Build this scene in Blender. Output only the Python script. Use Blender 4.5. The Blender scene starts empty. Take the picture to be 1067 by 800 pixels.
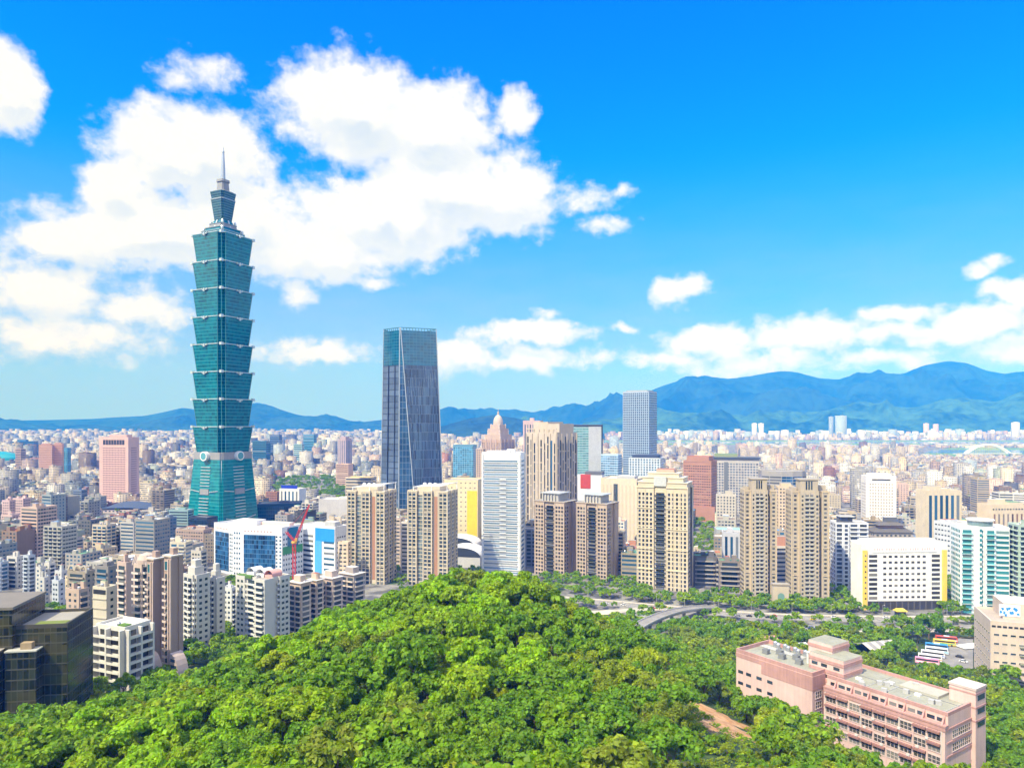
import bpy, math, random
import numpy as np
from mathutils import Vector, Matrix, noise as mnoise
SC = bpy.context.scene
COL = SC.collection
R = math.radians
# ------------------------------------------------------------------ camera, sky, sun, exposure
F, CX, HY, EYE = 740.0, 533.5, 440.0, 140.0      # focal length and horizon of the photograph, eye height above the city
cam_d = bpy.data.cameras.new('camera')
cam_d.sensor_fit = 'HORIZONTAL'; cam_d.sensor_width = 36.0; cam_d.lens = 36.0 * F / 1067.0
cam_d.shift_y = (HY - 400.0) / 1067.0
cam_d.clip_start = 1.0; cam_d.clip_end = 60000.0
cam = bpy.data.objects.new('camera', cam_d); COL.objects.link(cam)
cam.location = (0, 0, EYE); cam.rotation_euler = (R(90), 0, 0)
SC.camera = cam
SC.view_settings.view_transform = 'Standard'; SC.view_settings.look = 'None'
SC.view_settings.exposure = 0.66; SC.view_settings.gamma = 1.0
SC.cycles.use_denoising = True
SC.cycles.max_bounces = 5; SC.cycles.diffuse_bounces = 2; SC.cycles.glossy_bounces = 2
SC.cycles.transmission_bounces = 3; SC.cycles.transparent_max_bounces = 6; SC.cycles.volume_bounces = 0
SC.cycles.caustics_reflective = False; SC.cycles.caustics_refractive = False
SC.cycles.sample_clamp_indirect = 4.0
SC.cycles.use_light_tree = False

SUN_TO = Vector((-0.58, -0.60, 0.0)).normalized()         # where the sun stands: behind the camera, to its left
SUN_EL = R(51)
sun_dir = Vector((SUN_TO.x * math.cos(SUN_EL), SUN_TO.y * math.cos(SUN_EL), math.sin(SUN_EL)))
sd = bpy.data.lights.new('sun', 'SUN'); sd.energy = 4.1; sd.angle = R(0.55); sd.color = (1.0, 0.95, 0.86)
sun = bpy.data.objects.new('sun', sd); COL.objects.link(sun)
sun.rotation_euler = (-sun_dir).to_track_quat('-Z', 'Y').to_euler()
sun.location = (-400, -400, 900)

world = bpy.data.worlds.new('World'); SC.world = world; world.use_nodes = True
WT = world.node_tree; WT.nodes.clear()

class NB:
    """small helper that writes node trees"""
    def __init__(s, tree): s.t = tree; s.n = tree.nodes; s.l = tree.links
    def new(s, typ, **kw):
        n = s.n.new(typ)
        for k, v in kw.items(): setattr(n, k, v)
        return n
    def put(s, sock, v):
        if isinstance(v, bpy.types.NodeSocket): s.l.new(v, sock)
        elif v is not None:
            if sock.type == 'RGBA' and len(v) == 3: v = (*v, 1.0)
            sock.default_value = v
    def math(s, op, a, b=None, c=None, clamp=False):
        n = s.new('ShaderNodeMath', operation=op, use_clamp=clamp)
        s.put(n.inputs[0], a); s.put(n.inputs[1], b); s.put(n.inputs[2], c)
        return n.outputs[0]
    def vmath(s, op, a, b=None):
        n = s.new('ShaderNodeVectorMath', operation=op)
        s.put(n.inputs[0], a); s.put(n.inputs[1], b)
        return n.outputs['Value'] if op == 'LENGTH' else n.outputs[0]
    def rng(s, v, a, b, c=0.0, d=1.0, smooth=True):
        n = s.new('ShaderNodeMapRange', interpolation_type='SMOOTHSTEP' if smooth else 'LINEAR')
        for i, x in enumerate((v, a, b, c, d)): s.put(n.inputs[i], x)
        return n.outputs[0]
    def mix(s, f, a, b, blend='MIX'):
        n = s.new('ShaderNodeMix', data_type='RGBA', blend_type=blend)
        s.put(n.inputs[0], f); s.put(n.inputs[6], a); s.put(n.inputs[7], b)
        return n.outputs[2]
    def noise(s, vec, scale, detail=4.0, rough=0.5, lac=2.0, dist=0.0, dim='3D'):
        n = s.new('ShaderNodeTexNoise', noise_dimensions=dim)
        s.put(n.inputs['Vector'], vec)
        n.inputs['Scale'].default_value = scale; n.inputs['Detail'].default_value = detail
        n.inputs['Roughness'].default_value = rough; n.inputs['Lacunarity'].default_value = lac
        n.inputs['Distortion'].default_value = dist
        return n
    def xyz(s, v):
        n = s.new('ShaderNodeSeparateXYZ'); s.put(n.inputs[0], v); return n.outputs
    def comb(s, x=0.0, y=0.0, z=0.0):
        n = s.new('ShaderNodeCombineXYZ')
        for i, v in enumerate((x, y, z)): s.put(n.inputs[i], v)
        return n.outputs[0]
    def ramp(s, f, stops, interp='EASE'):
        n = s.new('ShaderNodeValToRGB'); cr = n.color_ramp; cr.interpolation = interp
        while len(cr.elements) > 1: cr.elements.remove(cr.elements[-1])
        cr.elements[0].position = stops[0][0]; cr.elements[0].color = (*stops[0][1], 1)
        for p, c in stops[1:]:
            e = cr.elements.new(p); e.color = (*c, 1)
        s.put(n.inputs[0], f); return n.outputs[0]

# clouds: each a puff with a bearing, an elevation and two radii in degrees (x, y, rx, ry in photo units), weight
PUFFS = [(372,112,105,58,1),(448,135,82,58,1),(470,195,112,62,1),(405,225,135,58,1),(520,205,76,52,1),(330,258,140,44,.85),
 (200,160,108,58,1),(120,195,58,38,.9),(160,240,150,52,1),(62,245,52,30,.9),(250,225,90,60,.9),(300,130,44,34,.35),
 (35,300,120,46,.66),(60,345,150,38,.52),(150,320,70,28,.55),(5,88,46,52,1),(215,75,52,24,.42),(539,125,26,24,.7),(602,205,46,22,.42),(652,191,16,11,.36),
 (628,230,44,13,.38),(388,295,34,10,.4),(318,310,24,18,.4),
 (708,300,36,21,.66),(545,350,86,17,.78),(548,374,110,15,.6),(330,366,92,16,.55),(572,327,15,8,.42),(648,345,25,8,.55),(470,372,70,22,.6),
 (735,356,70,20,.8),(690,374,80,14,.5),(850,350,110,24,.66),(930,328,70,15,.6),(960,350,130,20,.62),(1035,336,100,24,.7),(900,378,190,14,.4),(1060,300,40,16,.6),
 (1058,303,50,19,.9),(1022,282,22,11,.36),(1040,268,14,9,.36),(780,378,120,18,.6),(1062,360,60,22,.6),(560,340,50,12,.8)]
CG = bpy.data.node_groups.new('cloud_mass', 'ShaderNodeTree')
CG.interface.new_socket('Dir', in_out='INPUT', socket_type='NodeSocketVector')
CG.interface.new_socket('Mass', in_out='OUTPUT', socket_type='NodeSocketFloat')
g = NB(CG)
gi = g.new('NodeGroupInput'); go = g.new('NodeGroupOutput')
base = gi.outputs[0]                                    # (bearing, elevation) in radians
w1 = g.noise(base, 9.0, 3, .55); w2 = g.noise(base, 34.0, 3, .55)
warp = g.vmath('ADD', base, g.vmath('SCALE', g.vmath('SUBTRACT', w1.outputs['Color'], (.5, .5, .5)), None))
warp.node.inputs[1].links[0].from_node.inputs['Scale'].default_value = 0.055
warp = g.vmath('ADD', warp, g.vmath('SCALE', g.vmath('SUBTRACT', w2.outputs['Color'], (.5, .5, .5)), None))
warp.node.inputs[1].links[0].from_node.inputs['Scale'].default_value = 0.022
acc = None
for (px, py, rx, ry, wgt) in PUFFS:
    x, z = (px - CX) / F, (HY - py) / F
    az = math.atan2(x, 1.0); el = math.atan2(z, math.hypot(x, 1.0)); k = 1.0 / (1 + x * x)
    ra, re = rx / F * k, ry / F * math.sqrt(k)
    d = g.vmath('MULTIPLY', g.vmath('SUBTRACT', warp, (az, el, 0)), (1 / ra, 1 / re, 0))
    m = g.math('MULTIPLY', g.math('SUBTRACT', 1.0, g.vmath('LENGTH', d)), wgt)
    acc = m if acc is None else g.math('SMOOTH_MAX', acc, m, .12)
f1 = g.noise(g.vmath('MULTIPLY', base, (1, 1.25, 1)), 28.0, 10, .61).outputs[0]
f2 = g.noise(base, 9.0, 2, .5).outputs[0]
mass = g.math('ADD', g.math('MULTIPLY', acc, 1.18), g.math('MULTIPLY', g.math('SUBTRACT', f1, .5), 1.12))
mass = g.math('ADD', mass, g.math('MULTIPLY', g.math('SUBTRACT', f2, .5), .45))
g.l.new(mass, go.inputs[0])

w = NB(WT)
geo = w.new('ShaderNodeTexCoord')
dx, dy, dz = w.xyz(geo.outputs['Generated'])
az = w.math('ARCTAN2', dx, dy)
el = w.math('ARCSINE', dz)
ae = w.comb(az, el, 0.0)
def mass_at(v):
    n = w.new('ShaderNodeGroup'); n.node_tree = CG; w.put(n.inputs[0], v); return n.outputs[0]
m0 = mass_at(ae)
m1 = mass_at(w.vmath('ADD', ae, (-0.012, 0.030, 0)))
alpha = w.rng(m0, 0.0, 0.50)
fade = w.rng(el, 0.0, 0.10, 0.62, 1.0)                     # thinner towards the horizon
alpha = w.math('MULTIPLY', alpha, fade)
# broken cloud added out of view, behind and above, to whiten the ambient light
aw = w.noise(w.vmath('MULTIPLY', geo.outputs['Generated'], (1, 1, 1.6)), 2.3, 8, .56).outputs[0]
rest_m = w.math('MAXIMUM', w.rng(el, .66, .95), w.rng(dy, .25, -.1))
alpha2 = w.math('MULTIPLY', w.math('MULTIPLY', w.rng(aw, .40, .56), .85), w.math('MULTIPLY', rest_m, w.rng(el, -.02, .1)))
lit = w.rng(w.math('SUBTRACT', m0, m1), -0.34, 0.22)      # the side towards the sun is brighter
thick = w.rng(m0, 0.3, 1.15)
shade = w.math('SUBTRACT', 1.0, w.math('MULTIPLY', w.math('SUBTRACT', 1.0, lit), w.math('ADD', .45, w.math('MULTIPLY', thick, .55))))
sky = w.new('ShaderNodeTexSky', sky_type='NISHITA')
sky.sun_disc = False; sky.sun_elevation = SUN_EL; sky.sun_rotation = math.atan2(SUN_TO.x, SUN_TO.y)
sky.altitude = 150; sky.air_density = 1.0; sky.dust_density = 0.35; sky.ozone_density = 3.0
hs = w.new('ShaderNodeHueSaturation'); hs.inputs['Saturation'].default_value = 1.35
w.put(hs.inputs['Color'], sky.outputs[0])
TS = [(0.0, (.50, .62, 1.20)), (.2, (.50, .80, 1.25)), (.42, (.18, 1.25, 2.05)), (.6, (.0, 1.42, 2.6)), (1.0, (.0, 1.34, 3.3))]
tint = w.ramp(w.rng(el, 0.0, 0.60, 0, 1, smooth=False), [(a_, tuple(x / 6 for x in c_)) for a_, c_ in TS], 'B_SPLINE')
tint = w.vmath('SCALE', tint); tint.node.inputs['Scale'].default_value = 6.0
blue = w.mix(1.0, hs.outputs[0], tint, 'MULTIPLY')
cloud_c = w.mix(shade, (4.7, 5.5, 6.6), (7.1, 7.2, 7.3))
wis = w.noise(w.vmath('MULTIPLY', ae, (1, 3.2, 1)), 7.0, 6, .6).outputs[0]
veil = w.math('MULTIPLY', w.rng(el, .36, .02, 0, 1), w.math('ADD', w.rng(az, .45, -.45, .52, .90), w.math('MULTIPLY', w.math('SUBTRACT', wis, .5), .9)), clamp=True)
blue = w.mix(veil, blue, (2.75, 4.1, 7.9))
colr = w.mix(alpha, blue, cloud_c)
colr = w.mix(alpha2, colr, (12.5, 12.2, 11.6))  # the unseen cloud, set brighter than the visible puffs to lift the fill
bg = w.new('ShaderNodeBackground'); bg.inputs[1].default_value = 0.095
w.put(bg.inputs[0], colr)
out = w.new('ShaderNodeOutputWorld'); w.l.new(bg.outputs[0], out.inputs[0])
world.cycles.sampling_method = 'MANUAL'; world.cycles.sample_map_resolution = 512
# ------------------------------------------------------------------ helpers
rnd = random.Random(11)
def gp(px, D, z=0.0):
    """the point of the place seen on bearing px at distance D"""
    return Vector(((px - CX) / F * D, D, z))
def zpx(py, D): return EYE + (HY - py) / F * D
def proj(v): return (CX + F * v[0] / v[1], HY - F * (v[2] - EYE) / v[1])

def tag(o, label=None, cat=None, group=None, kind=None):
    if label: o['label'] = label
    if cat: o['category'] = cat
    if group: o['group'] = group
    if kind: o['kind'] = kind
    return o
def empty(name, loc=(0, 0, 0), rz=0.0):
    o = bpy.data.objects.new(name, None); COL.objects.link(o)
    o.location = loc; o.rotation_euler = (0, 0, rz); o.empty_display_size = 1
    return o
def link(name, me, parent=None, loc=None, rz=None):
    o = bpy.data.objects.new(name, me); COL.objects.link(o)
    if parent: o.parent = parent
    if loc is not None: o.location = loc
    if rz is not None: o.rotation_euler = (0, 0, rz)
    return o
def copy_tree(o, parent=None):
    c = o.copy(); COL.objects.link(c)
    if parent: c.parent = parent
    for ch in list(o.children): copy_tree(ch, c)
    return c

class MB:
    """collects boxes, prisms and tubes into one mesh"""
    def __init__(s): s.v = []; s.f = []; s.m = []; s.uv = []
    def face(s, pts, mat=0, uv=None):
        b = len(s.v); s.v.extend([tuple(p) for p in pts]); s.f.append(tuple(range(b, b + len(pts)))); s.m.append(mat); return s
    def box(s, x0, x1, y0, y1, z0, z1, mat=0, top=None, M=None):
        b = len(s.v)
        vs = [(x0,y0,z0),(x1,y0,z0),(x1,y1,z0),(x0,y1,z0),(x0,y0,z1),(x1,y0,z1),(x1,y1,z1),(x0,y1,z1)]
        if M is not None: vs = [tuple(M @ Vector(v)) for v in vs]
        s.v.extend(vs)
        for q in ((0,3,2,1),(4,5,6,7),(0,1,5,4),(1,2,6,5),(2,3,7,6),(3,0,4,7)):
            s.f.append(tuple(b + i for i in q)); s.m.append(mat)
        if top is not None: s.m[-5] = top
        return s
    def prism(s, poly, z0, z1, mat=0, top=None, poly1=None, cap=True):
        n = len(poly); b = len(s.v); poly1 = poly1 or poly
        s.v.extend([(p[0], p[1], z0) for p in poly]); s.v.extend([(p[0], p[1], z1) for p in poly1])
        for i in range(n):
            j = (i + 1) % n
            s.f.append((b + i, b + j, b + n + j, b + n + i)); s.m.append(mat)
        if cap:
            s.f.append(tuple(b + n + i for i in range(n))); s.m.append(mat if top is None else top)
            s.f.append(tuple(b + i for i in reversed(range(n)))); s.m.append(mat)
        return s
    def tube(s, a, c, r0, r1=None, n=8, mat=0):
        r1 = r0 if r1 is None else r1
        a, c = Vector(a), Vector(c); ax = (c - a).normalized()
        up = Vector((0, 0, 1)) if abs(ax.z) < .95 else Vector((1, 0, 0))
        u = ax.cross(up).normalized(); w_ = ax.cross(u)
        b = len(s.v)
        for p, r in ((a, r0), (c, r1)):
            for k in range(n):
                t = 2 * math.pi * k / n
                s.v.append(tuple(p + (u * math.cos(t) + w_ * math.sin(t)) * r))
        for k in range(n):
            j = (k + 1) % n
            s.f.append((b + k, b + j, b + n + j, b + n + k)); s.m.append(mat)
        s.f.append(tuple(b + i for i in range(n))); s.m.append(mat)
        s.f.append(tuple(b + n + i for i in reversed(range(n)))); s.m.append(mat)
        return s
    def beam(s, a, c, w_, h, mat=0):
        """square bar between two points"""
        a, c = Vector(a), Vector(c); d = c - a; L = d.length
        M = Matrix.Translation(a) @ d.to_track_quat('Y', 'Z').to_matrix().to_4x4()
        return s.box(-w_/2, w_/2, 0, L, -h/2, h/2, mat, M=M)
    def lathe(s, prof, n=16, c=(0, 0, 0), mat=0):
        b = len(s.v)
        for r, z in prof:
            for k in range(n):
                t = 2 * math.pi * k / n
                s.v.append((c[0] + r * math.cos(t), c[1] + r * math.sin(t), c[2] + z))
        for i in range(len(prof) - 1):
            for k in range(n):
                j = (k + 1) % n
                s.f.append((b + i*n + k, b + i*n + j, b + (i+1)*n + j, b + (i+1)*n + k)); s.m.append(mat)
        return s
    def mesh(s, name, mats):
        me = bpy.data.meshes.new(name); me.from_pydata(s.v, [], s.f)
        for m in (mats if isinstance(mats, (list, tuple)) else [mats]): me.materials.append(m)
        if any(s.m): me.polygons.foreach_set('material_index', s.m)
        me.update(); return me
    def build(s, name, mats, parent=None, loc=None, rz=None):
        return link(name, s.mesh(name, mats), parent, loc, rz)

# ------------------------------------------------------------------ materials
MATS = {}
def new_mat(name):
    m = bpy.data.materials.new(name); m.use_nodes = True; m.node_tree.nodes.clear()
    b = NB(m.node_tree)
    p = b.new('ShaderNodeBsdfPrincipled'); o = b.new('ShaderNodeOutputMaterial')
    b.l.new(p.outputs[0], o.inputs[0])
    return m, b, p
def wallm(c, rough=.75, var=.16, scale=.12, spec=.3):
    """painted, tiled or plastered wall with a weathered, slightly streaked surface"""
    key = ('wall', c, rough, var, scale)
    if key in MATS: return MATS[key]
    m, b, p = new_mat('facade')
    tc = b.new('ShaderNodeTexCoord').outputs['Object']
    n1 = b.noise(tc, scale, 5, .6).outputs[0]
    n2 = b.noise(b.vmath('MULTIPLY', tc, (1.1, 1.1, .05)), 1.0, 3, .6).outputs[0]
    f = b.math('ADD', b.math('MULTIPLY', n1, .6), b.math('MULTIPLY', n2, .4))
    k = b.rng(f, .3, .7, 1 - var, 1 + var * .6, smooth=False)
    col = b.vmath('SCALE', (c[0], c[1], c[2]), None); b.put(col.node.inputs['Scale'], k)
    b.put(p.inputs['Base Color'], col)
    p.inputs['Roughness'].default_value = rough; p.inputs['Specular IOR Level'].default_value = spec
    MATS[key] = m; return m
def plain(c, rough=.6, metal=0.0, spec=.5):
    key = ('plain', c, rough, metal, spec)
    if key in MATS: return MATS[key]
    m, b, p = new_mat('surface')
    tc = b.new('ShaderNodeTexCoord').outputs['Object']
    n1 = b.noise(tc, .6, 4, .6).outputs[0]
    col = b.vmath('SCALE', c, None); b.put(col.node.inputs['Scale'], b.rng(n1, .3, .7, .88, 1.08, smooth=False))
    b.put(p.inputs['Base Color'], col)
    p.inputs['Roughness'].default_value = rough; p.inputs['Metallic'].default_value = metal
    p.inputs['Specular IOR Level'].default_value = spec
    MATS[key] = m; return m
def glassm(c=(.035, .05, .06), rough=.12, spec=.6, var=.7, blind=.18):
    """window glass, no two panes alike: each window has its own darkness, some have pale blinds"""
    key = ('glass', c, rough, spec, var, blind)
    if key in MATS: return MATS[key]
    m, b, p = new_mat('glass')
    oi = b.new('ShaderNodeObjectInfo').outputs['Random']
    gi_ = b.new('ShaderNodeNewGeometry').outputs['Random Per Island']
    r = b.math('FRACT', b.math('ADD', b.math('MULTIPLY', oi, 7.31), b.math('MULTIPLY', gi_, 3.17)))
    k = b.rng(r, 0, 1, 1 - var * .6, 1 + var, smooth=False)
    col = b.vmath('SCALE', c, None); b.put(col.node.inputs['Scale'], k)
    has_blind = b.math('GREATER_THAN', b.math('FRACT', b.math('MULTIPLY', r, 13.7)), 1 - blind)
    col = b.mix(b.math('MULTIPLY', has_blind, .55), col, (.32, .31, .28))
    b.put(p.inputs['Base Color'], col)
    p.inputs['Roughness'].default_value = rough; p.inputs['Specular IOR Level'].default_value = spec
    MATS[key] = m; return m
def curtain(c, line, fh=3.6, mw=1.5, fr=.18, mr=.08, rough=.12, spec=.8, cell=.5, off=(0, 0)):
    """curtain wall: panes of slightly different tone between floor lines and mullions, laid by UV in metres"""
    key = ('curtain', c, line, fh, mw, fr, mr, rough, spec, cell)
    if key in MATS: return MATS[key]
    m, b, p = new_mat('curtain_wall')
    uv = b.new('ShaderNodeUVMap').outputs[0]
    u, v, _ = b.xyz(uv)
    us, vs = b.math('DIVIDE', u, mw), b.math('DIVIDE', v, fh)
    fu, fv = b.math('FRACT', us), b.math('FRACT', vs)
    isl = b.math('MAXIMUM', b.math('LESS_THAN', fv, fr), b.math('LESS_THAN', fu, mr))
    wn = b.new('ShaderNodeTexWhiteNoise', noise_dimensions='2D')
    b.put(wn.inputs['Vector'], b.comb(b.math('FLOOR', us), b.math('FLOOR', vs), 0.0))
    big = b.noise(uv, .035, 4, .6).outputs[0]
    k = b.math('ADD', b.rng(wn.outputs[0], 0, 1, 1 - cell, 1 + cell, smooth=False), b.math('MULTIPLY', b.math('SUBTRACT', big, .5), 1.1))
    col = b.vmath('SCALE', c, None); b.put(col.node.inputs['Scale'], k)
    col = b.mix(isl, col, line)
    b.put(p.inputs['Base Color'], col)
    b.put(p.inputs['Roughness'], b.math('ADD', rough, b.math('MULTIPLY', isl, .35)))
    p.inputs['Specular IOR Level'].default_value = spec
    MATS[key] = m; return m

WHITE = wallm((.80, .80, .78)); CREAM = wallm((.66, .57, .42)); TAN = wallm((.55, .43, .29)); BEIGE = wallm((.60, .50, .38))
PINK = wallm((.62, .40, .36)); GREY = wallm((.40, .41, .42)); DGREY = wallm((.14, .145, .155)); BROWN = wallm((.33, .22, .16))
ROOF = wallm((.36, .34, .31), .9, .35, .25); ROOFG = wallm((.12, .26, .15), .9, .3, .2); ROOFW = wallm((.62, .60, .56), .9, .3, .2)
ROOFR = wallm((.36, .13, .08), .9, .3, .2); ROOFB = wallm((.10, .22, .42), .7, .3, .2)
GLASS = glassm(); GLASSB = glassm((.03, .09, .16)); GLASST = glassm((.03, .15, .17)); STEEL = plain((.5, .52, .54), .35, .6)
DARK = plain((.03, .032, .036), .5); WHITEP = plain((.8, .8, .8), .45); RED = plain((.62, .05, .035), .45); YELLOW = wallm((.80, .58, .08))
# ------------------------------------------------------------------ lie of the land
# (x, y, ground height): the hill spur under the camera, the foot of the slope at both sides, the flat city beyond
CTRL = [(0,-60,150),(0,-10,137),(0,25,118),(0,60,97),(-40,60,88),(50,60,90),(120,0,110),(-120,0,110),(-160,80,72),(170,80,70),
 (0,110,73),(-40,110,70),(40,110,68),(-15,140,68),(-15,180,69),(-16,230,72),(-16,270,73),(4,262,72),(-40,262,67),(-66,272,57),(24,272,61),(-18,300,66),(-20,340,38),(-20,385,6),(-20,430,0),
 (-75,180,60),(-80,130,62),(-70,230,60),(-100,260,44),(-128,200,46),(-145,150,56),(-145,280,25),(-100,300,29),(-90,340,11),(-100,385,4),(-60,330,28),(-60,375,4),
 (-140,340,18),(-190,300,19),(-165,250,27),(-200,240,25),(-250,300,18),(-250,200,40),(-180,380,11),(-130,400,6),(-250,420,8),(-250,520,2),(-120,470,2),(-180,480,3),
 (45,140,64),(80,130,58),(50,180,60),(48,230,54),(52,270,50),(60,310,33),(40,330,34),(75,340,20),(45,390,5),(96,300,25),(90,240,36),(75,200,47),(110,180,38),(126,200,33),
 (150,240,26),(140,290,19),(120,340,12),(180,300,14),(180,360,9),(150,390,8),(230,360,8),(240,280,18),(220,200,36),(200,120,55),(110,420,4),(200,430,4),(60,440,2),(280,450,3),
 (0,480,0),(150,480,0),(300,520,0),(-300,600,0),(-100,560,0),(0,560,0),(150,560,0),(300,640,0),(-400,450,12),(400,400,14),(-420,200,60),(420,150,60),(-300,0,110),(300,0,110),(-300,700,0),(0,700,0),(300,700,0),(500,560,0),(-500,600,0)]
_P = np.array([c[:2] for c in CTRL], float) / 100.0; _Z = np.array([c[2] for c in CTRL], float)
def _phi(r2): return np.where(r2 > 1e-12, r2 * np.log(r2 + 1e-20), 0.0)
_n = len(CTRL)
_A = np.zeros((_n + 3, _n + 3)); _d = _P[:, None, :] - _P[None, :, :]
_A[:_n, :_n] = _phi((_d ** 2).sum(2)) + np.eye(_n) * .004
_A[:_n, _n] = 1; _A[:_n, _n+1:] = _P; _A[_n, :_n] = 1; _A[_n+1:, :_n] = _P.T
_W = np.linalg.solve(_A, np.r_[_Z, 0, 0, 0])
def ground(x, y):
    """height of the ground, for arrays or numbers"""
    x, y = np.asarray(x, float), np.asarray(y, float)
    q = np.stack([x.ravel() / 100, y.ravel() / 100], 1)
    d2 = ((q[:, None, :] - _P[None]) ** 2).sum(2)
    z = _phi(d2) @ _W[:_n] + _W[_n] + q @ _W[_n+1:]
    far = np.clip((q[:, 1] * 100 - 470) / 90, 0, 1)
    side = np.clip((np.abs(q[:, 0] * 100) - 330) / 120, 0, 1)
    z = np.maximum(z, 0) * (1 - far)
    back = np.clip((500 - q[:, 1] * 100) / 500, 0, 1) * 90
    z = z * (1 - side) + side * np.minimum(back, z + 40) * (1 - far)
    return z.reshape(x.shape)
def gz(x, y): return float(ground(np.array([x]), np.array([y]))[0])

def grid_mesh(name, X, Y, Z, mat):
    ny, nx = X.shape
    me = bpy.data.meshes.new(name)
    co = np.stack([X, Y, Z], 2).reshape(-1, 3)
    i = np.arange(ny * nx).reshape(ny, nx)
    fc = np.stack([i[:-1, :-1], i[:-1, 1:], i[1:, 1:], i[1:, :-1]], 2).reshape(-1, 4)
    me.vertices.add(len(co)); me.vertices.foreach_set('co', co.ravel().astype(np.float32))
    me.loops.add(fc.size); me.loops.foreach_set('vertex_index', fc.ravel().astype(np.int32))
    me.polygons.add(len(fc)); me.polygons.foreach_set('loop_start', np.arange(0, fc.size, 4, dtype=np.int32))
    me.polygons.foreach_set('use_smooth', np.ones(len(fc), bool))
    me.materials.append(mat); me.update(calc_edges=True)
    return me

# ground material: streets and plots in the plain, soil and undergrowth on the slope
GM, b, p = new_mat('ground')
tc = b.new('ShaderNodeNewGeometry').outputs['Position']
n1 = b.noise(tc, .05, 6, .6).outputs[0]; n2 = b.noise(tc, .6, 5, .65).outputs[0]; n3 = b.noise(tc, .013, 3, .5).outputs[0]
slope_c = b.mix(b.rng(n2, .35, .65), (.020, .050, .010), (.06, .10, .022))
slope_c = b.mix(b.rng(n1, .58, .68), slope_c, (.20, .13, .065))
city_c = b.mix(b.rng(n1, .4, .6), (.09, .09, .088), (.26, .25, .23))
city_c = b.mix(b.rng(n3, .60, .66), city_c, (.06, .12, .03))
gx, gy_, gz_ = b.xyz(tc)
on_slope = b.math('MAXIMUM', b.rng(gz_, .6, 3.0), b.rng(gy_, 430, 505, 1, 0))
b.put(p.inputs['Base Color'], b.mix(on_slope, city_c, slope_c)); p.inputs['Roughness'].default_value = .95
xs = np.r_[np.linspace(-26000, -700, 14), np.linspace(-560, 560, 141), np.linspace(700, 26000, 14)]
ys = np.r_[np.linspace(-3000, -400, 5), np.linspace(-200, 620, 104), np.linspace(700, 3000, 12), np.linspace(4000, 30000, 14)]
GX, GY = np.meshgrid(xs, ys)
GZ = np.array([ground(GX[i], GY[i]) for i in range(len(ys))])
tag(link('ground', grid_mesh('ground', GX, GY, GZ, GM)), kind='structure')

# bare earth where the slope has slipped
EM, b, p = new_mat('bare_earth')
tc = b.new('ShaderNodeNewGeometry').outputs['Position']
n1 = b.noise(tc, .35, 6, .65).outputs[0]
b.put(p.inputs['Base Color'], b.mix(b.rng(n1, .35, .7), (.42, .21, .085), (.60, .38, .20))); p.inputs['Roughness'].default_value = .95
EARTH = []
def earth(px, D, rx, ry, seed):
    c = gp(px, D); q = random.Random(seed); pts = []
    N = 26
    for k in range(N):
        t = 2 * math.pi * k / N; r = 1 + .28 * math.sin(3 * t + seed) + .2 * math.sin(5 * t + 2 * seed) + q.uniform(-.32, .28)
        pts.append((c.x + rx * r * math.cos(t), c.y + ry * r * math.sin(t)))
    m = MB(); cc = (c.x, c.y)
    rings = [[(cc[0] + (x - cc[0]) * f, cc[1] + (y - cc[1]) * f) for x, y in pts] for f in (.001, .35, .7, 1)]
    Zs = [[gz(x, y) + .5 * (1.05 - f) + .02 + (.7 * mnoise.noise(Vector((x / 2.2, y / 2.2, 0))) if 0 < f < 1 else 0) for x, y in rg] for rg, f in zip(rings, (0, .35, .7, 1))]
    for a in range(3):
        for k in range(N):
            j = (k + 1) % N
            m.face([(*rings[a][k], Zs[a][k]), (*rings[a+1][k], Zs[a+1][k]), (*rings[a+1][j], Zs[a+1][j]), (*rings[a][j], Zs[a][j])])
    o = m.build('bare_earth', EM); tag(o, kind='structure')
    for q_ in o.data.polygons: q_.use_smooth = True
    EARTH.append((c.x, c.y, rx, ry))
earth(745, 222, 13, 12, 1); earth(766, 206, 12, 11, 2); earth(700, 232, 5, 6, 3); earth(795, 165, 3.5, 7, 4); earth(735, 196, 3.5, 4, 5); earth(683, 262, 4, 6, 6)

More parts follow.
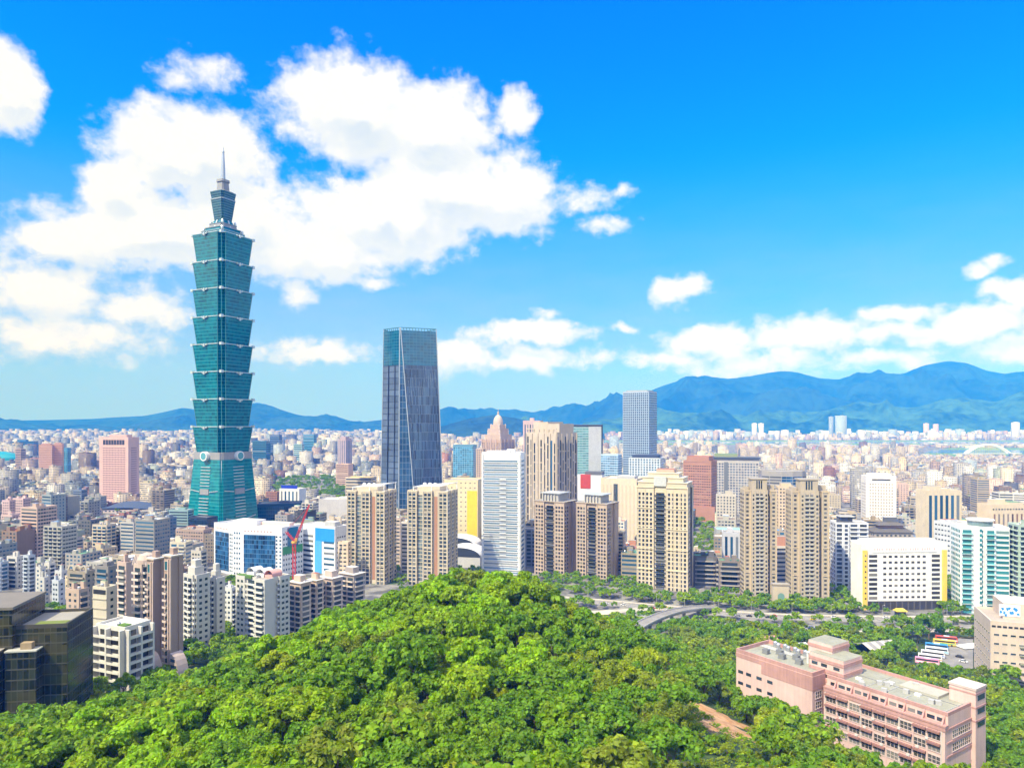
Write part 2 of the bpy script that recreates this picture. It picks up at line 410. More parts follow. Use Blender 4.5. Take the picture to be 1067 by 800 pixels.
# ------------------------------------------------------------------ mountains
def mtn_mat(lo, hi, name):
    m, b, p = new_mat(name)
    tc = b.new('ShaderNodeNewGeometry').outputs['Position']
    n1 = b.noise(tc, .0016, 7, .62).outputs[0]; n2 = b.noise(tc, .012, 4, .6).outputs[0]
    f = b.math('ADD', b.math('MULTIPLY', n1, .6), b.math('MULTIPLY', n2, .4))
    b.put(p.inputs['Base Color'], b.mix(b.rng(f, .38, .62), lo, hi)); p.inputs['Roughness'].default_value = .95
    p.inputs['Specular IOR Level'].default_value = .1
    return m
def mountain(name, prof, Dc, Df, Db, amp, seed, mat, nx=260, ny=70, fs=1800.0):
    P_ = np.array(prof, float)
    pxs = np.linspace(P_[0, 0], P_[-1, 0], nx)
    crest = np.interp(pxs, P_[:, 0], P_[:, 1])
    ker = np.hanning(7); ker /= ker.sum(); crest = np.convolve(np.pad(crest, 3, 'edge'), ker, 'valid')
    zc = EYE + (HY - crest) / F * Dc
    ts = np.r_[np.linspace(0, 1, ny), np.linspace(1.06, 1.6, 14)]
    X = np.zeros((len(ts), nx)); Y = X.copy(); Z = X.copy()
    for j, t in enumerate(ts):
        D = Df + (Dc - Df) * t if t <= 1 else Dc + (Db - Dc) * (t - 1) / .6
        X[j] = (pxs - CX) / F * D; Y[j] = D
        s = t ** 1.25 if t <= 1 else max(0, 1 - ((t - 1) / .6) ** 1.3)
        for i in range(nx):
            v = Vector((X[j, i] / fs + seed, Y[j, i] / fs, seed * .37))
            n = mnoise.ridged_multi_fractal(v, .9, 2.1, 6, 1.0, 2.0) - 1.0
            env = math.sin(min(1, s) * math.pi) ** .8 if t <= 1 else 0
            Z[j, i] = max(-5, zc[i] * s + n * amp * (env * .9 + .06 * s))
    o = link(name, grid_mesh(name, X, Y, Z, mat)); tag(o, kind='structure'); return o
MT = mtn_mat((.004, .014, .012), (.026, .056, .034), 'mountain_forest')
MT2 = mtn_mat((.008, .030, .012), (.055, .130, .036), 'foothill_forest')
mountain('mountain_range', [(448,450),(462,440),(520,432),(570,429),(600,425),(640,421),(665,412),(690,402),(715,398),(735,393),(755,396),(775,393),(800,388),(815,386),(830,388),(850,394),(875,399),(895,393),(920,388),(940,390),(960,382),(985,377),(1005,378),(1030,388),(1045,391),(1067,388),(1100,396),(1180,405),(1300,420)], 11500, 8600, 15000, 420, 3.1, MT)
mountain('foothills', [(540,448),(600,444),(640,441),(690,434),(740,431),(780,436),(830,431),(870,427),(900,421),(950,425),(1000,415),(1040,419),(1067,407),(1120,400),(1200,412),(1300,420)], 8300, 6900, 10500, 230, 7.7, MT2, fs=1300.0)
mountain('mountain_range', [(-140,438),(0,438),(60,437),(100,436),(150,433),(170,429),(190,424),(203,426),(222,432),(245,425),(268,419),(285,425),(310,432),(340,436),(365,440),(400,443),(440,446)], 11000, 8800, 14000, 190, 12.3, MT)
mountain('wooded_hill', [(425,452),(465,443),(490,436),(515,432),(540,436),(575,443),(610,449),(630,454)], 6400, 5600, 7600, 60, 21.5, MT, nx=120, ny=40, fs=900.0)
# ------------------------------------------------------------------ buildings: one thing each, with wall, roof, windows, balconies ... as parts
WIN = {}
HERO = []
OCC = []          # what already stands in the city: (x, y, radius) and its place in the view
def win_mesh(kind, w_, h, d, mat, frame=None):
    key = (kind, round(w_, 2), round(h, 2), d, mat.name, frame.name if frame else '')
    if key in WIN: return WIN[key]
    m = MB()
    if frame is None: m.box(-w_/2, w_/2, -d, .05, -h/2, h/2)
    else:
        t = min(.18, w_ * .12)
        m.box(-w_/2 + t, w_/2 - t, -d * .4, .05, -h/2 + t, h/2 - t, 0)
        m.box(-w_/2, w_/2, -d, .05, h/2 - t, h/2, 1); m.box(-w_/2, w_/2, -d * 1.6, .05, -h/2, -h/2 + t, 1)
        m.box(-w_/2, -w_/2 + t, -d, .05, -h/2 + t, h/2 - t, 1); m.box(w_/2 - t, w_/2, -d, .05, -h/2 + t, h/2 - t, 1)
    WIN[key] = m.mesh(kind, [mat, frame] if frame else [mat]); return WIN[key]
def balc_mesh(w_, d, h, mat, mat2):
    key = ('balc', round(w_, 2), d, h, mat.name, mat2.name)
    if key in WIN: return WIN[key]
    m = MB(); m.box(-w_/2, w_/2, -d, .05, -.18, 0, 0)
    m.box(-w_/2, w_/2, -d, -d + .12, 0, h, 1); m.box(-w_/2, -w_/2 + .12, -d + .12, 0, 0, h, 1); m.box(w_/2 - .12, w_/2, -d + .12, 0, 0, h, 1)
    WIN[key] = m.mesh('balcony', [mat, mat2]); return WIN[key]

class Bld:
    """a building on a plan of w x d metres whose front looks along -y before it is turned by rot"""
    def __init__(s, name, label, cat, px, top, D, rot=0, asp=.7, poly=None, group=None, base=None, mat=BEIGE, roof=None, name_wall='wall', parapet=1.1, taper=None, depthref='near', max_each=100, inset=.9, wall=True):
        """px: where its walls begin and end in the view, top: its roof line at the near corner, D: distance of that corner"""
        poly = poly or [(-.5, -asp/2), (.5, -asp/2), (.5, asp/2), (-.5, asp/2)]
        c, sn = math.cos(R(rot)), math.sin(R(rot))
        pr = [(x * c - y * sn, x * sn + y * c) for x, y in poly]
        ymin = min(q[1] for q in pr)
        S = (px[1] - px[0]) / F * D; x0 = (px[0] + px[1]) / 2
        x0 = (x0 - CX) / F * D
        for _ in range(14):
            w_ = [((x0 + q[0] * S) / (D + (q[1] - ymin) * S)) * F + CX for q in pr]
            a, e = min(w_), max(w_)
            S *= (px[1] - px[0]) / max(1e-6, e - a)
            x0 += ((px[0] + px[1]) / 2 - (a + e) / 2) / F * D
        s.S = S; s.rot = rot; s.cx, s.cy = x0, D - ymin * S
        s.poly = [(x * S, y * S) for x, y in poly]
        s.D = D
        s.z1 = zpx(top, D)
        zs = [gz(x0 + q[0] * S, D + (q[1] - ymin) * S) for q in pr]
        s.z0 = min(zs) - .5 if base is None else base
        s.H = s.z1 - s.z0
        s.mat = mat; s.roofm = roof or ROOF; s.n = {}; s.max = max_each; s.extra = {}
        s.root = empty(name, (s.cx, s.cy, s.z0), R(rot)); tag(s.root, label, cat, group)
        rad = max(math.hypot(*q) for q in s.poly)
        OCC.append((s.cx, s.cy, rad)); s.rad = rad
        HERO.append((px[0], px[1], top, HY + (EYE - max(0, s.z0)) * F / D, D, label))
        s.M = Matrix.Translation((s.cx, s.cy, s.z0)) @ Matrix.Rotation(R(rot), 4, 'Z')
        s.camL = s.M.inverted() @ Vector((0, 0, EYE))
        s.W = max(q[0] for q in s.poly) - min(q[0] for q in s.poly); s.d = max(q[1] for q in s.poly) - min(q[1] for q in s.poly)
        s.x0, s.x1 = min(q[0] for q in s.poly), max(q[0] for q in s.poly); s.y0, s.y1 = min(q[1] for q in s.poly), max(q[1] for q in s.poly)
        if wall:
            m = MB(); m.prism(s.poly, 0, s.H, 0, 1, cap=True)
            s.wall = m.build('wall', [mat, s.roofm], s.root)
            if parapet:
                cxp, cyp = sum(q[0] for q in s.poly)/len(s.poly), sum(q[1] for q in s.poly)/len(s.poly)
                inn = [(cxp + (x - cxp) * (1 - inset / max(3, s.rad)), cyp + (y - cyp) * (1 - inset / max(3, s.rad))) for x, y in s.poly]
                m = MB(); n = len(s.poly)
                for i in range(n):
                    j = (i + 1) % n
                    p0, p1, q0, q1 = s.poly[i], s.poly[j], inn[i], inn[j]
                    H0, H1 = s.H + .003, s.H + parapet
                    m.face([(*p0, H0), (*p1, H0), (*p1, H1), (*p0, H1)]); m.face([(*q1, H0), (*q0, H0), (*q0, H1), (*q1, H1)])
                    m.face([(*p0, H1), (*p1, H1), (*q1, H1), (*q0, H1)])
                m.build('parapet', mat, s.root)
        s.parapet = parapet
    # -- walls of the plan
    def edges(s):
        n = len(s.poly); out = []
        for i in range(n):
            p0, p1 = Vector(s.poly[i]), Vector(s.poly[(i + 1) % n]); u = p1 - p0; L = u.length
            if L < .2: continue
            u /= L; nrm = Vector((u.y, -u.x)); mid = (p0 + p1) / 2
            facing = nrm.dot(Vector((s.camL.x, s.camL.y)) - mid) / max(1, (Vector((s.camL.x, s.camL.y)) - mid).length)
            out.append((i, p0, u, L, nrm, facing))
        return out
    def put(s, kind, me, p, u, z, mark=None):
        """one part against a wall; past the hundredth of a kind they go into one mesh"""
        k = s.n.get(kind, 0); s.n[kind] = k + 1
        rz = math.atan2(u.y, u.x)
        if k < s.max:
            o = link(kind, me, s.root, (p.x, p.y, z), rz)
        else: s.extra.setdefault(kind, []).append((me, p.x, p.y, z, rz))
    def done(s):
        for kind, lst in s.extra.items():
            m = MB(); mats = []
            for me, x, y, z, rz in lst:
                c, sn = math.cos(rz), math.sin(rz); b0 = len(m.v)
                m.v.extend([(x + v.co.x * c - v.co.y * sn, y + v.co.x * sn + v.co.y * c, z + v.co.z) for v in me.vertices])
                mi = []
                for mt in me.materials:
                    if mt not in mats: mats.append(mt)
                    mi.append(mats.index(mt))
                for pl in me.polygons: m.f.append(tuple(b0 + v for v in pl.vertices)); m.m.append(mi[pl.material_index])
            o = m.build(kind, mats, s.root); o['kind'] = 'stuff'
        return s
    def facade(s, styles, fh=3.3, z_lo=0.0, z_hi=None, default='grid', win=(1.5, 1.5), sp=3.0, gm=None, frame=None, edge_pad=.8, bm=None, bm2=None, bd=1.1, lh=.9, skip=None, order='top'):
        """styles: {edge: style} or one style for all; rows run down from the roof so that the largest seen come first"""
        gm = gm or GLASS; z_hi = s.H if z_hi is None else z_hi
        nf = max(1, int((z_hi - z_lo) / fh)); fh = (z_hi - z_lo) / nf
        E = [e for e in s.edges() if e[5] > -.12]
        E.sort(key=lambda e: -e[5] * e[3])
        rows = range(nf - 1, -1, -1)
        for r_ in rows:
            zc = z_lo + (r_ + .52) * fh
            for (i, p0, u, L, nrm, fc) in E:
                st = styles if isinstance(styles, str) else styles.get(i, default)
                if st == 'blank' or L < 1.6: continue
                nr = -nrm                                # +y of a part points into the wall
                if st in ('grid', 'pairs'):
                    n = max(1, int((L - 2 * edge_pad) / sp + .3)); w_ = min(win[0], (L - .8) / n * .8)
                    step = (L - 2 * edge_pad) / n
                    me = win_mesh('window', w_, min(win[1], fh * .8), .06, gm, frame)
                    for k in range(n):
                        if skip and skip(i, k, r_, n, nf): continue
                        s.put('window', me, p0 + u * (edge_pad + (k + .5) * step), u, zc)
                elif st == 'band':
                    me = win_mesh('window_band', L - 2 * edge_pad, fh * (win[1] / 3.3), .06, gm, None)
                    s.put('window_band', me, p0 + u * (L / 2), u, zc)
                elif st in ('balcony', 'balconyw'):
                    n = max(1, int((L - .6) / (sp * 2) + .5)) if st == 'balcony' else 1
                    step = (L - .6) / n
                    me = win_mesh('window', step * .72, fh * .66, .06, gm, None); mb = balc_mesh(step * .9, bd, lh, bm or s.mat, bm2 or bm or s.mat)
                    for k in range(n):
                        p = p0 + u * (.3 + (k + .5) * step)
                        s.put('window', me, p, u, zc + .1); s.put('balcony', mb, p, u, z_lo + r_ * fh + .2)
                elif st == 'slot':
                    pass
        return s
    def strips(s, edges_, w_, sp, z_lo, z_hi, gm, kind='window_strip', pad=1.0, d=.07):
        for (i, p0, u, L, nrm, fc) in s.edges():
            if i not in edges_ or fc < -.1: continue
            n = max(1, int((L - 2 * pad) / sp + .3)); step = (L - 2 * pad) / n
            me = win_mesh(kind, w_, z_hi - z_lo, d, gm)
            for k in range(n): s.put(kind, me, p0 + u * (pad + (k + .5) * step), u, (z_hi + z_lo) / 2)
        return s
    def fins(s, edges_, w_, sp, z_lo, z_hi, mat, kind='pilaster', d=.5, pad=0.0, ends=True):
        for (i, p0, u, L, nrm, fc) in s.edges():
            if i not in edges_ or fc < -.1: continue
            n = max(1, round((L - 2 * pad) / sp)); step = (L - 2 * pad) / n
            me = win_mesh(kind, w_, z_hi - z_lo, d, mat)
            for k in range(n + 1):
                if not ends and k in (0, n): continue
                s.put(kind, me, p0 + u * min(L - w_/2 - .02, max(w_/2 + .02, pad + k * step)), u, (z_hi + z_lo) / 2)
        return s
    def bands(s, edges_, h, fh, z_lo, z_hi, mat, kind='floor_band', d=.35, out=0.0):
        n = max(1, int((z_hi - z_lo) / fh + .5))
        for r_ in range(n, -1, -1):
            for (i, p0, u, L, nrm, fc) in s.edges():
                if i not in edges_ or fc < -.12: continue
                s.put(kind, win_mesh(kind, L + 2 * out, h, d, mat), p0 + u * (L / 2), u, z_lo + r_ * (z_hi - z_lo) / n)
        return s
    def glass(s, edges_, mat, z_lo, z_hi, kind='glass_facade', pad=.4, d=.08):
        """one glazed wall between two heights, its panes drawn by UV"""
        for (i, p0, u, L, nrm, fc) in s.edges():
            if i not in edges_: continue
            a, c = p0 + u * pad + nrm * d, p0 + u * (L - pad) + nrm * d
            a2, c2 = p0 + u * pad - nrm * .05, p0 + u * (L - pad) - nrm * .05
            m = MB()
            m.face([(a.x, a.y, z_lo), (c.x, c.y, z_lo), (c.x, c.y, z_hi), (a.x, a.y, z_hi)])
            m.face([(a.x, a.y, z_hi), (c.x, c.y, z_hi), (c2.x, c2.y, z_hi), (a2.x, a2.y, z_hi)])
            m.face([(a2.x, a2.y, z_lo), (a.x, a.y, z_lo), (a.x, a.y, z_hi), (a2.x, a2.y, z_hi)])
            m.face([(c.x, c.y, z_lo), (c2.x, c2.y, z_lo), (c2.x, c2.y, z_hi), (c.x, c.y, z_hi)])
            o = m.build(kind, mat, s.root); uvl = o.data.uv_layers.new(name='UVMap')
            for pl in o.data.polygons:
                for li in pl.loop_indices:
                    v = o.data.vertices[o.data.loops[li].vertex_index].co
                    uvl.data[li].uv = ((Vector((v.x, v.y)) - p0).dot(u), v.z)
        return s
    def on_roof(s, kind, x, y, w_, d, h, mat=None, top=None, z=None, lab=None):
        """a block on the roof; x, y as shares of the plan (-.5 .. .5)"""
        cx, cy = (s.x0 + s.x1) / 2 + x * s.W, (s.y0 + s.y1) / 2 + y * s.d
        z = s.H + .004 if z is None else z
        m = MB().box(cx - w_/2, cx + w_/2, cy - d/2, cy + d/2, z, z + h, 0, 1)
        o = m.build(kind, [mat or s.mat, top or s.roofm], s.root)
        if lab: o['label'] = lab
        return o
    def clutter(s, seed, huts=2, tanks=2, hmat=None):
        q = random.Random(seed)
        for _ in range(huts):
            w_ = s.W * q.uniform(.18, .36); d = s.d * q.uniform(.2, .4)
            s.on_roof('roof_hut', q.uniform(-.28, .28), q.uniform(-.25, .25), w_, d, q.uniform(2.6, 5.5), hmat, q.choice([ROOF, ROOFG, ROOFW, ROOFR]))
        for _ in range(tanks):
            cx, cy = (s.x0 + s.x1) / 2 + q.uniform(-.38, .38) * s.W, (s.y0 + s.y1) / 2 + q.uniform(-.38, .38) * s.d
            MB().lathe([(0, 0), (.9, 0), (.95, 1.8), (.6, 2.3), (0, 2.4)], 10, (cx, cy, s.H + .02)).build('water_tank', STEEL, s.root)
        return s
    def block(s, kind, x0, x1, y0, y1, z0, z1, mat, top=None):
        return MB().box(x0, x1, y0, y1, z0, z1, 0, 1).build(kind, [mat, top or mat], s.root)
def bays(n, depth, asp, share=.5, back=False, side=0, sdepth=.0):
    """a plan whose front steps in and out n times"""
    pts = [(-.5, asp/2 * -1)]
    st = 1.0 / (n * 2 - 1) if n > 1 else 1
    x = -.5; pts = []
    for k in range(n * 2 - 1):
        w_ = st * 2 * (share if k % 2 == 0 else 1 - share)
        y = -asp/2 if k % 2 == 0 else -asp/2 + depth
        pts += [(x, y), (x + w_, y)]; x += w_
    sc = 1.0 / (x + .5); pts = [((p[0] + .5) * sc - .5, p[1]) for p in pts]
    if side:
        ys = np.linspace(-asp/2, asp/2, side * 2 + 2)
        for k in range(side):
            pts += [(.5, ys[2*k+1]), (.5 - sdepth, ys[2*k+1]), (.5 - sdepth, ys[2*k+2]), (.5, ys[2*k+2])]
    pts += [(.5, asp/2), (-.5, asp/2)]
    return pts
# ------------------------------------------------------------------ the green stacked tower
def notched(s, n):
    """square plan whose corners step in twice"""
    h = n / 2; q = [(s, -s + n), (s, s - n)]
    cor = [(s - h, s - n), (s - h, s - h), (s - n, s - h), (s - n, s)]
    one = [(s, -s + n), (s, s - n)] + cor
    pts = []
    for k in range(4):
        a = math.pi / 2 * k; c, sn = round(math.cos(a)), round(math.sin(a))
        pts += [(x * c - y * sn, x * sn + y * c) for x, y in one]
    return pts
def uv_walls(o):
    """UV in metres on every wall: along the wall, and up"""
    me = o.data; uvl = me.uv_layers.new(name='UVMap')
    for pl in me.polygons:
        u = Vector((-pl.normal.y, pl.normal.x, 0)); u = u.normalized() if u.length > .05 else Vector((1, 0, 0))
        for li in pl.loop_indices:
            v = me.vertices[me.loops[li].vertex_index].co
            uvl.data[li].uv = (v.dot(u) + 200, v.z)
TG = curtain((.001, .135, .165), (.008, .24, .275), 4.5, 3.0, .17, .0, .14, .7, .34)
TG2 = curtain((.003, .18, .20), (.03, .31, .33), 4.5, 4.0, .14, .0, .16, .6, .20)
TRIM = plain((.55, .62, .62), .4, .3); TDARK = plain((.01, .045, .055), .3); TGREY = wallm((.30, .30, .30))
CRG = curtain((.015, .085, .12), (.09, .20, .24), 3.2, 2.4, .22, .0, .2, .6, .3); TDULL = plain((.30, .36, .38), .4, .3)
D101 = 958.0
tw = empty('skyscraper', gp(232.5, D101, 0), R(64)); tag(tw, 'very tall teal green glass skyscraper of stacked flaring pods with a spire', 'skyscraper')
OCC.append((tw.location.x, tw.location.y, 60))
PX = D101 / F
zz = [zpx(y, D101) for y in (471.5, 444, 416, 388.3, 360.3, 332.5, 304.3, 276.4, 247.8)]
S0, S1, NC = 26.0, 29.6, 7.0
orn = MB().box(-4.6, 4.6, -1.2, 0, -.7, .7).tube((-4.4, -.9, 0), (-4.4, -.9, 1.6), 1.1).tube((4.4, -.9, 0), (4.4, -.9, 1.6), 1.1).tube((0, -1.3, -2.4), (0, -1.3, 1.6), 1.5)
orn_me = orn.mesh('ruyi_ornament', TRIM)
led = {}
for k in range(8):
    za, zb = zz[k], zz[k + 1]
    m = MB().prism(notched(S0, NC), za, zb - .9, 0, 1, poly1=notched(S1, NC))
    pod = m.build('pod', [TG, TDARK], tw); uv_walls(pod)
    m = MB().prism(notched(S1 + .35, NC), zb - .95, zb - .05, 0)
    m.build('ledge', TRIM, pod)
    for a in range(4):
        t = a * math.pi / 2
        for off, sc in ((-.0, 1.0),):
            y = -(S1 + .2); o = link('ornament', orn_me, pod); o.location = (-y * math.sin(t), y * math.cos(t), zb - 1.6); o.rotation_euler = (0, 0, t); o.scale = (sc,) * 3
        # the stepped corner: dark glass with bright vertical rails
        c = Vector((S0 + S1) / 2 * np.array([1, 1, 0]).astype(float)); 
        m = MB()
        for (dx, dy) in ((-NC, -.0), (-NC / 2, -NC / 2), (0, -NC)):
            m.beam((S0 + dx + .2, S0 + dy + .2, za), (S1 + dx + .2, S1 + dy + .2, zb - 1), .42, .42)
        o = m.build('corner_rail', plain((.16, .34, .36), .35, .3), pod); o.rotation_euler = (0, 0, t)
        m = MB().box(-1.9, 1.9, -1.9, 1.9, zb - 2.2, zb + 1.2); o = m.build('corner_ornament', TRIM, pod)
        o.location = ((S1 - NC / 2 + .6) * 1.0 * math.cos(t) - (S1 - NC / 2 + .6) * math.sin(t), (S1 - NC / 2 + .6) * math.sin(t) + (S1 - NC / 2 + .6) * math.cos(t), 0)
# foot: a tapering trunk with wide ribbed bays and the round medallions
bz = zz[0]
m = MB().prism(notched(33.8, 3.0), -1, bz - 8, 0, 1, poly1=notched(27.0, 3.0)); base = m.build('base', [TG2, TDARK], tw); uv_walls(base)
MB().prism(notched(27.3, 3.0), bz - 8, bz + 1.5, 0).build('collar', TGREY, base)
ang = math.atan2(8.5, bz - 7)
for a in range(4):
    t = a * math.pi / 2; Mr = Matrix.Rotation(t, 4, 'Z')
    def on_face(x, z): return Mr @ Vector((x, -(33.8 - 6.8 * (z + 1) / (bz - 7)) - .25, z))
    for i in range(17):
        z = 16 + i * (bz - 30) / 17
        if 44 < z < 54: continue
        ctr = on_face(0, z); m = MB().box(-8.5, 8.5, -.9, .3, -.45, .45); o = m.build('rib', TRIM, base); o.location = ctr; o.rotation_euler = (0, 0, t)
    for z, h in ((49, 7.5), (8, 9)):
        m = MB().box(-8, 8, -.8, .4, -h/2, h/2); o = m.build('louvre_panel', TGREY, base); o.location = on_face(0, z); o.rotation_euler = (0, 0, t)
    for z in (49, 12):
        m = MB()
        for s_ in (-1, 1): m.beam((s_ * 9.5, -.6, 0), (s_ * 25 , -.6, 2.0 if z > 20 else 3), .7, .9)
        o = m.build('string_course', TRIM, base); o.location = on_face(0, z); o.rotation_euler = (0, 0, t)
    m = MB(); m.tube((0, -4.2, 0), (0, 1.0, 0), 6.2, n=28, mat=0); m.tube((0, -4.35, 0), (0, -4.15, 0), 4.7, n=28, mat=1)
    o = m.build('medallion', [WHITEP, plain((.10, .33, .37), .25)], tw); o.location = Mr @ Vector((0, -28.2, bz - 3.5)); o.rotation_euler = (0, 0, t)
    m = MB().beam(Mr @ Vector((30.9, 30.9, 0)), Mr @ Vector((25.4, 25.4, bz - 9)), .8, .8); m.build('corner_rail', TRIM, base)
def zy(y): return zpx(y, D101)
zt = zz[8]
for (ya, yb, sa, sb, mt, nm) in ((247.6, 244.4, 21.5, 21, TG, 'setback'), (244.4, 243.6, 21.6, 21.6, TDULL, 'ledge'), (243.6, 240.2, 17.6, 17, TG, 'setback'), (240.2, 239.5, 17.7, 17.7, TDULL, 'ledge'), (239.5, 235.5, 14, 13, TGREY, 'setback'), (235.5, 234.9, 13.6, 13.6, TDULL, 'ledge'), (234.9, 231.5, 10.6, 9.2, TG, 'setback'), (231.5, 210, 8.4, 11.8, CRG, 'upper_pod'), (210, 208.6, 12.2, 12.2, TDULL, 'ledge'), (208.6, 201.5, 11.2, 12.8, CRG, 'upper_pod'), (201.5, 200, 11.0, 9.6, TGREY, 'ledge'), (200, 190.5, 6.4, 5.4, TGREY, 'spire_base'), (190.5, 188, 6.6, 6.4, TGREY, 'spire_base')):
    o = MB().prism(notched(sa, sa * .2), zy(ya) - .02, zy(yb) - .03, 0, 1, poly1=notched(sb, sb * .2)).build(nm, [mt, TDARK], tw); uv_walls(o)
for a in range(4):
    t = a * math.pi / 2 + math.pi / 4
    for r_, h in ((24, 6), (15, 7)):
        m = MB().lathe([(0, 0), (1.5, 0), (1.9, h * .5), (1.2, h * .8), (.3, h)], 8); o = m.build('finial', TRIM, tw)
        o.location = (r_ * math.cos(t), r_ * math.sin(t), zy(243.5 if r_ > 20 else 236))
    m = MB().beam((0, -16.5, zy(243.4)), (0, -9.5, zy(231)), 2, .8); o = m.build('buttress', TRIM, tw); o.rotation_euler = (0, 0, a * math.pi / 2)
MB().lathe([(3.0, zy(188.2)), (2.7, zy(180)), (2.1, zy(168)), (1.5, zy(160)), (1.9, zy(158.5)), (1.2, zy(157)), (.35, zy(153.5)), (0, zy(153.5))], 12).build('spire', plain((.42, .47, .52), .4, .4), tw)

def mid_front(o): return o
# mall and podium at its foot
B = Bld('shopping_mall', 'low dark teal glass mall block at the foot of the tallest tower', 'mall', (268, 315), 526, 1010, rot=12, asp=.6, mat=wallm((.03, .07, .10)), roof=wallm((.10, .12, .14)))
B.glass((0, 1, 3), curtain((.012, .06, .10), (.05, .13, .17), 5, 3, .12, .05), 1, B.H - 3); B.on_roof('roof_hut', .1, .1, 14, 12, 3, DGREY)
B = Bld('podium_building', 'dark glass wedge shaped podium under the tallest tower, pink brown roof beside', 'podium', (197, 227), 540, 870, rot=-24, asp=.55, mat=wallm((.035, .045, .06)), roof=DGREY)
B.glass((0, 1), curtain((.015, .03, .05), (.03, .05, .07), 5, 3, .1, .05), .5, B.H - 1.5)

# ------------------------------------------------------------------ the tapered dark skyscraper
DN = 985.0
nx_ = lambda px, D: (px - CX) / F * D
zt, ztg = zpx(341, DN), zpx(380, DN)
org = Vector((nx_(428, DN), DN, 0))
ns = empty('skyscraper', org); tag(ns, 'tapered dark skyscraper with blue glass crown and slanting folded face', 'skyscraper')
OCC.append((org.x, org.y + 20, 50))
def q(px, D): return Vector((nx_(px, D) - org.x, D - org.y, 0))
BT = [q(396.5, 1012), q(415.5, 985), q(433.5, 985), q(462.5, 1010), q(445, 1052), q(405, 1050)]
TP = [q(399.8, 1008), q(416.6, 987), q(417.4, 987), q(454.5, 1006), q(440, 1042), q(407, 1040)]
def ring(z): 
    t = z / zt; return [BT[i].lerp(TP[i], t) + Vector((0, 0, z)) for i in range(6)]
NSG = curtain((.035, .070, .120), (.13, .18, .26), 12.6, 1.7, .03, .16, .2, .6, .75)
NSB = curtain((.025, .07, .14), (.20, .26, .34), 8.4, 4.6, .05, .07, .12, .8, .35)
NSL = curtain((.11, .15, .22), (.02, .03, .045), 8.4, 40, .13, .0, .25, .6, .2)
NST = curtain((.008, .10, .17), (.03, .17, .26), 4.2, 5, .1, .05, .1, .9, .25)
FM = [NSL, NSB, NSG, NSG, NSG, NSL]
def ns_face(i, za, zb, mat, name, out=0.0, par=ns):
    A, B_ = ring(za), ring(zb); j = (i + 1) % 6
    nrm = (A[j] - A[i]).cross(B_[i] - A[i]).normalized() * out
    m = MB().face([A[i] + nrm, A[j] + nrm, B_[j] + nrm, B_[i] + nrm]); o = m.build(name, mat, par); uv_walls(o); return o
for i in range(6): ns_face(i, 0, ztg, FM[i], 'glass_facade')
for i in range(6): ns_face(i, ztg, zt - 3.5, NST, 'crown_glass')
m = MB().face([v for v in ring(zt - 9)]); m.build('roof', DGREY, ns)
cr = MB()
for i in range(6):
    A, B_ = ring(zt - 3.5), ring(zt); j = (i + 1) % 6; n = max(2, int((A[j] - A[i]).length / 4))
    for k in range(n): cr.beam(A[i].lerp(A[j], k / n), B_[i].lerp(B_[j], k / n), .7, .7)
    cr.beam(B_[i], B_[j], .9, .9)
cr.build('crown_lattice', plain((.05, .2, .27), .3, .2), ns)
for i, w_ in ((0, .9), (1, 1.1), (2, 1.1), (3, 1.1)):
    A, B_ = ring(0)[i], ring(zt)[i]; MB().beam(A, B_, w_, w_).build('edge_trim', plain((.45, .5, .55), .35, .3), ns)
A = ring(0); B_ = ring(ztg)
for f in (.36, .72):
    a, c = A[0].lerp(A[1], f), B_[0].lerp(B_[1], f)
    MB().beam(a + Vector((0, -.4, 0)), c + Vector((0, -.4, 0)), 2.2, .8).build('louvre_strip', plain((.02, .025, .04), .4), ns)
# pale vertical strips of the woven right face: each runs a few storeys
rnd2 = random.Random(4); A, B_ = ring(0), ring(ztg)
for k in range(90):
    f = (k % 15 + .5) / 15 + rnd2.uniform(-.012, .012); z0_ = rnd2.uniform(.05, .93); h = rnd2.uniform(.05, .10)
    pt = lambda t: A[2].lerp(A[3], f).lerp(B_[2].lerp(B_[3], f), t) + Vector((.25, -.45, 0))
    MB().beam(pt(z0_), pt(min(.995, z0_ + h)), .55, .3).build('fin', plain((.20, .26, .35), .4), ns)
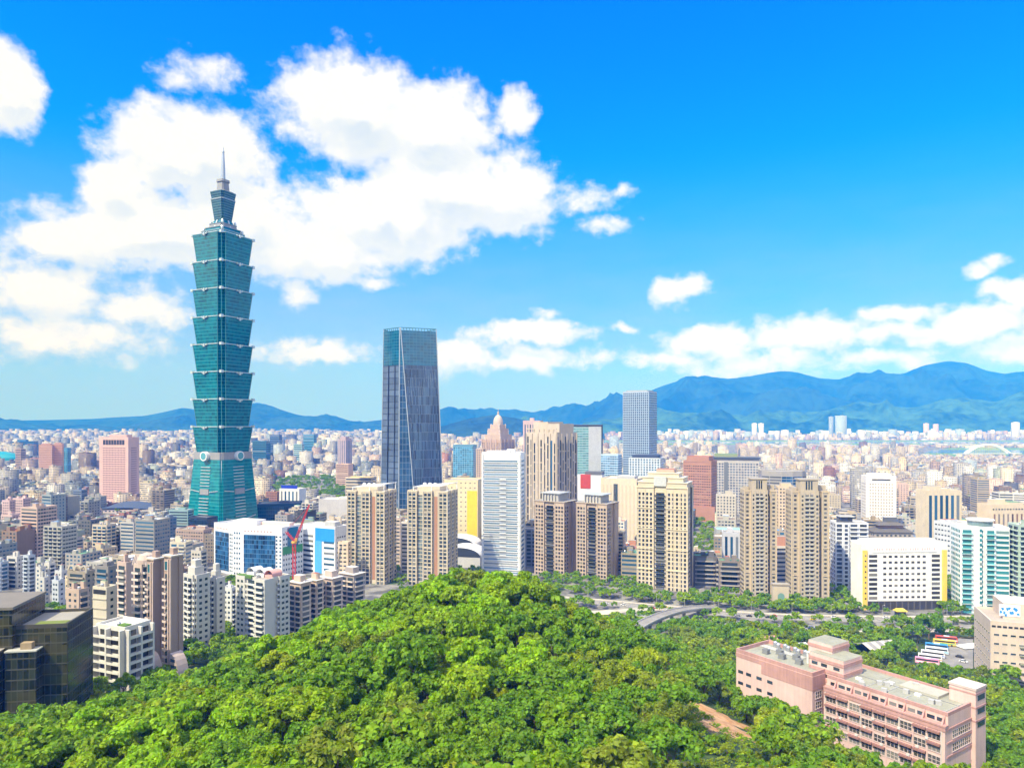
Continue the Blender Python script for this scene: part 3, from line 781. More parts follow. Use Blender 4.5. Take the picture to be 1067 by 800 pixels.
# ------------------------------------------------------------------ the tall buildings of the middle ground
TWIN_A = 'cream apartment towers beyond the crest of the wooded hill'
def cream_tower(px, top, D, lab, seed):
    q = bays(3, .045, .62, .62, side=2, sdepth=.03)
    B = Bld('apartment_tower', lab, 'apartment tower', px, top + 5, D, rot=-17, asp=.62, poly=q, mat=wallm((.60, .52, .39)), group=TWIN_A, roof=ROOFW)
    W2 = curtain((.13, .17, .19), (.62, .53, .38), 3.3, 3, .16, .05, .15, .6, .45)
    st = {0: 'grid', 2: 'blank', 4: 'grid', 6: 'blank', 8: 'grid'}
    B.glass((2,), W2, 3, B.H - 3, kind='glass_bay', pad=.3); 
    B.strips((6,), 3.2, 40, 4, B.H - 4, plain((.40, .21, .13), .8), kind='recess_panel', pad=.3)
    B.facade(st, fh=3.3, z_hi=B.H - 1, win=(2.7, 2.35), sp=3.5, gm=glassm((.04, .055, .065), .12, .6, .7, .1), default='grid')
    B.fins((0, 4, 8), .7, 5.2, 0, B.H, B.mat, d=.45); B.bands((0, 4, 8), .5, 16.5, 0, B.H, B.mat, d=.4)
    H = B.H
    B.block('penthouse', B.x0 + .2 * B.W, B.x0 + .75 * B.W, B.y0 + .2 * B.d, B.y1 - .1 * B.d, H, H + 4.2, B.mat, ROOFW)
    m = MB()
    for k in range(5): m.beam((B.x0 + .15 * B.W, B.y0 + B.d * (.05 + .22 * k), H + 3.8), (B.x1 - .02 * B.W, B.y0 + B.d * (.05 + .22 * k), H + 6.8), .5, .5)
    m.beam((B.x0 + .15 * B.W, B.y0, H + 3.9), (B.x0 + .15 * B.W, B.y1, H + 3.9), .6, .6); m.beam((B.x1, B.y0, H + 7), (B.x1, B.y1, H + 7), .6, .6)
    for fx, h in ((.15, 3.9), (.6, 5.5), (.98, 7)):
        for y in (B.y0 + .4, B.y1 - .4): m.beam((B.x0 + fx * B.W, y, H), (B.x0 + fx * B.W, y, H + h), .5, .5)
    m.build('roof_pergola', WHITEP, B.root)
    q2 = random.Random(seed)
    for k in range(3): MB().lathe([(0, 0), (1.6, 0), (1.6, 2.2), (0, 2.8)], 12, (B.x0 + (.3 + .13 * k) * B.W, 0, H + 4.2)).build('water_tank', WHITEP, B.root)
    return B.done()
cream_tower((361.5, 413), 508, 612, 'cream apartment tower with white roof pergola, standing beside the blue panelled office', 1)
cream_tower((424.5, 477), 508, 604, 'cream apartment tower with white roof pergola, in front of the tapered dark skyscraper', 2)

# white slab tower with ribbon storeys
B = Bld('apartment_tower', 'slim white glass apartment tower with ribbon storeys rising behind the hill crest', 'apartment tower', (502, 546.5), 474, 650, rot=-13, asp=.55, mat=wallm((.82, .83, .84)), roof=ROOFW, parapet=2.2)
B.facade({0: 'band', 1: 'blank', 3: 'blank'}, fh=4.1, z_hi=B.H - 4, win=(1.6, 1.5), edge_pad=2.2, gm=glassm((.12, .19, .27), .12, .7, .35, .1))
B.facade({0: 'blank', 1: 'band', 3: 'blank'}, fh=4.1, z_hi=B.H - 4, win=(1.6, 1.5), edge_pad=2.0, gm=glassm((.10, .22, .36), .12, .7, .35, .0))
for (i, p0, u, L, nrm, fc) in B.edges():
    if i == 0:
        for r_ in range(int(B.H / 4.1)): B.put('slab_edge', win_mesh('slab_edge', L - 2.6, .5, 1.0, WHITE), p0 + u * L / 2, u, 4.1 * r_ + 1.2)
        for r_ in range(4, 22): B.put('balcony', balc_mesh(6.0, 1.5, .9, WHITE, WHITE), p0 + u * (L * .56), u, 4.1 * r_ + 1.6)
B.fins((0, 1), 1.4, 300, 0, B.H + 1, WHITE, d=.9)
B.on_roof('roof_hut', -.1, 0, B.W * .6, B.d * .5, 3.6, WHITE, ROOFW); B.on_roof('roof_hut', .2, .1, B.W * .2, B.d * .3, 5, WHITE); B.done()

# tall beige tower with staggered vertical slots, a paler block behind it
B = Bld('office_block', 'pale grey white slab standing behind the tall beige slotted tower', 'office building', (545, 566), 439, 900, rot=-10, asp=1.2, mat=wallm((.60, .44, .44)))
B.strips((0, 1, 3), 1.4, 3.4, 3, B.H - 4, GLASSB); B.clutter(3, 1, 0); B.done()
B = Bld('apartment_tower', 'tallest beige tower with staggered dark vertical window slots and stepped top', 'apartment tower', (548.5, 601), 452, 730, rot=-42, asp=.85, mat=wallm((.54, .46, .37)), parapet=1.5)
q = random.Random(8)
for (i, p0, u, L, nrm, fc) in B.edges():
    if fc < -.1: continue
    n = int(L / 4.2)
    for k in range(n):
        z = B.H - 3 - (k % 3) * 3.5
        if i == 0 and k in (n - 2,): B.put('window_strip', win_mesh('window_strip', 2.6, B.H - 12, .08, GLASSB), p0 + u * ((k + .5) * L / n), u, B.H / 2 - 1); continue
        while z > 6:
            h = q.choice((7.2, 10.8, 14.4)); h = min(h, z - 4)
            B.put('window_strip', win_mesh('window_strip', 1.9, h, .08, glassm((.035, .045, .055))), p0 + u * ((k + .5) * L / n), u, z - h / 2)
            B.put('spandrel', win_mesh('spandrel', 2.3, 1.0, .4, B.mat), p0 + u * ((k + .5) * L / n), u, z - h - .5)
            z -= h + 1.4
B.fins((0, 1, 3), .9, 8.6, 0, B.H, B.mat, d=.9)
zt_ = zpx(440.5, 730) - B.z0
B.block('penthouse', B.x0 + .06 * B.W, B.x0 + .55 * B.W, B.y0 + .25 * B.d, B.y1, B.H, zt_ + 1, B.mat, ROOF); B.block('penthouse', B.x0 + .55 * B.W, B.x1 - .04 * B.W, B.y0 + .2 * B.d, B.y1 - .1 * B.d, B.H, zt_ - 1, B.mat, ROOF)
m = MB()
for k in range(6): m.beam((B.x0 + B.W * (.1 + .16 * k), B.y0 + .4, B.H), (B.x0 + B.W * (.1 + .16 * k), B.y0 + .4, B.H + 5), .8, .8)
m.beam((B.x0, B.y0 + .4, B.H + 5), (B.x1, B.y0 + .4, B.H + 5), .9, .9); m.build('roof_frame', B.mat, B.root); B.done()

# brown twin towers
def brown_twin(px, top, D, lab):
    B = Bld('apartment_tower', lab, 'apartment tower', px, top, D, rot=-33, asp=.8, poly=[(-.5,-.4),(-.17,-.4),(-.17,-.36),(.17,-.36),(.17,-.4),(.5,-.4),(.5,-.12),(.46,-.12),(.46,.12),(.5,.12),(.5,.4),(-.5,.4)], mat=wallm((.50, .39, .30)), group='brown twin towers')
    B.facade({0: 'grid', 2: 'balconyw', 4: 'grid', 6: 'grid', 8: 'balconyw', 10: 'grid', 1: 'blank', 3: 'blank', 7: 'blank', 9: 'blank'}, fh=3.25, z_hi=B.H - 2, win=(1.9, 2.0), sp=3.0, gm=glassm((.025, .028, .03)), bm=wallm((.36, .30, .25)), bm2=GLASS)
    B.fins((0, 4, 6, 10), .6, 100, 0, B.H + .6, wallm((.52, .41, .32)), d=.4)
    B.block('cornice', B.x0 - .6, B.x1 + .6, B.y0 - .6, B.y1 + .6, B.H + 1.104, B.H + 1.7, B.mat, ROOF)
    B.block('penthouse', B.x0 + .24 * B.W, B.x1 - .24 * B.W, B.y0 + .1 * B.d, B.y1 - .2 * B.d, B.H + 1.7, B.H + 8.5, wallm((.45, .43, .40)), ROOF)
    B.block('roof_canopy', B.x0 + .16 * B.W, B.x1 - .16 * B.W, B.y0 + .04 * B.d, B.y1 - .14 * B.d, B.H + 8.504, B.H + 9.2, plain((.55, .57, .58), .4, .2))
    for k in range(5): B.block('roof_fin', B.x0 + (.25 + .1 * k) * B.W, B.x0 + (.27 + .1 * k) * B.W, B.y0 + .02 * B.d, B.y0 + .09 * B.d, B.H + 1.7, B.H + 7.5, plain((.6, .58, .54), .5))
    return B.done()
brown_twin((557, 601.5), 525, 640, 'brown apartment tower of the twin pair, nearer the slim white tower')
brown_twin((600.5, 644.5), 527, 622, 'brown apartment tower of the twin pair, nearer the cream block with dark side')
B = Bld('apartment_block', 'low grey balconied block squeezed between slim white tower and brown twin tower', 'apartment block', (542, 562), 552, 690, rot=-10, asp=.8, mat=wallm((.30, .33, .38)))
B.facade('balcony', fh=3.3); B.done()

# cream block with a dark glazed side
B = Bld('office_block', 'plain cream office block with dark glass side behind the big beige tower', 'office building', (626, 672), 500, 760, rot=-26, asp=.8, mat=wallm((.68, .58, .44)), roof=ROOFW)
B.strips((0,), 1.9, 4.0, B.H * .06, B.H - 6, plain((.60, .50, .37), .7), kind='panel_joint', d=.1)
for (i, p0, u, L, nrm, fc) in B.edges():
    if i == 0: B.put('window_strip', win_mesh('window_strip', L * .12, B.H - 8, .1, GLASS), p0 + u * L * .42, u, B.H / 2 - 1)
B.glass((1,), curtain((.02, .03, .05), (.07, .08, .10), 3.6, 2.4, .2, .06), 2, B.H - 2)
B.on_roof('roof_hut', .1, .1, B.W * .5, B.d * .4, 3, GREY); B.done()
B = Bld('brick_block', 'salmon brick low block at foot of the cream office block', 'apartment block', (640, 668), 570, 690, rot=-14, asp=.7, mat=wallm((.50, .24, .15)))
B.facade('grid', fh=3.3, win=(2, 1.3), sp=3.4); B.clutter(5); B.done()

# big beige tower
q = [(-.5,-.3),(-.16,-.3),(-.16,-.275),(.08,-.275),(.08,-.3),(.5,-.3),(.5,-.06),(.47,-.06),(.47,.04),(.5,.04),(.5,.3),(-.5,.3)]
B = Bld('apartment_tower', 'big square cream tower with grid of small windows and stepped crown beside road', 'apartment tower', (663.5, 722.5), 509, 585, rot=-24, asp=.6, poly=q, mat=wallm((.62, .53, .38)), roof=ROOFW)
B.facade({0: 'grid', 4: 'grid', 2: 'balconyw', 6: 'grid', 10: 'grid', 8: 'blank', 1: 'blank', 3: 'blank', 7: 'blank', 9: 'blank'}, fh=3.55, z_hi=B.H - 4, win=(1.8, 2.3), sp=3.0, gm=glassm((.035, .038, .04), .12, .6, .7, .08), bm=wallm((.33, .32, .30)), bm2=GLASS, lh=1.1)
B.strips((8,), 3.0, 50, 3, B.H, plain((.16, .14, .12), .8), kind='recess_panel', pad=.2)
B.fins((0, 4, 6, 10), .5, 6.0, 0, B.H, B.mat, d=.35); B.bands((0, 4, 6, 10), .6, B.H / 5, 0, B.H, wallm((.74, .62, .43)), kind='cornice', d=.6)
H = B.H
for f, h0, h1 in ((.96, 1.12, 4), (.80, 4, 8), (.6, 8, 11.5)):
    B.block('crown_step', B.x0 * f, B.x1 * f, B.y0 * f, B.y1 * f, H + h0 + .004, H + h1, B.mat, ROOFW)
    B.block('cornice', B.x0 * f - .5, B.x1 * f + .5, B.y0 * f - .5, B.y1 * f + .5, H + h1 + .003, H + h1 + .6, wallm((.74, .62, .43)), ROOFW)
B.block('crown_step', B.x0 * .3, B.x1 * .4, B.y0 * .4, B.y1 * .5, H + 12.1, H + 15, wallm((.55, .38, .28)), ROOFR)
B.block('crown_bay', B.x0 + .34 * B.W, B.x0 + .58 * B.W, B.y0 - .3, B.y0 + 3, H + 1.2, H + 9, plain((.55, .56, .55), .4), ROOFW); B.done()

# the two tan towers with a gate between
def tan_twin(px, top, D, lab):
    q = [(-.5,-.22),(-.29,-.22),(-.29,-.36),(-.2,-.36),(-.2,-.33),(.1,-.33),(.1,-.36),(.2,-.36),(.2,-.2),(.3,-.2),(.3,-.27),(.5,-.27),(.5,.3),(-.5,.3)]
    B = Bld('apartment_tower', lab, 'apartment tower', px, top + 12, D, rot=-4, asp=.66, poly=q, mat=wallm((.50, .42, .31)), group='tan twin towers by the gate')
    B.facade({0: 'grid', 2: 'grid', 4: 'balconyw', 6: 'grid', 8: 'grid', 10: 'grid', 1: 'blank', 3: 'blank', 5: 'blank', 7: 'blank', 9: 'blank', 12: 'blank', 11: 'grid'}, fh=3.25, z_hi=B.H - 1.5, win=(2.0, 1.7), sp=3.1, gm=glassm((.07, .07, .065)), bm=wallm((.46, .41, .33)), bm2=wallm((.46, .43, .36)), lh=1.25, edge_pad=.6)
    B.fins((4,), .8, 3.9, 0, B.H, wallm((.52, .45, .35)), d=.7); B.fins((0, 10), .6, 100, 0, B.H + .8, wallm((.62, .50, .34)), d=.5)
    B.bands((0, 10), .5, 3.25 * 6, 0, B.H, wallm((.64, .52, .36)), d=.4)
    H = B.H
    B.block('penthouse', B.x0 + .2 * B.W, B.x0 + .68 * B.W, B.y0 + .05 * B.d, B.y1 - .4 * B.d, H + .1, H + 9.4, B.mat, ROOF)
    B.block('cornice', B.x0 + .17 * B.W, B.x0 + .71 * B.W, B.y0 + .02 * B.d, B.y1 - .37 * B.d, H + 9.404, H + 10.3, wallm((.48, .40, .30)), ROOF)
    for k in range(3): B.block('window_strip', B.x0 + (.35 + .07 * k) * B.W, B.x0 + (.39 + .07 * k) * B.W, B.y0 + .05 * B.d - .15, B.y0 + .05 * B.d + .1, H + 2, H + 8.5, GLASS)
    B.block('penthouse', B.x0 + .74 * B.W, B.x0 + .95 * B.W, B.y0 + .3 * B.d, B.y1 - .3 * B.d, H + .1, H + 5, B.mat, ROOF)
    B.block('penthouse', B.x0 + .03 * B.W, B.x0 + .16 * B.W, B.y0 + .3 * B.d, B.y1 - .3 * B.d, H + .1, H + 3.4, B.mat, ROOF)
    return B.done()
tan_twin((771, 809.5), 500, 560, 'tan balconied tower of the gated pair, nearer the dark terraced blocks')
tan_twin((818.5, 864), 501, 548, 'tan balconied tower of the gated pair, nearer the grey striped block')
B = Bld('gatehouse', 'tall beige entrance gate with green arched door between two tan towers', 'gatehouse', (804, 822), 611, 535, rot=-4, asp=.4, mat=wallm((.56, .47, .35)))
m = MB(); w_ = B.W * .22
pts = [(-w_, 0)] + [(w_ * math.cos(t), 9 + w_ * math.sin(t)) for t in np.linspace(math.pi, 0, 9)] + [(w_, 0)]
m.face([(x, B.y0 - .06, .5 + z) for x, z in reversed(pts)]); m.build('door', plain((.18, .32, .27), .4), B.root)
B.block('cornice', B.x0 - .6, B.x1 + .6, B.y0 - .6, B.y1 + .6, B.H + 1.11, B.H + 1.9, wallm((.46, .37, .27)), ROOF)
B = Bld('apartment_tower', 'cream tower with rounded top seen through gap of two tan towers', 'apartment tower', (808, 829), 508, 700, rot=-8, asp=.8, mat=wallm((.66, .52, .36)))
B.facade('grid', fh=3.3, win=(1.5, 1.5)); B.on_roof('penthouse', 0, 0, B.W * .6, B.d * .5, 4); B.done()
B = Bld('apartment_block', 'white and salmon low block in gap behind the arched gate', 'apartment block', (805, 823), 570, 610, rot=0, asp=.6, mat=wallm((.72, .66, .60)))
B.facade('band', fh=3.4); B.on_roof('roof_hut', 0, 0, B.W * .7, B.d * .5, 9, wallm((.6, .3, .2))); B.done()

# hotel-like block, white with yellow ends
B = Bld('office_block', 'long white office block with yellow end walls and dark ground floor beside highway', 'office building', (886.5, 987), 568, 531, rot=2, asp=.24, mat=wallm((.84, .82, .78)), roof=ROOFW, parapet=.6)
YL = wallm((.86, .60, .10))
fh = 4.05; ztop = B.H - 6.5
B.facade({0: 'grid', 1: 'blank', 3: 'blank'}, fh=fh, z_lo=7.5, z_hi=ztop, win=(2.3, 1.6), sp=4.3, edge_pad=15.5, gm=glassm((.05, .045, .04)))
for (i, p0, u, L, nrm, fc) in B.edges():
    if i != 0: continue
    for r_ in range(10):
        z = 7.5 + (r_ + .5) * (ztop - 7.5) / 10
        for f in (8.8, L - 8.8): B.put('window_band', win_mesh('window_band', 6.2, 2.1, .08, glassm((.05, .045, .04))), p0 + u * f, u, z)
    for f in (2.4, L - 2.4): B.put('end_wall', win_mesh('end_wall', 3.4, B.H - 3, .9, YL), p0 + u * f, u, B.H / 2 - 2.2)
    for r_ in range(9): B.put('window', win_mesh('window', 1.2, 1.2, .95, GLASS), p0 + u * 2.6, u, 9 + r_ * 4)
    B.put('plinth', win_mesh('plinth', L - 10, 6.6, .8, plain((.06, .055, .05), .4)), p0 + u * L / 2, u, 3.6)
    for k in range(12): B.put('column', win_mesh('column', .9, 6, 1.3, plain((.13, .12, .11), .5)), p0 + u * (8 + k * (L - 16) / 11), u, 3.3)
    B.put('sign_band', win_mesh('sign_band', L - 16, 5.0, .35, plain((.86, .85, .83), .5)), p0 + u * L / 2, u, B.H - 2.8)
    for k in range(26):
        if k % 5 == 4: continue
        B.put('fascia_slot', win_mesh('fascia_slot', .7, 1.6, .42, plain((.62, .44, .44), .5)), p0 + u * (10 + k * (L - 20) / 25), u, B.H - 3)
B.on_roof('roof_hut', 0, .1, B.W * .84, B.d * .5, 3.4, wallm((.84, .83, .80)), ROOFW); B.done()
g_ = empty('entrance_pavilion', gp(938, 515, 0)); tag(g_, 'small dark pavilion with yellow roof before the long white office block', 'pavilion')
MB().box(-3, 3, -2, 2, 0, 3.6).build('wall', DARK, g_); MB().prism([(-4, -3), (4, -3), (4, 3), (-4, 3)], 3.6, 5.2, poly1=[(-2.4, -1), (2.4, -1), (2.4, 1), (-2.4, 1)]).build('roof', YELLOW, g_)

# glass apartment blocks at the edge
TC = glassm((.05, .22, .24), .12, .7, .4, .2)
B = Bld('apartment_tower', 'white and turquoise glass apartment tower beside the long white office block', 'apartment tower', (991, 1052), 551, 516, rot=-14, asp=.6, poly=[(-.5,-.3),(-.23,-.3),(-.23,-.32),(-.07,-.32),(-.07,-.24),(.0,-.24),(.0,-.3),(.22,-.3),(.22,-.26),(.5,-.26),(.5,.3),(-.5,.3)], mat=wallm((.80, .83, .82)), roof=ROOFW)
B.facade({0: 'balconyw', 2: 'blank', 4: 'grid', 6: 'balconyw', 8: 'band', 10: 'band', 1: 'blank', 3: 'blank', 5: 'blank', 7: 'blank', 9: 'blank'}, fh=3.5, z_hi=B.H - 1, win=(2.2, 2.0), gm=TC, bm=WHITE, bm2=glassm((.2, .45, .45)), edge_pad=.4)
for (i, p0, u, L, nrm, fc) in B.edges():
    if i == 2:
        for k in range(int(B.H / 3.5)): B.put('window', win_mesh('window', L * .3, 2.2, .07, TC), p0 + u * L * .84, u, 2 + 3.5 * k); B.put('floor_band', win_mesh('floor_band', L, .12, .1, plain((.6, .45, .4))), p0 + u * L * .5, u, 3.5 * k + .2)
m = MB(); m.lathe([(8, 0), (8, 4.5), (9.2, 5), (9.2, 5.6), (0, 6.4)], 20, (0, 0, B.H + .1)); m.build('roof_drum', WHITEP, B.root)
MB().lathe([(8.06, 1), (8.06, 4)], 20, (0, 0, B.H + .1)).build('window_band', GLASST, B.root); B.done()
B = Bld('apartment_tower', 'pale green balconied tower beside the turquoise glass tower', 'apartment tower', (1050, 1100), 549, 505, rot=-8, asp=.6, mat=wallm((.42, .52, .44)), roof=ROOFW)
B.facade('balcony', fh=3.5, bm=wallm((.5, .6, .52)), gm=GLASS, sp=4); B.clutter(7); B.done()

# beige office at the lower edge
B = Bld('office_block', 'beige office block with blue splashed wall panel on its roof wall, beside car park', 'office building', (1015, 1135), 657, 345, rot=-20, asp=.75, mat=wallm((.64, .52, .42)), roof=wallm((.42, .36, .30), .9))
B.facade({0: 'grid', 3: 'grid'}, fh=4.2, z_hi=B.H - 3.6, z_lo=2, win=(2.6, 1.3), sp=3.4, gm=GLASS, frame=wallm((.7, .6, .5)), skip=lambda i, k, r_, n, nf: i == 0 and k in (7, 8, 9))
for (i, p0, u, L, nrm, fc) in B.edges():
    if i == 0:
        for k in range(int(L / 2.4)): B.put('clerestory_window', win_mesh('clerestory_window', 1.7, 1.0, .08, DARK), p0 + u * (1.4 + k * 2.4), u, B.H - 1.6)
        for k in range(5): B.put('awning', win_mesh('awning', 9, .5, 1.0, plain((.30, .30, .22))), p0 + u * 17, u, 5 + 4.2 * k)
        B.put('stair_panel', win_mesh('stair_panel', 9, B.H - 6, .5, wallm((.70, .60, .52))), p0 + u * (L * .52), u, B.H / 2 - 2)
B.block('penthouse', B.x0 + .2 * B.W, B.x1 - .02 * B.W, B.y0 + .35 * B.d, B.y1 - .06 * B.d, B.H + .004, B.H + 8.2, B.mat, ROOFW)
yy = B.y0 + .35 * B.d; xx = B.x0 + .27 * B.W
MB().box(xx - 4.6, xx + 4.6, yy - .25, yy + .02, B.H + 1.6, B.H + 7.4).build('sign_panel', plain((.72, .80, .86), .5), B.root)
m = MB(); em = plain((.03, .25, .62), .5)
def arc(cx, cz, r, a0, a1, w_, n=14):
    for k in range(n):
        t0, t1 = a0 + (a1 - a0) * k / n, a0 + (a1 - a0) * (k + 1) / n
        m.face([(cx + (r - w_) * math.cos(t0), yy - .27, cz + (r - w_) * math.sin(t0)), (cx + (r - w_) * math.cos(t1), yy - .27, cz + (r - w_) * math.sin(t1)), (cx + r * math.cos(t1), yy - .27, cz + r * math.sin(t1)), (cx + r * math.cos(t0), yy - .27, cz + r * math.sin(t0))])
q = random.Random(6)
for k in range(11):
    cx_, cz_ = xx - 3.9 + .74 * k, B.H + 4.4 + 1.6 * math.sin(k * 1.7) - (.9 if k < 4 else 0); n_ = 9
    pp = [(cx_ + q.uniform(.35, .85) * math.cos(2 * math.pi * j / n_), yy - .27 - .004 * k, cz_ + q.uniform(.4, 1.15) * math.sin(2 * math.pi * j / n_)) for j in range(n_)]
    m.face(pp)
m.build('painted_splash', em, B.root)
B.done()

# striped greys, pagoda roof, ribbon block
B = Bld('apartment_tower', 'white and dark striped block next to yellow end of the white office', 'apartment tower', (865, 905), 546, 590, rot=-8, asp=.6, poly=[(-.5,-.3),(-.28,-.3),(-.28,-.34),(-.1,-.34),(-.1,-.3),(.5,-.3),(.5,.3),(-.5,.3)], mat=wallm((.72, .73, .75)))
B.facade({0: 'band', 2: 'grid', 4: 'balcony', 6: 'grid'}, fh=3.4, gm=glassm((.05, .06, .075)), win=(2.4, 2.2), bm=WHITE, bm2=WHITE, sp=4.6)
B.on_roof('penthouse', -.15, 0, B.W * .4, B.d * .5, 5.5, DGREY); B.on_roof('roof_canopy', -.15, -.1, B.W * .46, B.d * .6, .8, WHITE, z=B.H + 5.6); B.done()
B = Bld('temple_hall', 'grey block with dark pagoda style double roof behind the white office block', 'hall', (903, 951), 556, 640, rot=-4, asp=.5, mat=wallm((.46, .40, .34)))
B.facade('grid', fh=3.6, win=(2, 1.4), sp=4)
def hip(B, z, ox, oy, h, f, mat):
    p0 = [(B.x0 * ox, B.y0 * oy), (B.x1 * ox, B.y0 * oy), (B.x1 * ox, B.y1 * oy), (B.x0 * ox, B.y1 * oy)]
    MB().prism(p0, z, z + h, poly1=[(x * f, y * f * .6) for x, y in p0]).build('pagoda_roof', mat, B.root)
RD = wallm((.13, .12, .11), .8)
hip(B, B.H + 1.2, 1.08, 1.15, 3.2, .7, RD); B.block('penthouse', B.x0 * .62, B.x1 * .62, B.y0 * .5, B.y1 * .5, B.H + 4.4, B.H + 7, wallm((.45, .3, .25)), ROOF); hip(B, B.H + 7, .78, .8, 2.6, .55, RD)
B.block('roof_hut', B.x0 * .3, B.x1 * .36, B.y0 * .2, B.y1 * .3, B.H + 9.6, B.H + 14, DGREY, ROOFW); B.done()
B = Bld('office_block', 'grey white office with ribbon windows behind the turquoise glass tower', 'office building', (973, 1012), 546, 640, rot=16, asp=.8, mat=wallm((.62, .64, .66)))
B.facade({0: 'grid', 1: 'band', 3: 'grid'}, fh=4.4, win=(2, 1.3)); B.clutter(9, 2, 1); B.done()
B = Bld('hotel', 'white hotel with blue oval sign and row of dark top floor windows', 'hotel', (897, 934), 497, 820, rot=-12, asp=.7, mat=wallm((.80, .76, .70)), roof=ROOFW)
B.facade({0: 'grid', 1: 'blank'}, fh=3.4, z_hi=B.H - 7, win=(1.3, 1.5), sp=2.8, gm=glassm((.30, .24, .18), .3, .5, .4, 0), edge_pad=3)
for (i, p0, u, L, nrm, fc) in B.edges():
    if i == 0:
        for k in range(6): B.put('window', win_mesh('window', 3.6, 1.6, .08, DARK), p0 + u * (L * .25 + k * L * .1), u, B.H - 3.4)
    if i == 1: 
        o = MB().lathe([(0, -.2), (5.6, -.2), (5.6, .2), (0, .2)], 24).build('oval_sign', plain((.02, .2, .75), .4), B.root)
        c_ = p0 + u * L * .35 + nrm * .3; o.location = (c_.x, c_.y, B.H - 5); o.rotation_euler = (R(90), 0, math.atan2(u.y, u.x)); o.scale = (.65, 1.1, 1)
B.on_roof('roof_hut', 0, 0, B.W * .7, B.d * .6, 3.5, WHITE, ROOFW); B.done()
B = Bld('office_block', 'block with black glass columns and cream stair tower beside blue oval hotel', 'office building', (954, 1002), 512, 720, rot=3, asp=.5, mat=wallm((.66, .56, .40)))
B.strips((0,), 3.0, 5.2, 4, B.H - 4, GLASSB); B.on_roof('roof_hut', -.2, 0, B.W * .3, B.d * .6, 5, CREAM); B.clutter(12, 2, 2); B.done()
B = Bld('office_block', 'wide cream colonnaded block with tall slot windows behind pale green tower', 'office building', (1018, 1082), 527, 700, rot=4, asp=.4, mat=wallm((.68, .56, .40)))
B.strips((0,), 1.8, 4.4, 3, B.H - 8, glassm((.16, .10, .08))); B.facade({0: 'grid', 1: 'blank', 3: 'blank'}, fh=4, z_lo=B.H - 6, z_hi=B.H - 1, win=(1.5, 1.5)); B.clutter(13, 3, 1); B.done()

# brown hotel, grey grid office, curved glass hall
B = Bld('hotel', 'red brown granite hotel tower with stepped base behind the big cream tower', 'hotel', (712, 747), 481, 1000, rot=-30, asp=.8, mat=wallm((.42, .22, .15)))
B.facade('grid', fh=3.6, z_hi=B.H - 5, win=(2.0, 1.5), sp=3.2, gm=glassm((.05, .04, .05))); B.bands((0, 1, 3), 1.2, 18, 0, B.H, wallm((.46, .26, .18)), d=.5, kind='cornice')
B.block('penthouse', B.x0 * .8, B.x1 * .8, B.y0 * .8, B.y1 * .8, B.H + 1.2, B.H + 7, B.mat, ROOFR); B.block('podium', B.x0 * 1.25, B.x1 * 1.3, B.y0 * 1.25, B.y0 - .1, 0, 22, B.mat, ROOFR); B.done()
B = Bld('office_block', 'grey grid office with dark cornice roof beside the red brown hotel', 'office building', (742, 791), 479, 1080, rot=-16, asp=.6, mat=wallm((.50, .47, .44)))
B.facade({0: 'grid', 1: 'grid'}, fh=4.0, z_hi=B.H - 5, win=(2.6, 2.4), sp=4.2, gm=glassm((.08, .11, .15)))
for (i, p0, u, L, nrm, fc) in B.edges():
    if i == 0: B.put('window_strip', win_mesh('window_strip', 6, B.H - 8, .3, GLASSB), p0 + u * L * .3, u, B.H / 2)
B.block('roof_canopy', B.x0 - 2, B.x1 + 2, B.y0 - 2, B.y1 + 2, B.H + 1.104, B.H + 3.4, plain((.07, .09, .13), .4), DGREY); B.block('roof_hut', B.x0 * .9, B.x1 * .1, B.y0 * .5, B.y1 * .5, B.H + 3.404, B.H + 8, plain((.25, .30, .16)), ROOFG); B.done()
B = Bld('glass_hall', 'low curved hall with blue and amber glass front behind gap of tan towers', 'hall', (790, 840), 492, 950, rot=-8, asp=.6, mat=wallm((.34, .32, .30)), poly=[(-.5 + .0, -.1), (-.35, -.22), (-.1, -.3), (.15, -.3), (.38, -.22), (.5, -.08), (.5, .3), (-.5, .3)])
B.glass((2, 3), curtain((.02, .10, .24), (.25, .28, .3), 4, 6, .25, .05), 2, B.H - 6); B.glass((4,), curtain((.16, .10, .02), (.2, .16, .1), 4, 6, .25, .05), 2, B.H - 6); B.glass((0, 1), curtain((.2, .2, .2), (.34, .33, .31), 4, 50, .4, .0), 2, B.H - 4); B.done()
B = Bld('apartment_tower', 'slim cream and grey tower beside turquoise sheet roof, behind the big cream tower', 'apartment tower', (746, 767), 517, 800, rot=-18, asp=.8, mat=wallm((.55, .50, .42)))
B.facade({0: 'grid', 1: 'balcony', 3: 'grid'}, fh=3.3, win=(1.6, 1.6)); B.clutter(15, 1, 1); B.done()
B = Bld('market_hall', 'low hall with flat turquoise sheet roof beside slim cream grey tower', 'market hall', (744, 775), 553, 720, rot=-8, asp=.7, mat=wallm((.4, .42, .42)), roof=wallm((.28, .60, .56), .5))
B.done()
B = Bld('office_block', 'narrow grey white block under the turquoise sheet roof', 'office building', (752, 772), 556, 640, rot=-14, asp=.9, mat=wallm((.55, .56, .60)))
B.strips((0,), 2.2, 4.4, 2, B.H - 3, GLASSB); B.facade({0: 'blank', 1: 'balcony', 3: 'blank'}, fh=3.4); B.clutter(16, 2, 1); B.done()
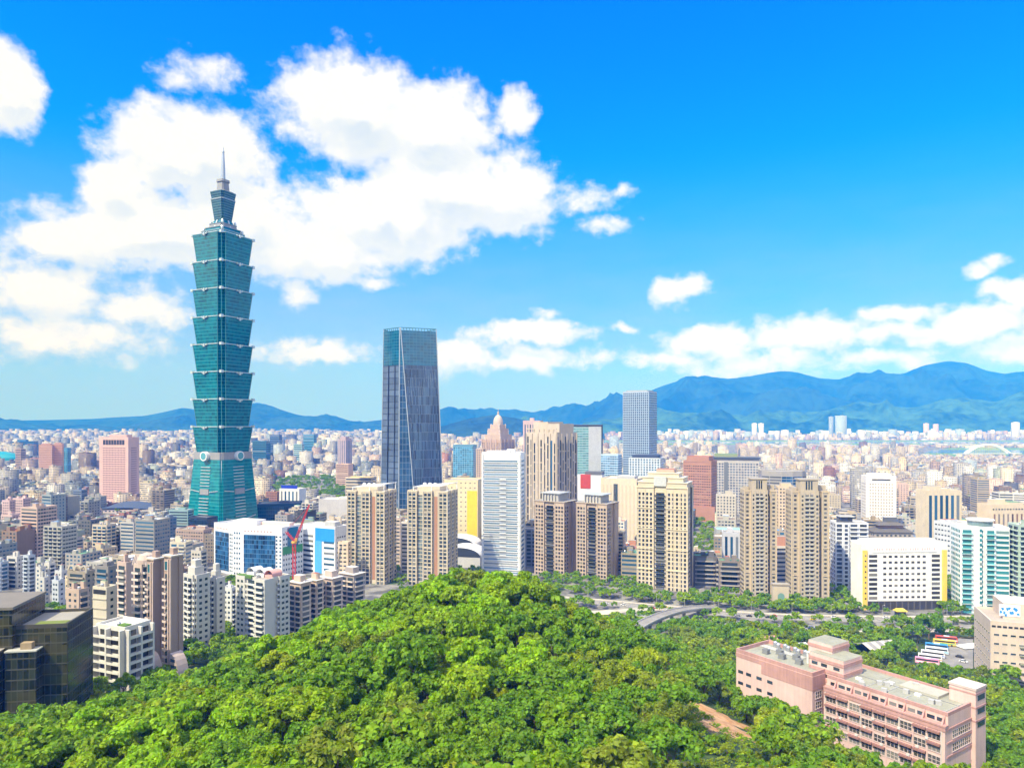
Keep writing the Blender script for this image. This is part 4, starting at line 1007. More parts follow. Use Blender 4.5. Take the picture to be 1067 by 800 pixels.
for (px, top, D, lab, mt, sd_) in (((722, 747), 581, 605, 'dark terraced block with planted roof beside the big cream tower', (.16, .15, .15), 17), ((747.5, 772), 586, 592, 'brown grey terraced block with roof planters before the gated pair', (.27, .23, .20), 18)):
    B = Bld('terraced_block', lab, 'apartment block', px, top, D, rot=-12, asp=.8, mat=wallm(mt), roof=ROOFG)
    B.facade('balconyw', fh=3.6, bm=wallm((.42, .38, .34)), bd=1.8); B.glass((3,), curtain((.02, .05, .10), (.05, .09, .14), 3.6, 2), 1, B.H - 1); B.clutter(sd_, 2, 1); B.done()

# further towers
B = Bld('skyscraper', 'tall pale blue grey gridded office tower before the mountains with low podium', 'skyscraper', (649, 684.5), 408, 1250, rot=-30, asp=.9, mat=wallm((.38, .46, .56)))
B.glass((0, 1, 3), curtain((.02, .06, .12), (.36, .45, .56), 4.2, 3.6, .30, .34, .2, .6, .4), 2, B.H - 2); B.block('penthouse', B.x0 * .8, B.x1 * .8, B.y0 * .8, B.y1 * .8, B.H + 1.2, B.H + 3, GREY); B.done()
B = Bld('office_block', 'low glazed podium block with dark roof at foot of the tall gridded tower', 'office building', (655, 692), 478, 1150, rot=-22, asp=.7, mat=wallm((.62, .68, .74)), roof=DGREY)
B.facade('grid', fh=4, win=(2.6, 2.6), sp=4.4, gm=GLASSB); B.block('penthouse', B.x0 * .8, B.x1 * .8, B.y0 * .8, B.y1 * .8, B.H + 1.2, B.H + 6, plain((.05, .07, .12))); B.done()
B = Bld('office_block', 'small pale blue glass office left of the tall gridded tower', 'office building', (626, 648), 474, 1200, rot=-26, asp=.7, mat=wallm((.45, .58, .72)))
B.glass((0, 1), curtain((.10, .22, .36), (.5, .62, .74), 4, 4, .3, .1), 2, B.H - 2); B.done()
B = Bld('office_tower', 'pale green glass slab tower with dark rim and blank grey end wall', 'office tower', (594, 628), 443, 1230, rot=10, asp=.3, mat=wallm((.50, .55, .56)))
B.glass((0,), curtain((.16, .36, .36), (.42, .55, .55), 4.2, 6, .3, .05, .2, .6, .25), 2, B.H - 3, pad=1)
for (i, p0, u, L, nrm, fc) in B.edges():
    if i == 0: B.put('blank_panel', win_mesh('blank_panel', L * .42, B.H - 2, .25, wallm((.55, .56, .57))), p0 + u * L * .74, u, B.H / 2); B.put('rim', win_mesh('rim', 2.2, B.H + 2, .6, DARK), p0 + u * (L - 1.1), u, B.H / 2); B.put('rim', win_mesh('rim', L - 2.4, 2.6, .6, DARK), p0 + u * (L / 2 - 1.1), u, B.H - .5)
B.done()
B = Bld('shopping_block', 'low red and white block with blue glass below the green glass slab', 'shop building', (601, 630), 496, 900, rot=-16, asp=.7, mat=wallm((.70, .72, .74)))
B.block('painted_panel', B.x0 + .15 * B.W, B.x0 + .55 * B.W, B.y0 - .5, B.y0 + 8, B.H * .78, B.H + 1.5, wallm((.50, .07, .05)))
B.glass((0,), curtain((.05, .20, .34), (.55, .6, .62), 5, 5, .3, .1), 1, B.H * .55); B.block('penthouse', B.x0 * .4, B.x1, B.y0 * .6, B.y1 * .8, B.H + 1.2, B.H + 5, DGREY); B.done()
B = Bld('domed_tower', 'pinkish brown stone tower with tiered setbacks and round dome with finial', 'domed tower', (502, 536), 459, 1420, rot=-35, asp=1.0, mat=wallm((.46, .32, .26)))
B.facade('grid', fh=4, z_lo=0, z_hi=B.H - 4, win=(2.2, 2.4), sp=4.2, gm=glassm((.12, .12, .15))); B.fins((0, 1, 3), 1.5, 13, 0, B.H + 3, wallm((.52, .40, .34)), d=1.0)
H = B.H
for f, a_, e_ in ((.84, 0, 12), (.64, 12, 24), (.46, 24, 32)):
    B.block('setback', B.x0 * f, B.x1 * f, B.y0 * f, B.y1 * f, H + a_ + .005, H + e_, wallm((.50, .38, .32)), wallm((.5, .45, .4)))
    for sx in (-1, 1):
        for sy in (-1, 1): MB().lathe([(1.6, 0), (1.6, 6), (2, 6.5), (0, 10)], 8, (sx * B.W / 2 * f * .95, sy * B.d / 2 * f * .95, H + a_)).build('turret', wallm((.6, .5, .44)), B.root)
r_ = B.W * .21
MB().lathe([(r_, 0), (r_, 5), (r_ * .93, 9), (r_ * .75, 14), (r_ * .45, 18), (r_ * .16, 20.5), (2, 21), (2, 25), (.7, 26), (.3, 33)], 20, (0, 0, H + 32)).build('dome', wallm((.55, .45, .38)), B.root); B.done()
B = Bld('office_tower', 'slim pinkish beige slab left of the domed tower', 'office tower', (496, 506), 468, 1250, rot=-20, asp=.9, mat=wallm((.55, .42, .34)))
B.facade('grid', fh=4, win=(2, 2), sp=3.6); B.done()
B = Bld('office_block', 'deep blue glass office between tapered dark skyscraper and the domed tower', 'office building', (472, 497), 464, 1500, rot=-12, asp=.7, mat=wallm((.12, .28, .42)))
B.glass((0, 1), curtain((.05, .22, .38), (.2, .38, .52), 4, 5, .3, .2), 1, B.H - 3); B.done()
B = Bld('office_block', 'pale yellow block with bright yellow side wall behind the slim white tower', 'office building', (463, 503), 501, 800, rot=-8, asp=.8, mat=wallm((.72, .60, .38)))
for (i, p0, u, L, nrm, fc) in B.edges():
    if i == 0: B.put('painted_panel', win_mesh('painted_panel', L * .3, B.H * .8, .2, wallm((.85, .58, .04))), p0 + u * L * .83, u, B.H * .45)
B.facade({0: 'grid', 1: 'blank'}, fh=5, win=(1.4, 1.2), sp=5); B.done()
# white exhibition hall with arched roofs below it
for (px, D, w_, lab) in ((478, 760, 44, 'white arched station roof beside the slim white tower, farther of two'), (484, 700, 40, 'white arched station roof with dark gable, nearest the hill crest')):
    h_ = empty('exhibition_hall', gp(px, D, 0), R(-12)); tag(h_, lab, 'hall', 'arched white halls'); OCC.append((h_.location.x, D, 28))
    m = MB(); N = 12; rad = w_ / 2
    for k in range(N):
        t0, t1 = math.pi * k / N, math.pi * (k + 1) / N
        m.face([(rad * math.cos(t0), -14, 10 + 9 * math.sin(t0)), (rad * math.cos(t0), 14, 10 + 9 * math.sin(t0)), (rad * math.cos(t1), 14, 10 + 9 * math.sin(t1)), (rad * math.cos(t1), -14, 10 + 9 * math.sin(t1))])
    m.build('roof', WHITEP, h_)
    m = MB(); m.face([(rad * .97 * math.cos(math.pi * k / N), -13.6, 10 + 8.7 * math.sin(math.pi * k / N)) for k in range(N + 1)]); m.face([(-rad * .97 * math.cos(math.pi * k / N), 13.6, 10 + 8.7 * math.sin(math.pi * k / N)) for k in range(N + 1)]); m.build('gable', plain((.05, .06, .08), .3), h_)
    MB().box(-rad * .97, rad * .97, -13.5, 13.5, 0, 10).build('wall', wallm((.55, .55, .55)), h_)

# pink office tower, twin orange towers and their neighbours
B = Bld('office_tower', 'pink gridded office tower with row of dark openings at its top', 'office tower', (103.5, 145), 456, 1215, rot=-9, asp=.5, mat=wallm((.66, .44, .40)))
B.glass((0, 1), curtain((.14, .07, .08), (.66, .44, .40), 3.9, 2.9, .42, .42, .4, .4, .3), 8, B.H - 16, pad=6)
for (i, p0, u, L, nrm, fc) in B.edges():
    if i == 0:
        for k in range(8): B.put('window', win_mesh('window', 4.4, 8.4, .1, DARK), p0 + u * (L * .17 + k * L * .094), u, B.H - 8)
B.on_roof('roof_hut', .05, 0, B.W * .6, B.d * .5, 5, PINK, ROOFW); B.done()
for (px, top, D, rot, lab, c) in (((40.5, 56.5), 464, 1580, 20, 'orange pink tower with banded storeys, wider of the pair beside blue slab', (.60, .34, .24)), ((55.5, 66.5), 463, 1600, 20, 'orange pink tower with plain shaft, narrower of the pair beside blue slab', (.62, .36, .26))):
    B = Bld('office_tower', lab, 'office tower', px, top, D, rot=rot, asp=.8, mat=wallm(c), group='paired orange pink towers')
    B.bands((0, 1, 3), 1.6, 5.2, 2, B.H - 3, wallm((.70, .48, .38)) if px[0] < 50 else wallm((.5, .25, .18)), d=.4); B.on_roof('penthouse', 0, 0, B.W * .7, B.d * .7, 4); B.done()
B = Bld('office_tower', 'blue glass slab leaning against the paired orange pink towers', 'office tower', (66, 74), 467, 1640, rot=-10, asp=1, mat=wallm((.08, .24, .40)))
B.glass((0, 1), curtain((.04, .17, .30), (.12, .3, .45), 4, 5, .3, .2), 1, B.H - 2); B.done()
B = Bld('office_block', 'brown block in front of the dark blue building behind the orange pair', 'office building', (16, 27), 468, 1900, rot=-15, asp=.8, mat=wallm((.42, .30, .24))); B.facade('band', fh=4.5); B.done()
B = Bld('office_block', 'wide dark blue building beyond the paired orange pink towers', 'office building', (12, 40), 460, 2600, rot=10, asp=.5, mat=wallm((.05, .16, .32))); B.facade('band', fh=6); B.on_roof('penthouse', -.1, 0, B.W * .4, B.d * .5, 7); B.done()
# turquoise domed stadium at the edge
d_ = empty('stadium', gp(-4, 2150, 0)); tag(d_, 'low turquoise stadium roof at the edge of the city beyond the orange pair', 'stadium'); OCC.append((d_.location.x, 2150, 80))
MB().lathe([(70, 0), (72, 22), (66, 34), (48, 45), (24, 51), (0, 53)], 32).build('roof', plain((.02, .32, .38), .35), d_); MB().lathe([(72.5, 4), (74, 9), (73, 14)], 32).build('rim', wallm((.5, .52, .52)), d_)
# low hall with vaulted dark roof before the pink tower
B = Bld('exhibition_hall', 'low beige hall with long shallow dark blue grey roof before the pink office tower', 'hall', (104, 176), 531, 1095, rot=-4, asp=.5, mat=wallm((.58, .48, .44)), parapet=0)
m = MB(); N = 14
for k in range(N):
    x0_, x1_ = B.x0 + B.W * k / N, B.x0 + B.W * (k + 1) / N
    hz_ = lambda x: 1 + 10 * math.sin(math.pi * max(0, min(1, (x - B.x0) / B.W))) ** .7
    m.face([(x0_, B.y0 - 2, B.H + hz_(x0_) * .25), (x1_, B.y0 - 2, B.H + hz_(x1_) * .25), (x1_, B.y0 + B.d * .5, B.H + hz_(x1_)), (x0_, B.y0 + B.d * .5, B.H + hz_(x0_))])
    m.face([(x0_, B.y0 + B.d * .5, B.H + hz_(x0_)), (x1_, B.y0 + B.d * .5, B.H + hz_(x1_)), (x1_, B.y1, B.H), (x0_, B.y1, B.H)])
m.build('vaulted_roof', plain((.055, .08, .13), .5), B.root); B.facade('grid', fh=4.5, win=(3, 2), sp=6); B.done()

# white and blue glazed office with its neighbours, the red crane
BG = curtain((.018, .085, .20), (.06, .17, .33), 4.2, 2.2, .14, .06, .12, .9, .75)
B = Bld('office_complex', 'white office with three big blue glass walls in front of the tallest tower', 'office building', (223, 316), 551, 640, rot=-19, asp=.33, mat=wallm((.78, .79, .82)), roof=ROOFW, parapet=1.6,
        poly=[(-.5,-.04),(-.12,-.17),(.0,-.17),(.5,-.11),(.56,.2),(-.42,.26)])
for e_, a_, c_ in ((0, .08, .80), (2, .06, .84)):
    for (i, p0, u, L, nrm, fc) in B.edges():
        if i == e_:
            a, c = p0 + u * (L * a_) + nrm * .25, p0 + u * (L * c_) + nrm * .25
            m = MB().face([(a.x, a.y, 3), (c.x, c.y, 3), (c.x, c.y, B.H - 6), (a.x, a.y, B.H - 6)]); o = m.build('glass_facade', BG, B.root); uv_walls(o)
            for f in (.87, .96): 
                for k in range(11): B.put('window', win_mesh('window', 1.7, 1.6, .08, GLASSB), p0 + u * (L * f), u, 4 + k * (B.H - 8) / 11)
            for k in range(9): B.put('window', win_mesh('window', 1.2, 1.2, .08, plain((.42, .22, .20))), p0 + u * (L * (a_ + .08 * k + .03)), u, B.H - 3)
B.facade({1: 'grid', 3: 'grid', 0: 'blank', 2: 'blank', 4: 'blank', 5: 'blank'}, fh=4.2, z_hi=B.H - 3, win=(1.5, 1.8), sp=2.8, gm=GLASSB)
for (i, p0, u, L, nrm, fc) in B.edges():
    if i == 3: B.put('painted_panel', win_mesh('painted_panel', L - 2, 7, .3, wallm((.08, .32, .14))), p0 + u * L / 2, u, B.H * .55); B.put('glass_panel', win_mesh('glass_panel', L * .5, 18, .3, glassm((.05, .2, .34))), p0 + u * L / 2, u, B.H * .8)
B.on_roof('penthouse', -.12, .1, B.W * .3, B.d * .4, 4.5, B.mat, ROOFW); B.on_roof('roof_screen', .2, .2, B.W * .4, B.d * .2, 3, wallm((.75, .55, .48)), ROOFW); B.done()
B = Bld('office_block', 'white office with sky blue panelled corner, next to the red crane', 'office building', (314, 362), 550, 650, rot=-28, asp=.55, mat=wallm((.80, .80, .80)), roof=ROOFW, poly=[(-.5,-.2),(-.06,-.24),(.5,-.2),(.5,.2),(-.5,.24)])
B.facade({0: 'band', 1: 'blank', 2: 'grid', 4: 'blank'}, fh=4.6, z_hi=B.H - 7, win=(2, 1.5), edge_pad=2, gm=GLASS)
for (i, p0, u, L, nrm, fc) in B.edges():
    if i == 1:
        B.put('painted_panel', win_mesh('painted_panel', L * .94, 12, .35, wallm((.03, .30, .72))), p0 + u * L / 2, u, B.H - 7)
        B.put('painted_panel', win_mesh('painted_panel', L * .34, B.H - 14, .35, wallm((.10, .42, .80))), p0 + u * L * .18, u, B.H / 2 - 6)
        for k in range(6): B.put('window_band', win_mesh('window_band', L * .5, 2, .1, GLASSB), p0 + u * L * .7, u, 5 + 5 * k)
B.on_roof('roof_hut', .2, .1, B.W * .3, B.d * .4, 4, GREY); B.done()
B = Bld('apartment_block', 'small cream block tucked left of the cream tower by the blue panelled office', 'apartment block', (352, 366), 566, 600, rot=-10, asp=.8, mat=wallm((.68, .55, .40))); B.facade('grid', fh=3.4, win=(2.4, 1.2), sp=4); B.done()
for (px, top, D, lab, c) in (((411, 420), 541, 690, 'narrow beige block in gap of the pergola towers, left part', (.55, .45, .38)), ((418, 428), 545, 660, 'narrow white block in gap of the pergola towers, right part', (.70, .66, .62))):
    B = Bld('apartment_block', lab, 'apartment block', px, top, D, rot=-12, asp=1.2, mat=wallm(c)); B.facade({0: 'band', 1: 'grid'}, fh=3.4, win=(1.6, 1.3)); B.clutter(int(D), 1, 1); B.done()
B = Bld('warehouse', 'plain windowless pale grey box beside the park trees', 'warehouse', (332, 372), 521, 900, rot=-6, asp=.6, mat=wallm((.52, .50, .49)), roof=ROOFW); B.on_roof('roof_hut', .2, 0, 12, 10, 3); B.done()
B = Bld('office_block', 'white columned block with ultramarine roof sign beside the park trees', 'office building', (291, 319), 510, 1080, rot=-14, asp=.6, mat=wallm((.78, .78, .78)))
B.strips((0,), 2.6, 6.0, 3, B.H - 3, GLASSB); B.on_roof('sign_panel', -.05, -.35, B.W * .8, 1.5, 6, plain((.02, .05, .5), .4)); B.done()
B = Bld('apartment_block', 'red brown brick block left of the ultramarine roofed white block', 'apartment block', (277, 294), 513, 1130, rot=-12, asp=.8, mat=wallm((.34, .17, .13))); B.facade('grid', fh=3.6, win=(2, 1.4)); B.clutter(31); B.done()
B = Bld('office_block', 'long cream hall with yellow roof behind the pergola tower', 'hall', (360, 392), 498, 1150, rot=-8, asp=.5, mat=wallm((.66, .56, .42)), roof=wallm((.72, .50, .10), .6)); B.facade('band', fh=5); B.done()
B = Bld('office_tower', 'square pinkish block with round topped twin behind the park', 'office tower', (352, 367), 458, 1900, rot=-28, asp=.9, mat=wallm((.42, .33, .36))); B.strips((0, 1), 2, 6, 2, B.H - 3, GLASSB); B.on_roof('penthouse', 0, 0, B.W * .6, B.d * .6, 8); B.done()
B = Bld('office_block', 'orange beige block with teal edge beside the park trees far side', 'office building', (350, 368), 484, 1500, rot=-14, asp=.8, mat=wallm((.66, .44, .32))); B.facade({0: 'band', 1: 'blank'}, fh=4); B.done()
for (px, top, D, lab, c) in (((263, 282), 460, 2100, 'dark teal glass block peeking out beside the tallest tower', (.03, .15, .24)), ((281, 294), 453, 2500, 'dark blue slab behind the dark teal glass block', (.10, .18, .32)), ((316, 330), 453, 2700, 'bright blue glass block far beyond the park', (.08, .30, .50)), ((306, 317), 463, 2200, 'pale turquoise block beyond the park next to white neighbour', (.35, .55, .60))):
    B = Bld('office_block', lab, 'office building', px, top, D, rot=-10, asp=.6, mat=wallm(c)); B.facade('band', fh=6, win=(2, 1.6)); B.done()

cr = empty('tower_crane', gp(306.5, 575, gz(*gp(306.5, 575)[:2])), R(8)); tag(cr, 'bright red tower crane with raised jib in front of the blue glazed office', 'crane')
zc0 = cr.location.z; zm = zpx(566, 575) - zc0
m = MB(); s_ = 1.15
for sx in (-s_, s_):
    for sy in (-s_, s_): m.beam((sx, sy, 0), (sx, sy, zm), .44, .44)
nseg = int(zm / 2.3)
for k in range(nseg):
    z0_, z1_ = zm * k / nseg, zm * (k + 1) / nseg; a_ = -1 if k % 2 else 1
    for yy in (-s_, s_): m.beam((-s_ * a_, yy, z0_), (s_ * a_, yy, z1_), .4, .4)
    for xx in (-s_, s_): m.beam((xx, -s_ * a_, z0_), (xx, s_ * a_, z1_), .4, .4)
m.build('mast', RED, cr)
MB().lathe([(2.0, 0), (2.2, .6), (2.2, 1.6), (1.6, 2)], 14, (0, 0, zm)).build('slewing_ring', plain((.75, .42, .04), .5), cr)
MB().box(.8, 2.6, -2.4, -.4, zm + 2, zm + 4.4).build('cab', plain((.7, .35, .08), .4), cr)
m = MB(); tip = Vector((11.5, 3, zpx(527, 575) - zc0))
for sx in (-.8, .8):
    m.beam((sx + .8, 1.2, zm + 2), tip + Vector((sx * .3, 0, 0)), .5, .5)
    m.beam((sx + .8, -.2, zm + 2), tip + Vector((sx * .3, -.3, .5)), .5, .5)
for k in range(12): m.beam(Vector((0, .4, zm + 2)).lerp(tip, k / 12), Vector((1.6, .4, zm + 2)).lerp(tip, (k + 1) / 12), .3, .3)
m.build('jib', RED, cr)
m = MB(); 
for sx in (-.7, .7): m.beam((sx, .3, zm + 2), (sx - 6.2, -.3, zm + 9.5), .6, .6)
for k in range(5): m.beam((-.7 - 1.2 * k, 0, zm + 2.4 + 1.5 * k), (.5 - 1.2 * k, 0, zm + 3.6 + 1.5 * k), .35, .35)
m.beam((-6.5, 0, zm + 9.5), tip, .16, .16); m.build('counter_jib', RED, cr)
# ------------------------------------------------------------------ flats at the foot of the slope
RES = {}
def res(px, top, D, rot, asp, c, lab, st, fh=3.2, seed=0, win=(1.6, 1.4), sp=3.0, gm=None, bm=None, bm2=None, poly=None, cat='apartment block', name='apartment_block', group=None, huts=2, tanks=2, roof=None, bd=1.1, lh=.9, default='grid', mx=100):
    B = Bld(name, lab, cat, px, top, D, rot=rot, asp=asp, poly=poly, mat=wallm(c), group=group, roof=roof, max_each=mx)
    B.facade(st, fh=fh, z_hi=B.H - .6, win=win, sp=sp, gm=gm, bm=bm, bm2=bm2, bd=bd, lh=lh, default=default)
    B.clutter(seed or int(D), huts, tanks); return B
# dark glazed office at the near corner
OLV = curtain((.020, .024, .012), (.065, .062, .045), 3.9, 2.0, .13, .07, .14, .8, .95)
_m = OLV.node_tree; _b = NB(_m); _p = [n for n in _m.nodes if n.type == 'BSDF_PRINCIPLED'][0]; _src = _p.inputs['Base Color'].links[0].from_socket
_uv = _b.vmath('MULTIPLY', _b.new('ShaderNodeUVMap').outputs[0], (.5, .26, 1)); _fl = _b.new('ShaderNodeVectorMath', operation='FLOOR'); _b.put(_fl.inputs[0], _uv)
_nz = _b.noise(_b.vmath('MULTIPLY', _fl.outputs[0], (.09, .30, 1)), 1.0, 3, .7).outputs[0]
_b.put(_p.inputs['Base Color'], _b.mix(_b.rng(_nz, .50, .64), _src, (.065, .058, .020)))
B = Bld('office_block', 'dark olive mirrored glass office with stepped roofs at the foot of the slope', 'office building', (-46, 97), 657, 262, rot=9, asp=.6, mat=wallm((.075, .07, .05)), roof=wallm((.33, .31, .26), .9), base=14)
B.glass((0, 1, 3), OLV, 0, B.H - .4, pad=.2)
def volume(kind, x0, x1, y0, y1, z0, z1):
    o = B.block(kind, x0, x1, y0, y1, z0, z1, OLV, B.roofm); uv_walls(o); return o
zt1 = zpx(641, 255) - B.z0
volume('upper_block', B.x0 + .02 * B.W, B.x0 + .53 * B.W, B.y0 - 2.4, B.y1 - .4, 0, zt1)
B.block('roof_slab', B.x0 + .01 * B.W, B.x0 + .54 * B.W, B.y0 - 2.8, B.y1, zt1 + .004, zt1 + 1.0, wallm((.20, .18, .15)))
volume('front_bay', B.x0 + .50 * B.W, B.x0 + .775 * B.W, B.y0 - 5, B.y0 - .1, 0, B.H - 7.5); volume('front_bay', B.x0 + .25 * B.W, B.x0 + .47 * B.W, B.y0 - 6.4, B.y0 - 2.5, 0, zt1 - 14)
B.block('ledge', B.x0 + .495 * B.W, B.x0 + .78 * B.W, B.y0 - 5.3, B.y0 - .15, B.H - 7.496, B.H - 7.0, wallm((.45, .45, .40)))
B.block('roof_garden', B.x0 + .68 * B.W, B.x1 - 1.5, B.y0 + 1.5, B.y0 + 6, B.H + .01, B.H + .8, plain((.16, .20, .03), .9)); B.block('roof_hut', B.x0 + .62 * B.W, B.x0 + .72 * B.W, B.y0 - 3.8, B.y0 - 1.2, B.H - 7, B.H - 4.6, wallm((.36, .27, .16))); B.done()

# white building with deep planted balconies
B = res((100, 157), 656, 318, -22, .75, (.66, .64, .58), 'white block with deep planted balconies next to the dark olive glass office', {0: 'balconyw', 1: 'balcony', 3: 'balconyw'}, fh=3.7, bd=2.4, sp=3.4, gm=glassm((.05, .05, .045)), bm=wallm((.66, .64, .58)), bm2=wallm((.66, .64, .58)), lh=1.0, huts=0, tanks=1, roof=ROOFW)
B.fins((0, 1), .9, 9, 0, B.H, B.mat, d=2.5); B.block('roof_garden', B.x0 + .72 * B.W, B.x1 - .6, B.y0 + .8, B.y0 + 4, B.H + .01, B.H + 1.6, plain((.10, .20, .03), .9)); B.done()
B = res((96.5, 122), 614, 352, -18, .7, (.60, .54, .42), 'plain cream block with louvred top behind the planted white balconies', {0: 'blank', 1: 'grid'}, huts=1, tanks=1); B.bands((0,), .5, 5, 2, B.H - 5, wallm((.45, .40, .32))); B.block('louvre_panel', B.x0 + .5, B.x1 - .5, B.y0 - .12, B.y0 + .2, B.H - 2.6, B.H - .4, DARK); B.done()
# brown twin with glazed penthouses and its pale neighbours
def penthouse_twin(px, top, D, lab):
    B = Bld('apartment_tower', lab, 'apartment tower', px, top, D, rot=-30, asp=1.0, poly=[(-.5,-.45),(.1,-.45),(.1,-.52),(.5,-.52),(.5,-.1),(.44,-.1),(.44,.12),(.5,.12),(.5,.5),(-.5,.5)], mat=wallm((.40, .29, .235)), group='brown towers with glazed penthouses')
    B.facade({0: 'balcony', 2: 'grid', 4: 'grid', 6: 'balconyw', 8: 'grid', 1: 'blank', 3: 'blank', 5: 'blank', 7: 'blank'}, fh=3.35, z_hi=B.H - 7, win=(1.7, 1.6), sp=2.6, gm=glassm((.05, .06, .07)), bm=wallm((.58, .48, .42)), bm2=wallm((.58, .48, .42)), bd=1.5)
    for (i, p0, u, L, nrm, fc) in B.edges():
        if i in (0, 2, 4) and L > 3:
            B.put('penthouse_window', win_mesh('penthouse_window', L * .72, 4.6, .2, glassm((.02, .10, .13), .08, .9, .3, 0), wallm((.62, .52, .42))), p0 + u * L / 2, u, B.H - 3.4)
    B.fins((2, 4), .8, 100, 0, B.H, wallm((.54, .42, .35)), d=.5); B.block('cornice', B.x0 - .4, B.x1 + .4, B.y0 - .4, B.y1 + .4, B.H + 1.11, B.H + 1.9, wallm((.58, .48, .38)), ROOFW); B.block('roof_hut', B.x0 * .5, B.x1 * .4, B.y0 * .3, B.y1 * .5, B.H + 1.9, B.H + 5, B.mat)
    return B.done()
penthouse_twin((153, 172.5), 586, 352, 'brown tower with glazed penthouse, the twin that stands nearer the dark olive office')
penthouse_twin((171, 191), 583, 345, 'brown tower with glazed penthouse, the twin that stands nearer the white twin blocks')
B = res((122, 142), 588, 378, -26, .8, (.56, .42, .36), 'pinkish balconied tower joined to the brown glazed penthouse tower', {0: 'balcony', 1: 'blank'}, bm=wallm((.64, .56, .50)), sp=2.4, huts=1); B.done()
B = res((139, 156), 590, 366, -24, .8, (.58, .46, .38), 'pinkish narrow tower with rounded balconies between pinkish and brown towers', {0: 'balconyw', 1: 'balcony'}, bm=wallm((.66, .58, .52)), bd=1.7, huts=1)
m = MB()
for k in range(9): m.tube((-5 + 10 * k / 8, B.y0 + 1, B.H), (-4 + 8 * k / 8, B.y0 + 2.2, B.H + 5.5), .35)
m.build('roof_screen', wallm((.62, .52, .46)), B.root); MB().lathe([(4.6, 0), (4.6, 2), (3.4, 4.4), (0, 5.6)], 18, (1.5, 2, B.H + 1)).build('roof_drum', wallm((.55, .43, .36)), B.root); B.done()
# sloping wings at their foot
for (px, D, lab) in ((187, 336, 'curved sloping balcony wing at foot of brown tower nearest white twins'), (160, 338, 'curved sloping balcony wing at foot of brown tower nearest dark office')):
    t_ = empty('balcony_wing', gp(px, D, gz(*gp(px, D)[:2]) - 1), R(-30)); t_.scale = (.7, .7, .8); tag(t_, lab, 'building wing', 'curved wings of the brown towers')
    pr_ = [(-4.5, 0)] + [(-4.5 + 9.5 * math.sin(a_), 17 * math.cos(a_)) for a_ in np.linspace(0, math.pi / 2, 8)]
    m = MB(); n_ = len(pr_)
    for k in range(n_):
        a_, c_ = pr_[k], pr_[(k + 1) % n_]; m.face([(a_[0], -4, a_[1]), (c_[0], -4, c_[1]), (c_[0], 4, c_[1]), (a_[0], 4, a_[1])][::-1])
    m.face([(x, -4, z) for x, z in reversed(pr_)]); m.face([(x, 4, z) for x, z in pr_]); m.build('wall', wallm((.48, .38, .33)), t_)
    for k in range(4):
        z = 2 + 3.4 * k; w_ = -4.5 + 9.5 * math.sqrt(max(.02, 1 - (z / 17) ** 2)); MB().box(-3.9, w_ - 1.1, -4.1, -3.9, z, z + 1.7).build('window', GLASS, t_)
# white twins
for (px, top, D, lab) in (((191, 219), 601, 412, 'white balconied twin block with stepped roof, nearer the brown towers'), ((217, 234.5), 604, 425, 'white balconied twin block in its shade, nearer the terraced white block')):
    B = res(px, top, D, -30, .8, (.58, .56, .51), lab, {0: 'balconyw', 4: 'balconyw', 2: 'balcony', 5: 'grid', 1: 'blank', 3: 'blank'}, bm=wallm((.70, .69, .66)), bm2=wallm((.70, .69, .66)), bd=1.4, lh=1.1, win=(1.8, 1.5), poly=[(-.5,-.4),(-.1,-.4),(-.1,-.47),(.32,-.47),(.32,-.38),(.5,-.38),(.5,.4),(-.5,.4)], group='white balconied twin blocks', huts=1)
    for f, h in ((.6, 5), (.4, 9)): B.block('roof_hut', B.x0 * f, B.x1 * f * .8, B.y0 * f, B.y1 * f, B.H + (0 if h == 5 else 5) + .01, B.H + h, B.mat, ROOFW)
    B.done()
B = res((232, 248), 614, 470, -20, .8, (.66, .66, .63), 'lower white block set back between white twin and terraced white block', {0: 'grid', 1: 'balcony'}, bm=WHITE); B.done()
# terraced white block with roof gardens
B = res((245.5, 302), 606, 428, -30, .62, (.61, .595, .55), 'terraced white block with roof garden and white hooped roof, lowest by the trees', {0: 'grid', 2: 'balconyw', 4: 'balconyw', 6: 'grid', 8: 'balconyw', 1: 'blank', 3: 'blank', 5: 'blank', 7: 'blank'}, win=(2.0, 1.5), sp=2.8, gm=glassm((.05, .07, .07)), bm=wallm((.70, .69, .65)), bm2=wallm((.70, .69, .65)), bd=1.5, lh=1.1,
        poly=[(-.5,-.31),(-.22,-.31),(-.22,-.27),(.12,-.27),(.12,-.35),(.42,-.35),(.42,-.1),(.36,-.1),(.36,.05),(.42,.05),(.42,.31),(-.5,.31)], huts=1, tanks=1)
B.block('roof_garden', B.x0 + 1, B.x0 + .5 * B.W, B.y0 + 1.4, B.y0 + 4, B.H + .01, B.H + 1.7, plain((.10, .20, .03), .9))
for sx in (.1, .42, .7):
    m = MB(); cx_ = B.x0 + sx * B.W + 3; y0_ = 0
    for k in range(8):
        t0, t1 = math.pi * k / 8, math.pi * (k + 1) / 8
        m.face([(cx_ + 3.4 * math.cos(t0), y0_ - 3, B.H + 2 + 3 * math.sin(t0)), (cx_ + 3.4 * math.cos(t0), y0_ + 5, B.H + 2 + 3 * math.sin(t0)), (cx_ + 3.4 * math.cos(t1), y0_ + 5, B.H + 2 + 3 * math.sin(t1)), (cx_ + 3.4 * math.cos(t1), y0_ - 3, B.H + 2 + 3 * math.sin(t1))])
    m.box(cx_ - 3.3, cx_ + 3.3, y0_ - 2.9, y0_ + 4.9, B.H + .01, B.H + 2); m.build('hooped_roof', WHITE if sx < .6 else wallm((.66, .36, .32)), B.root)
B.done()
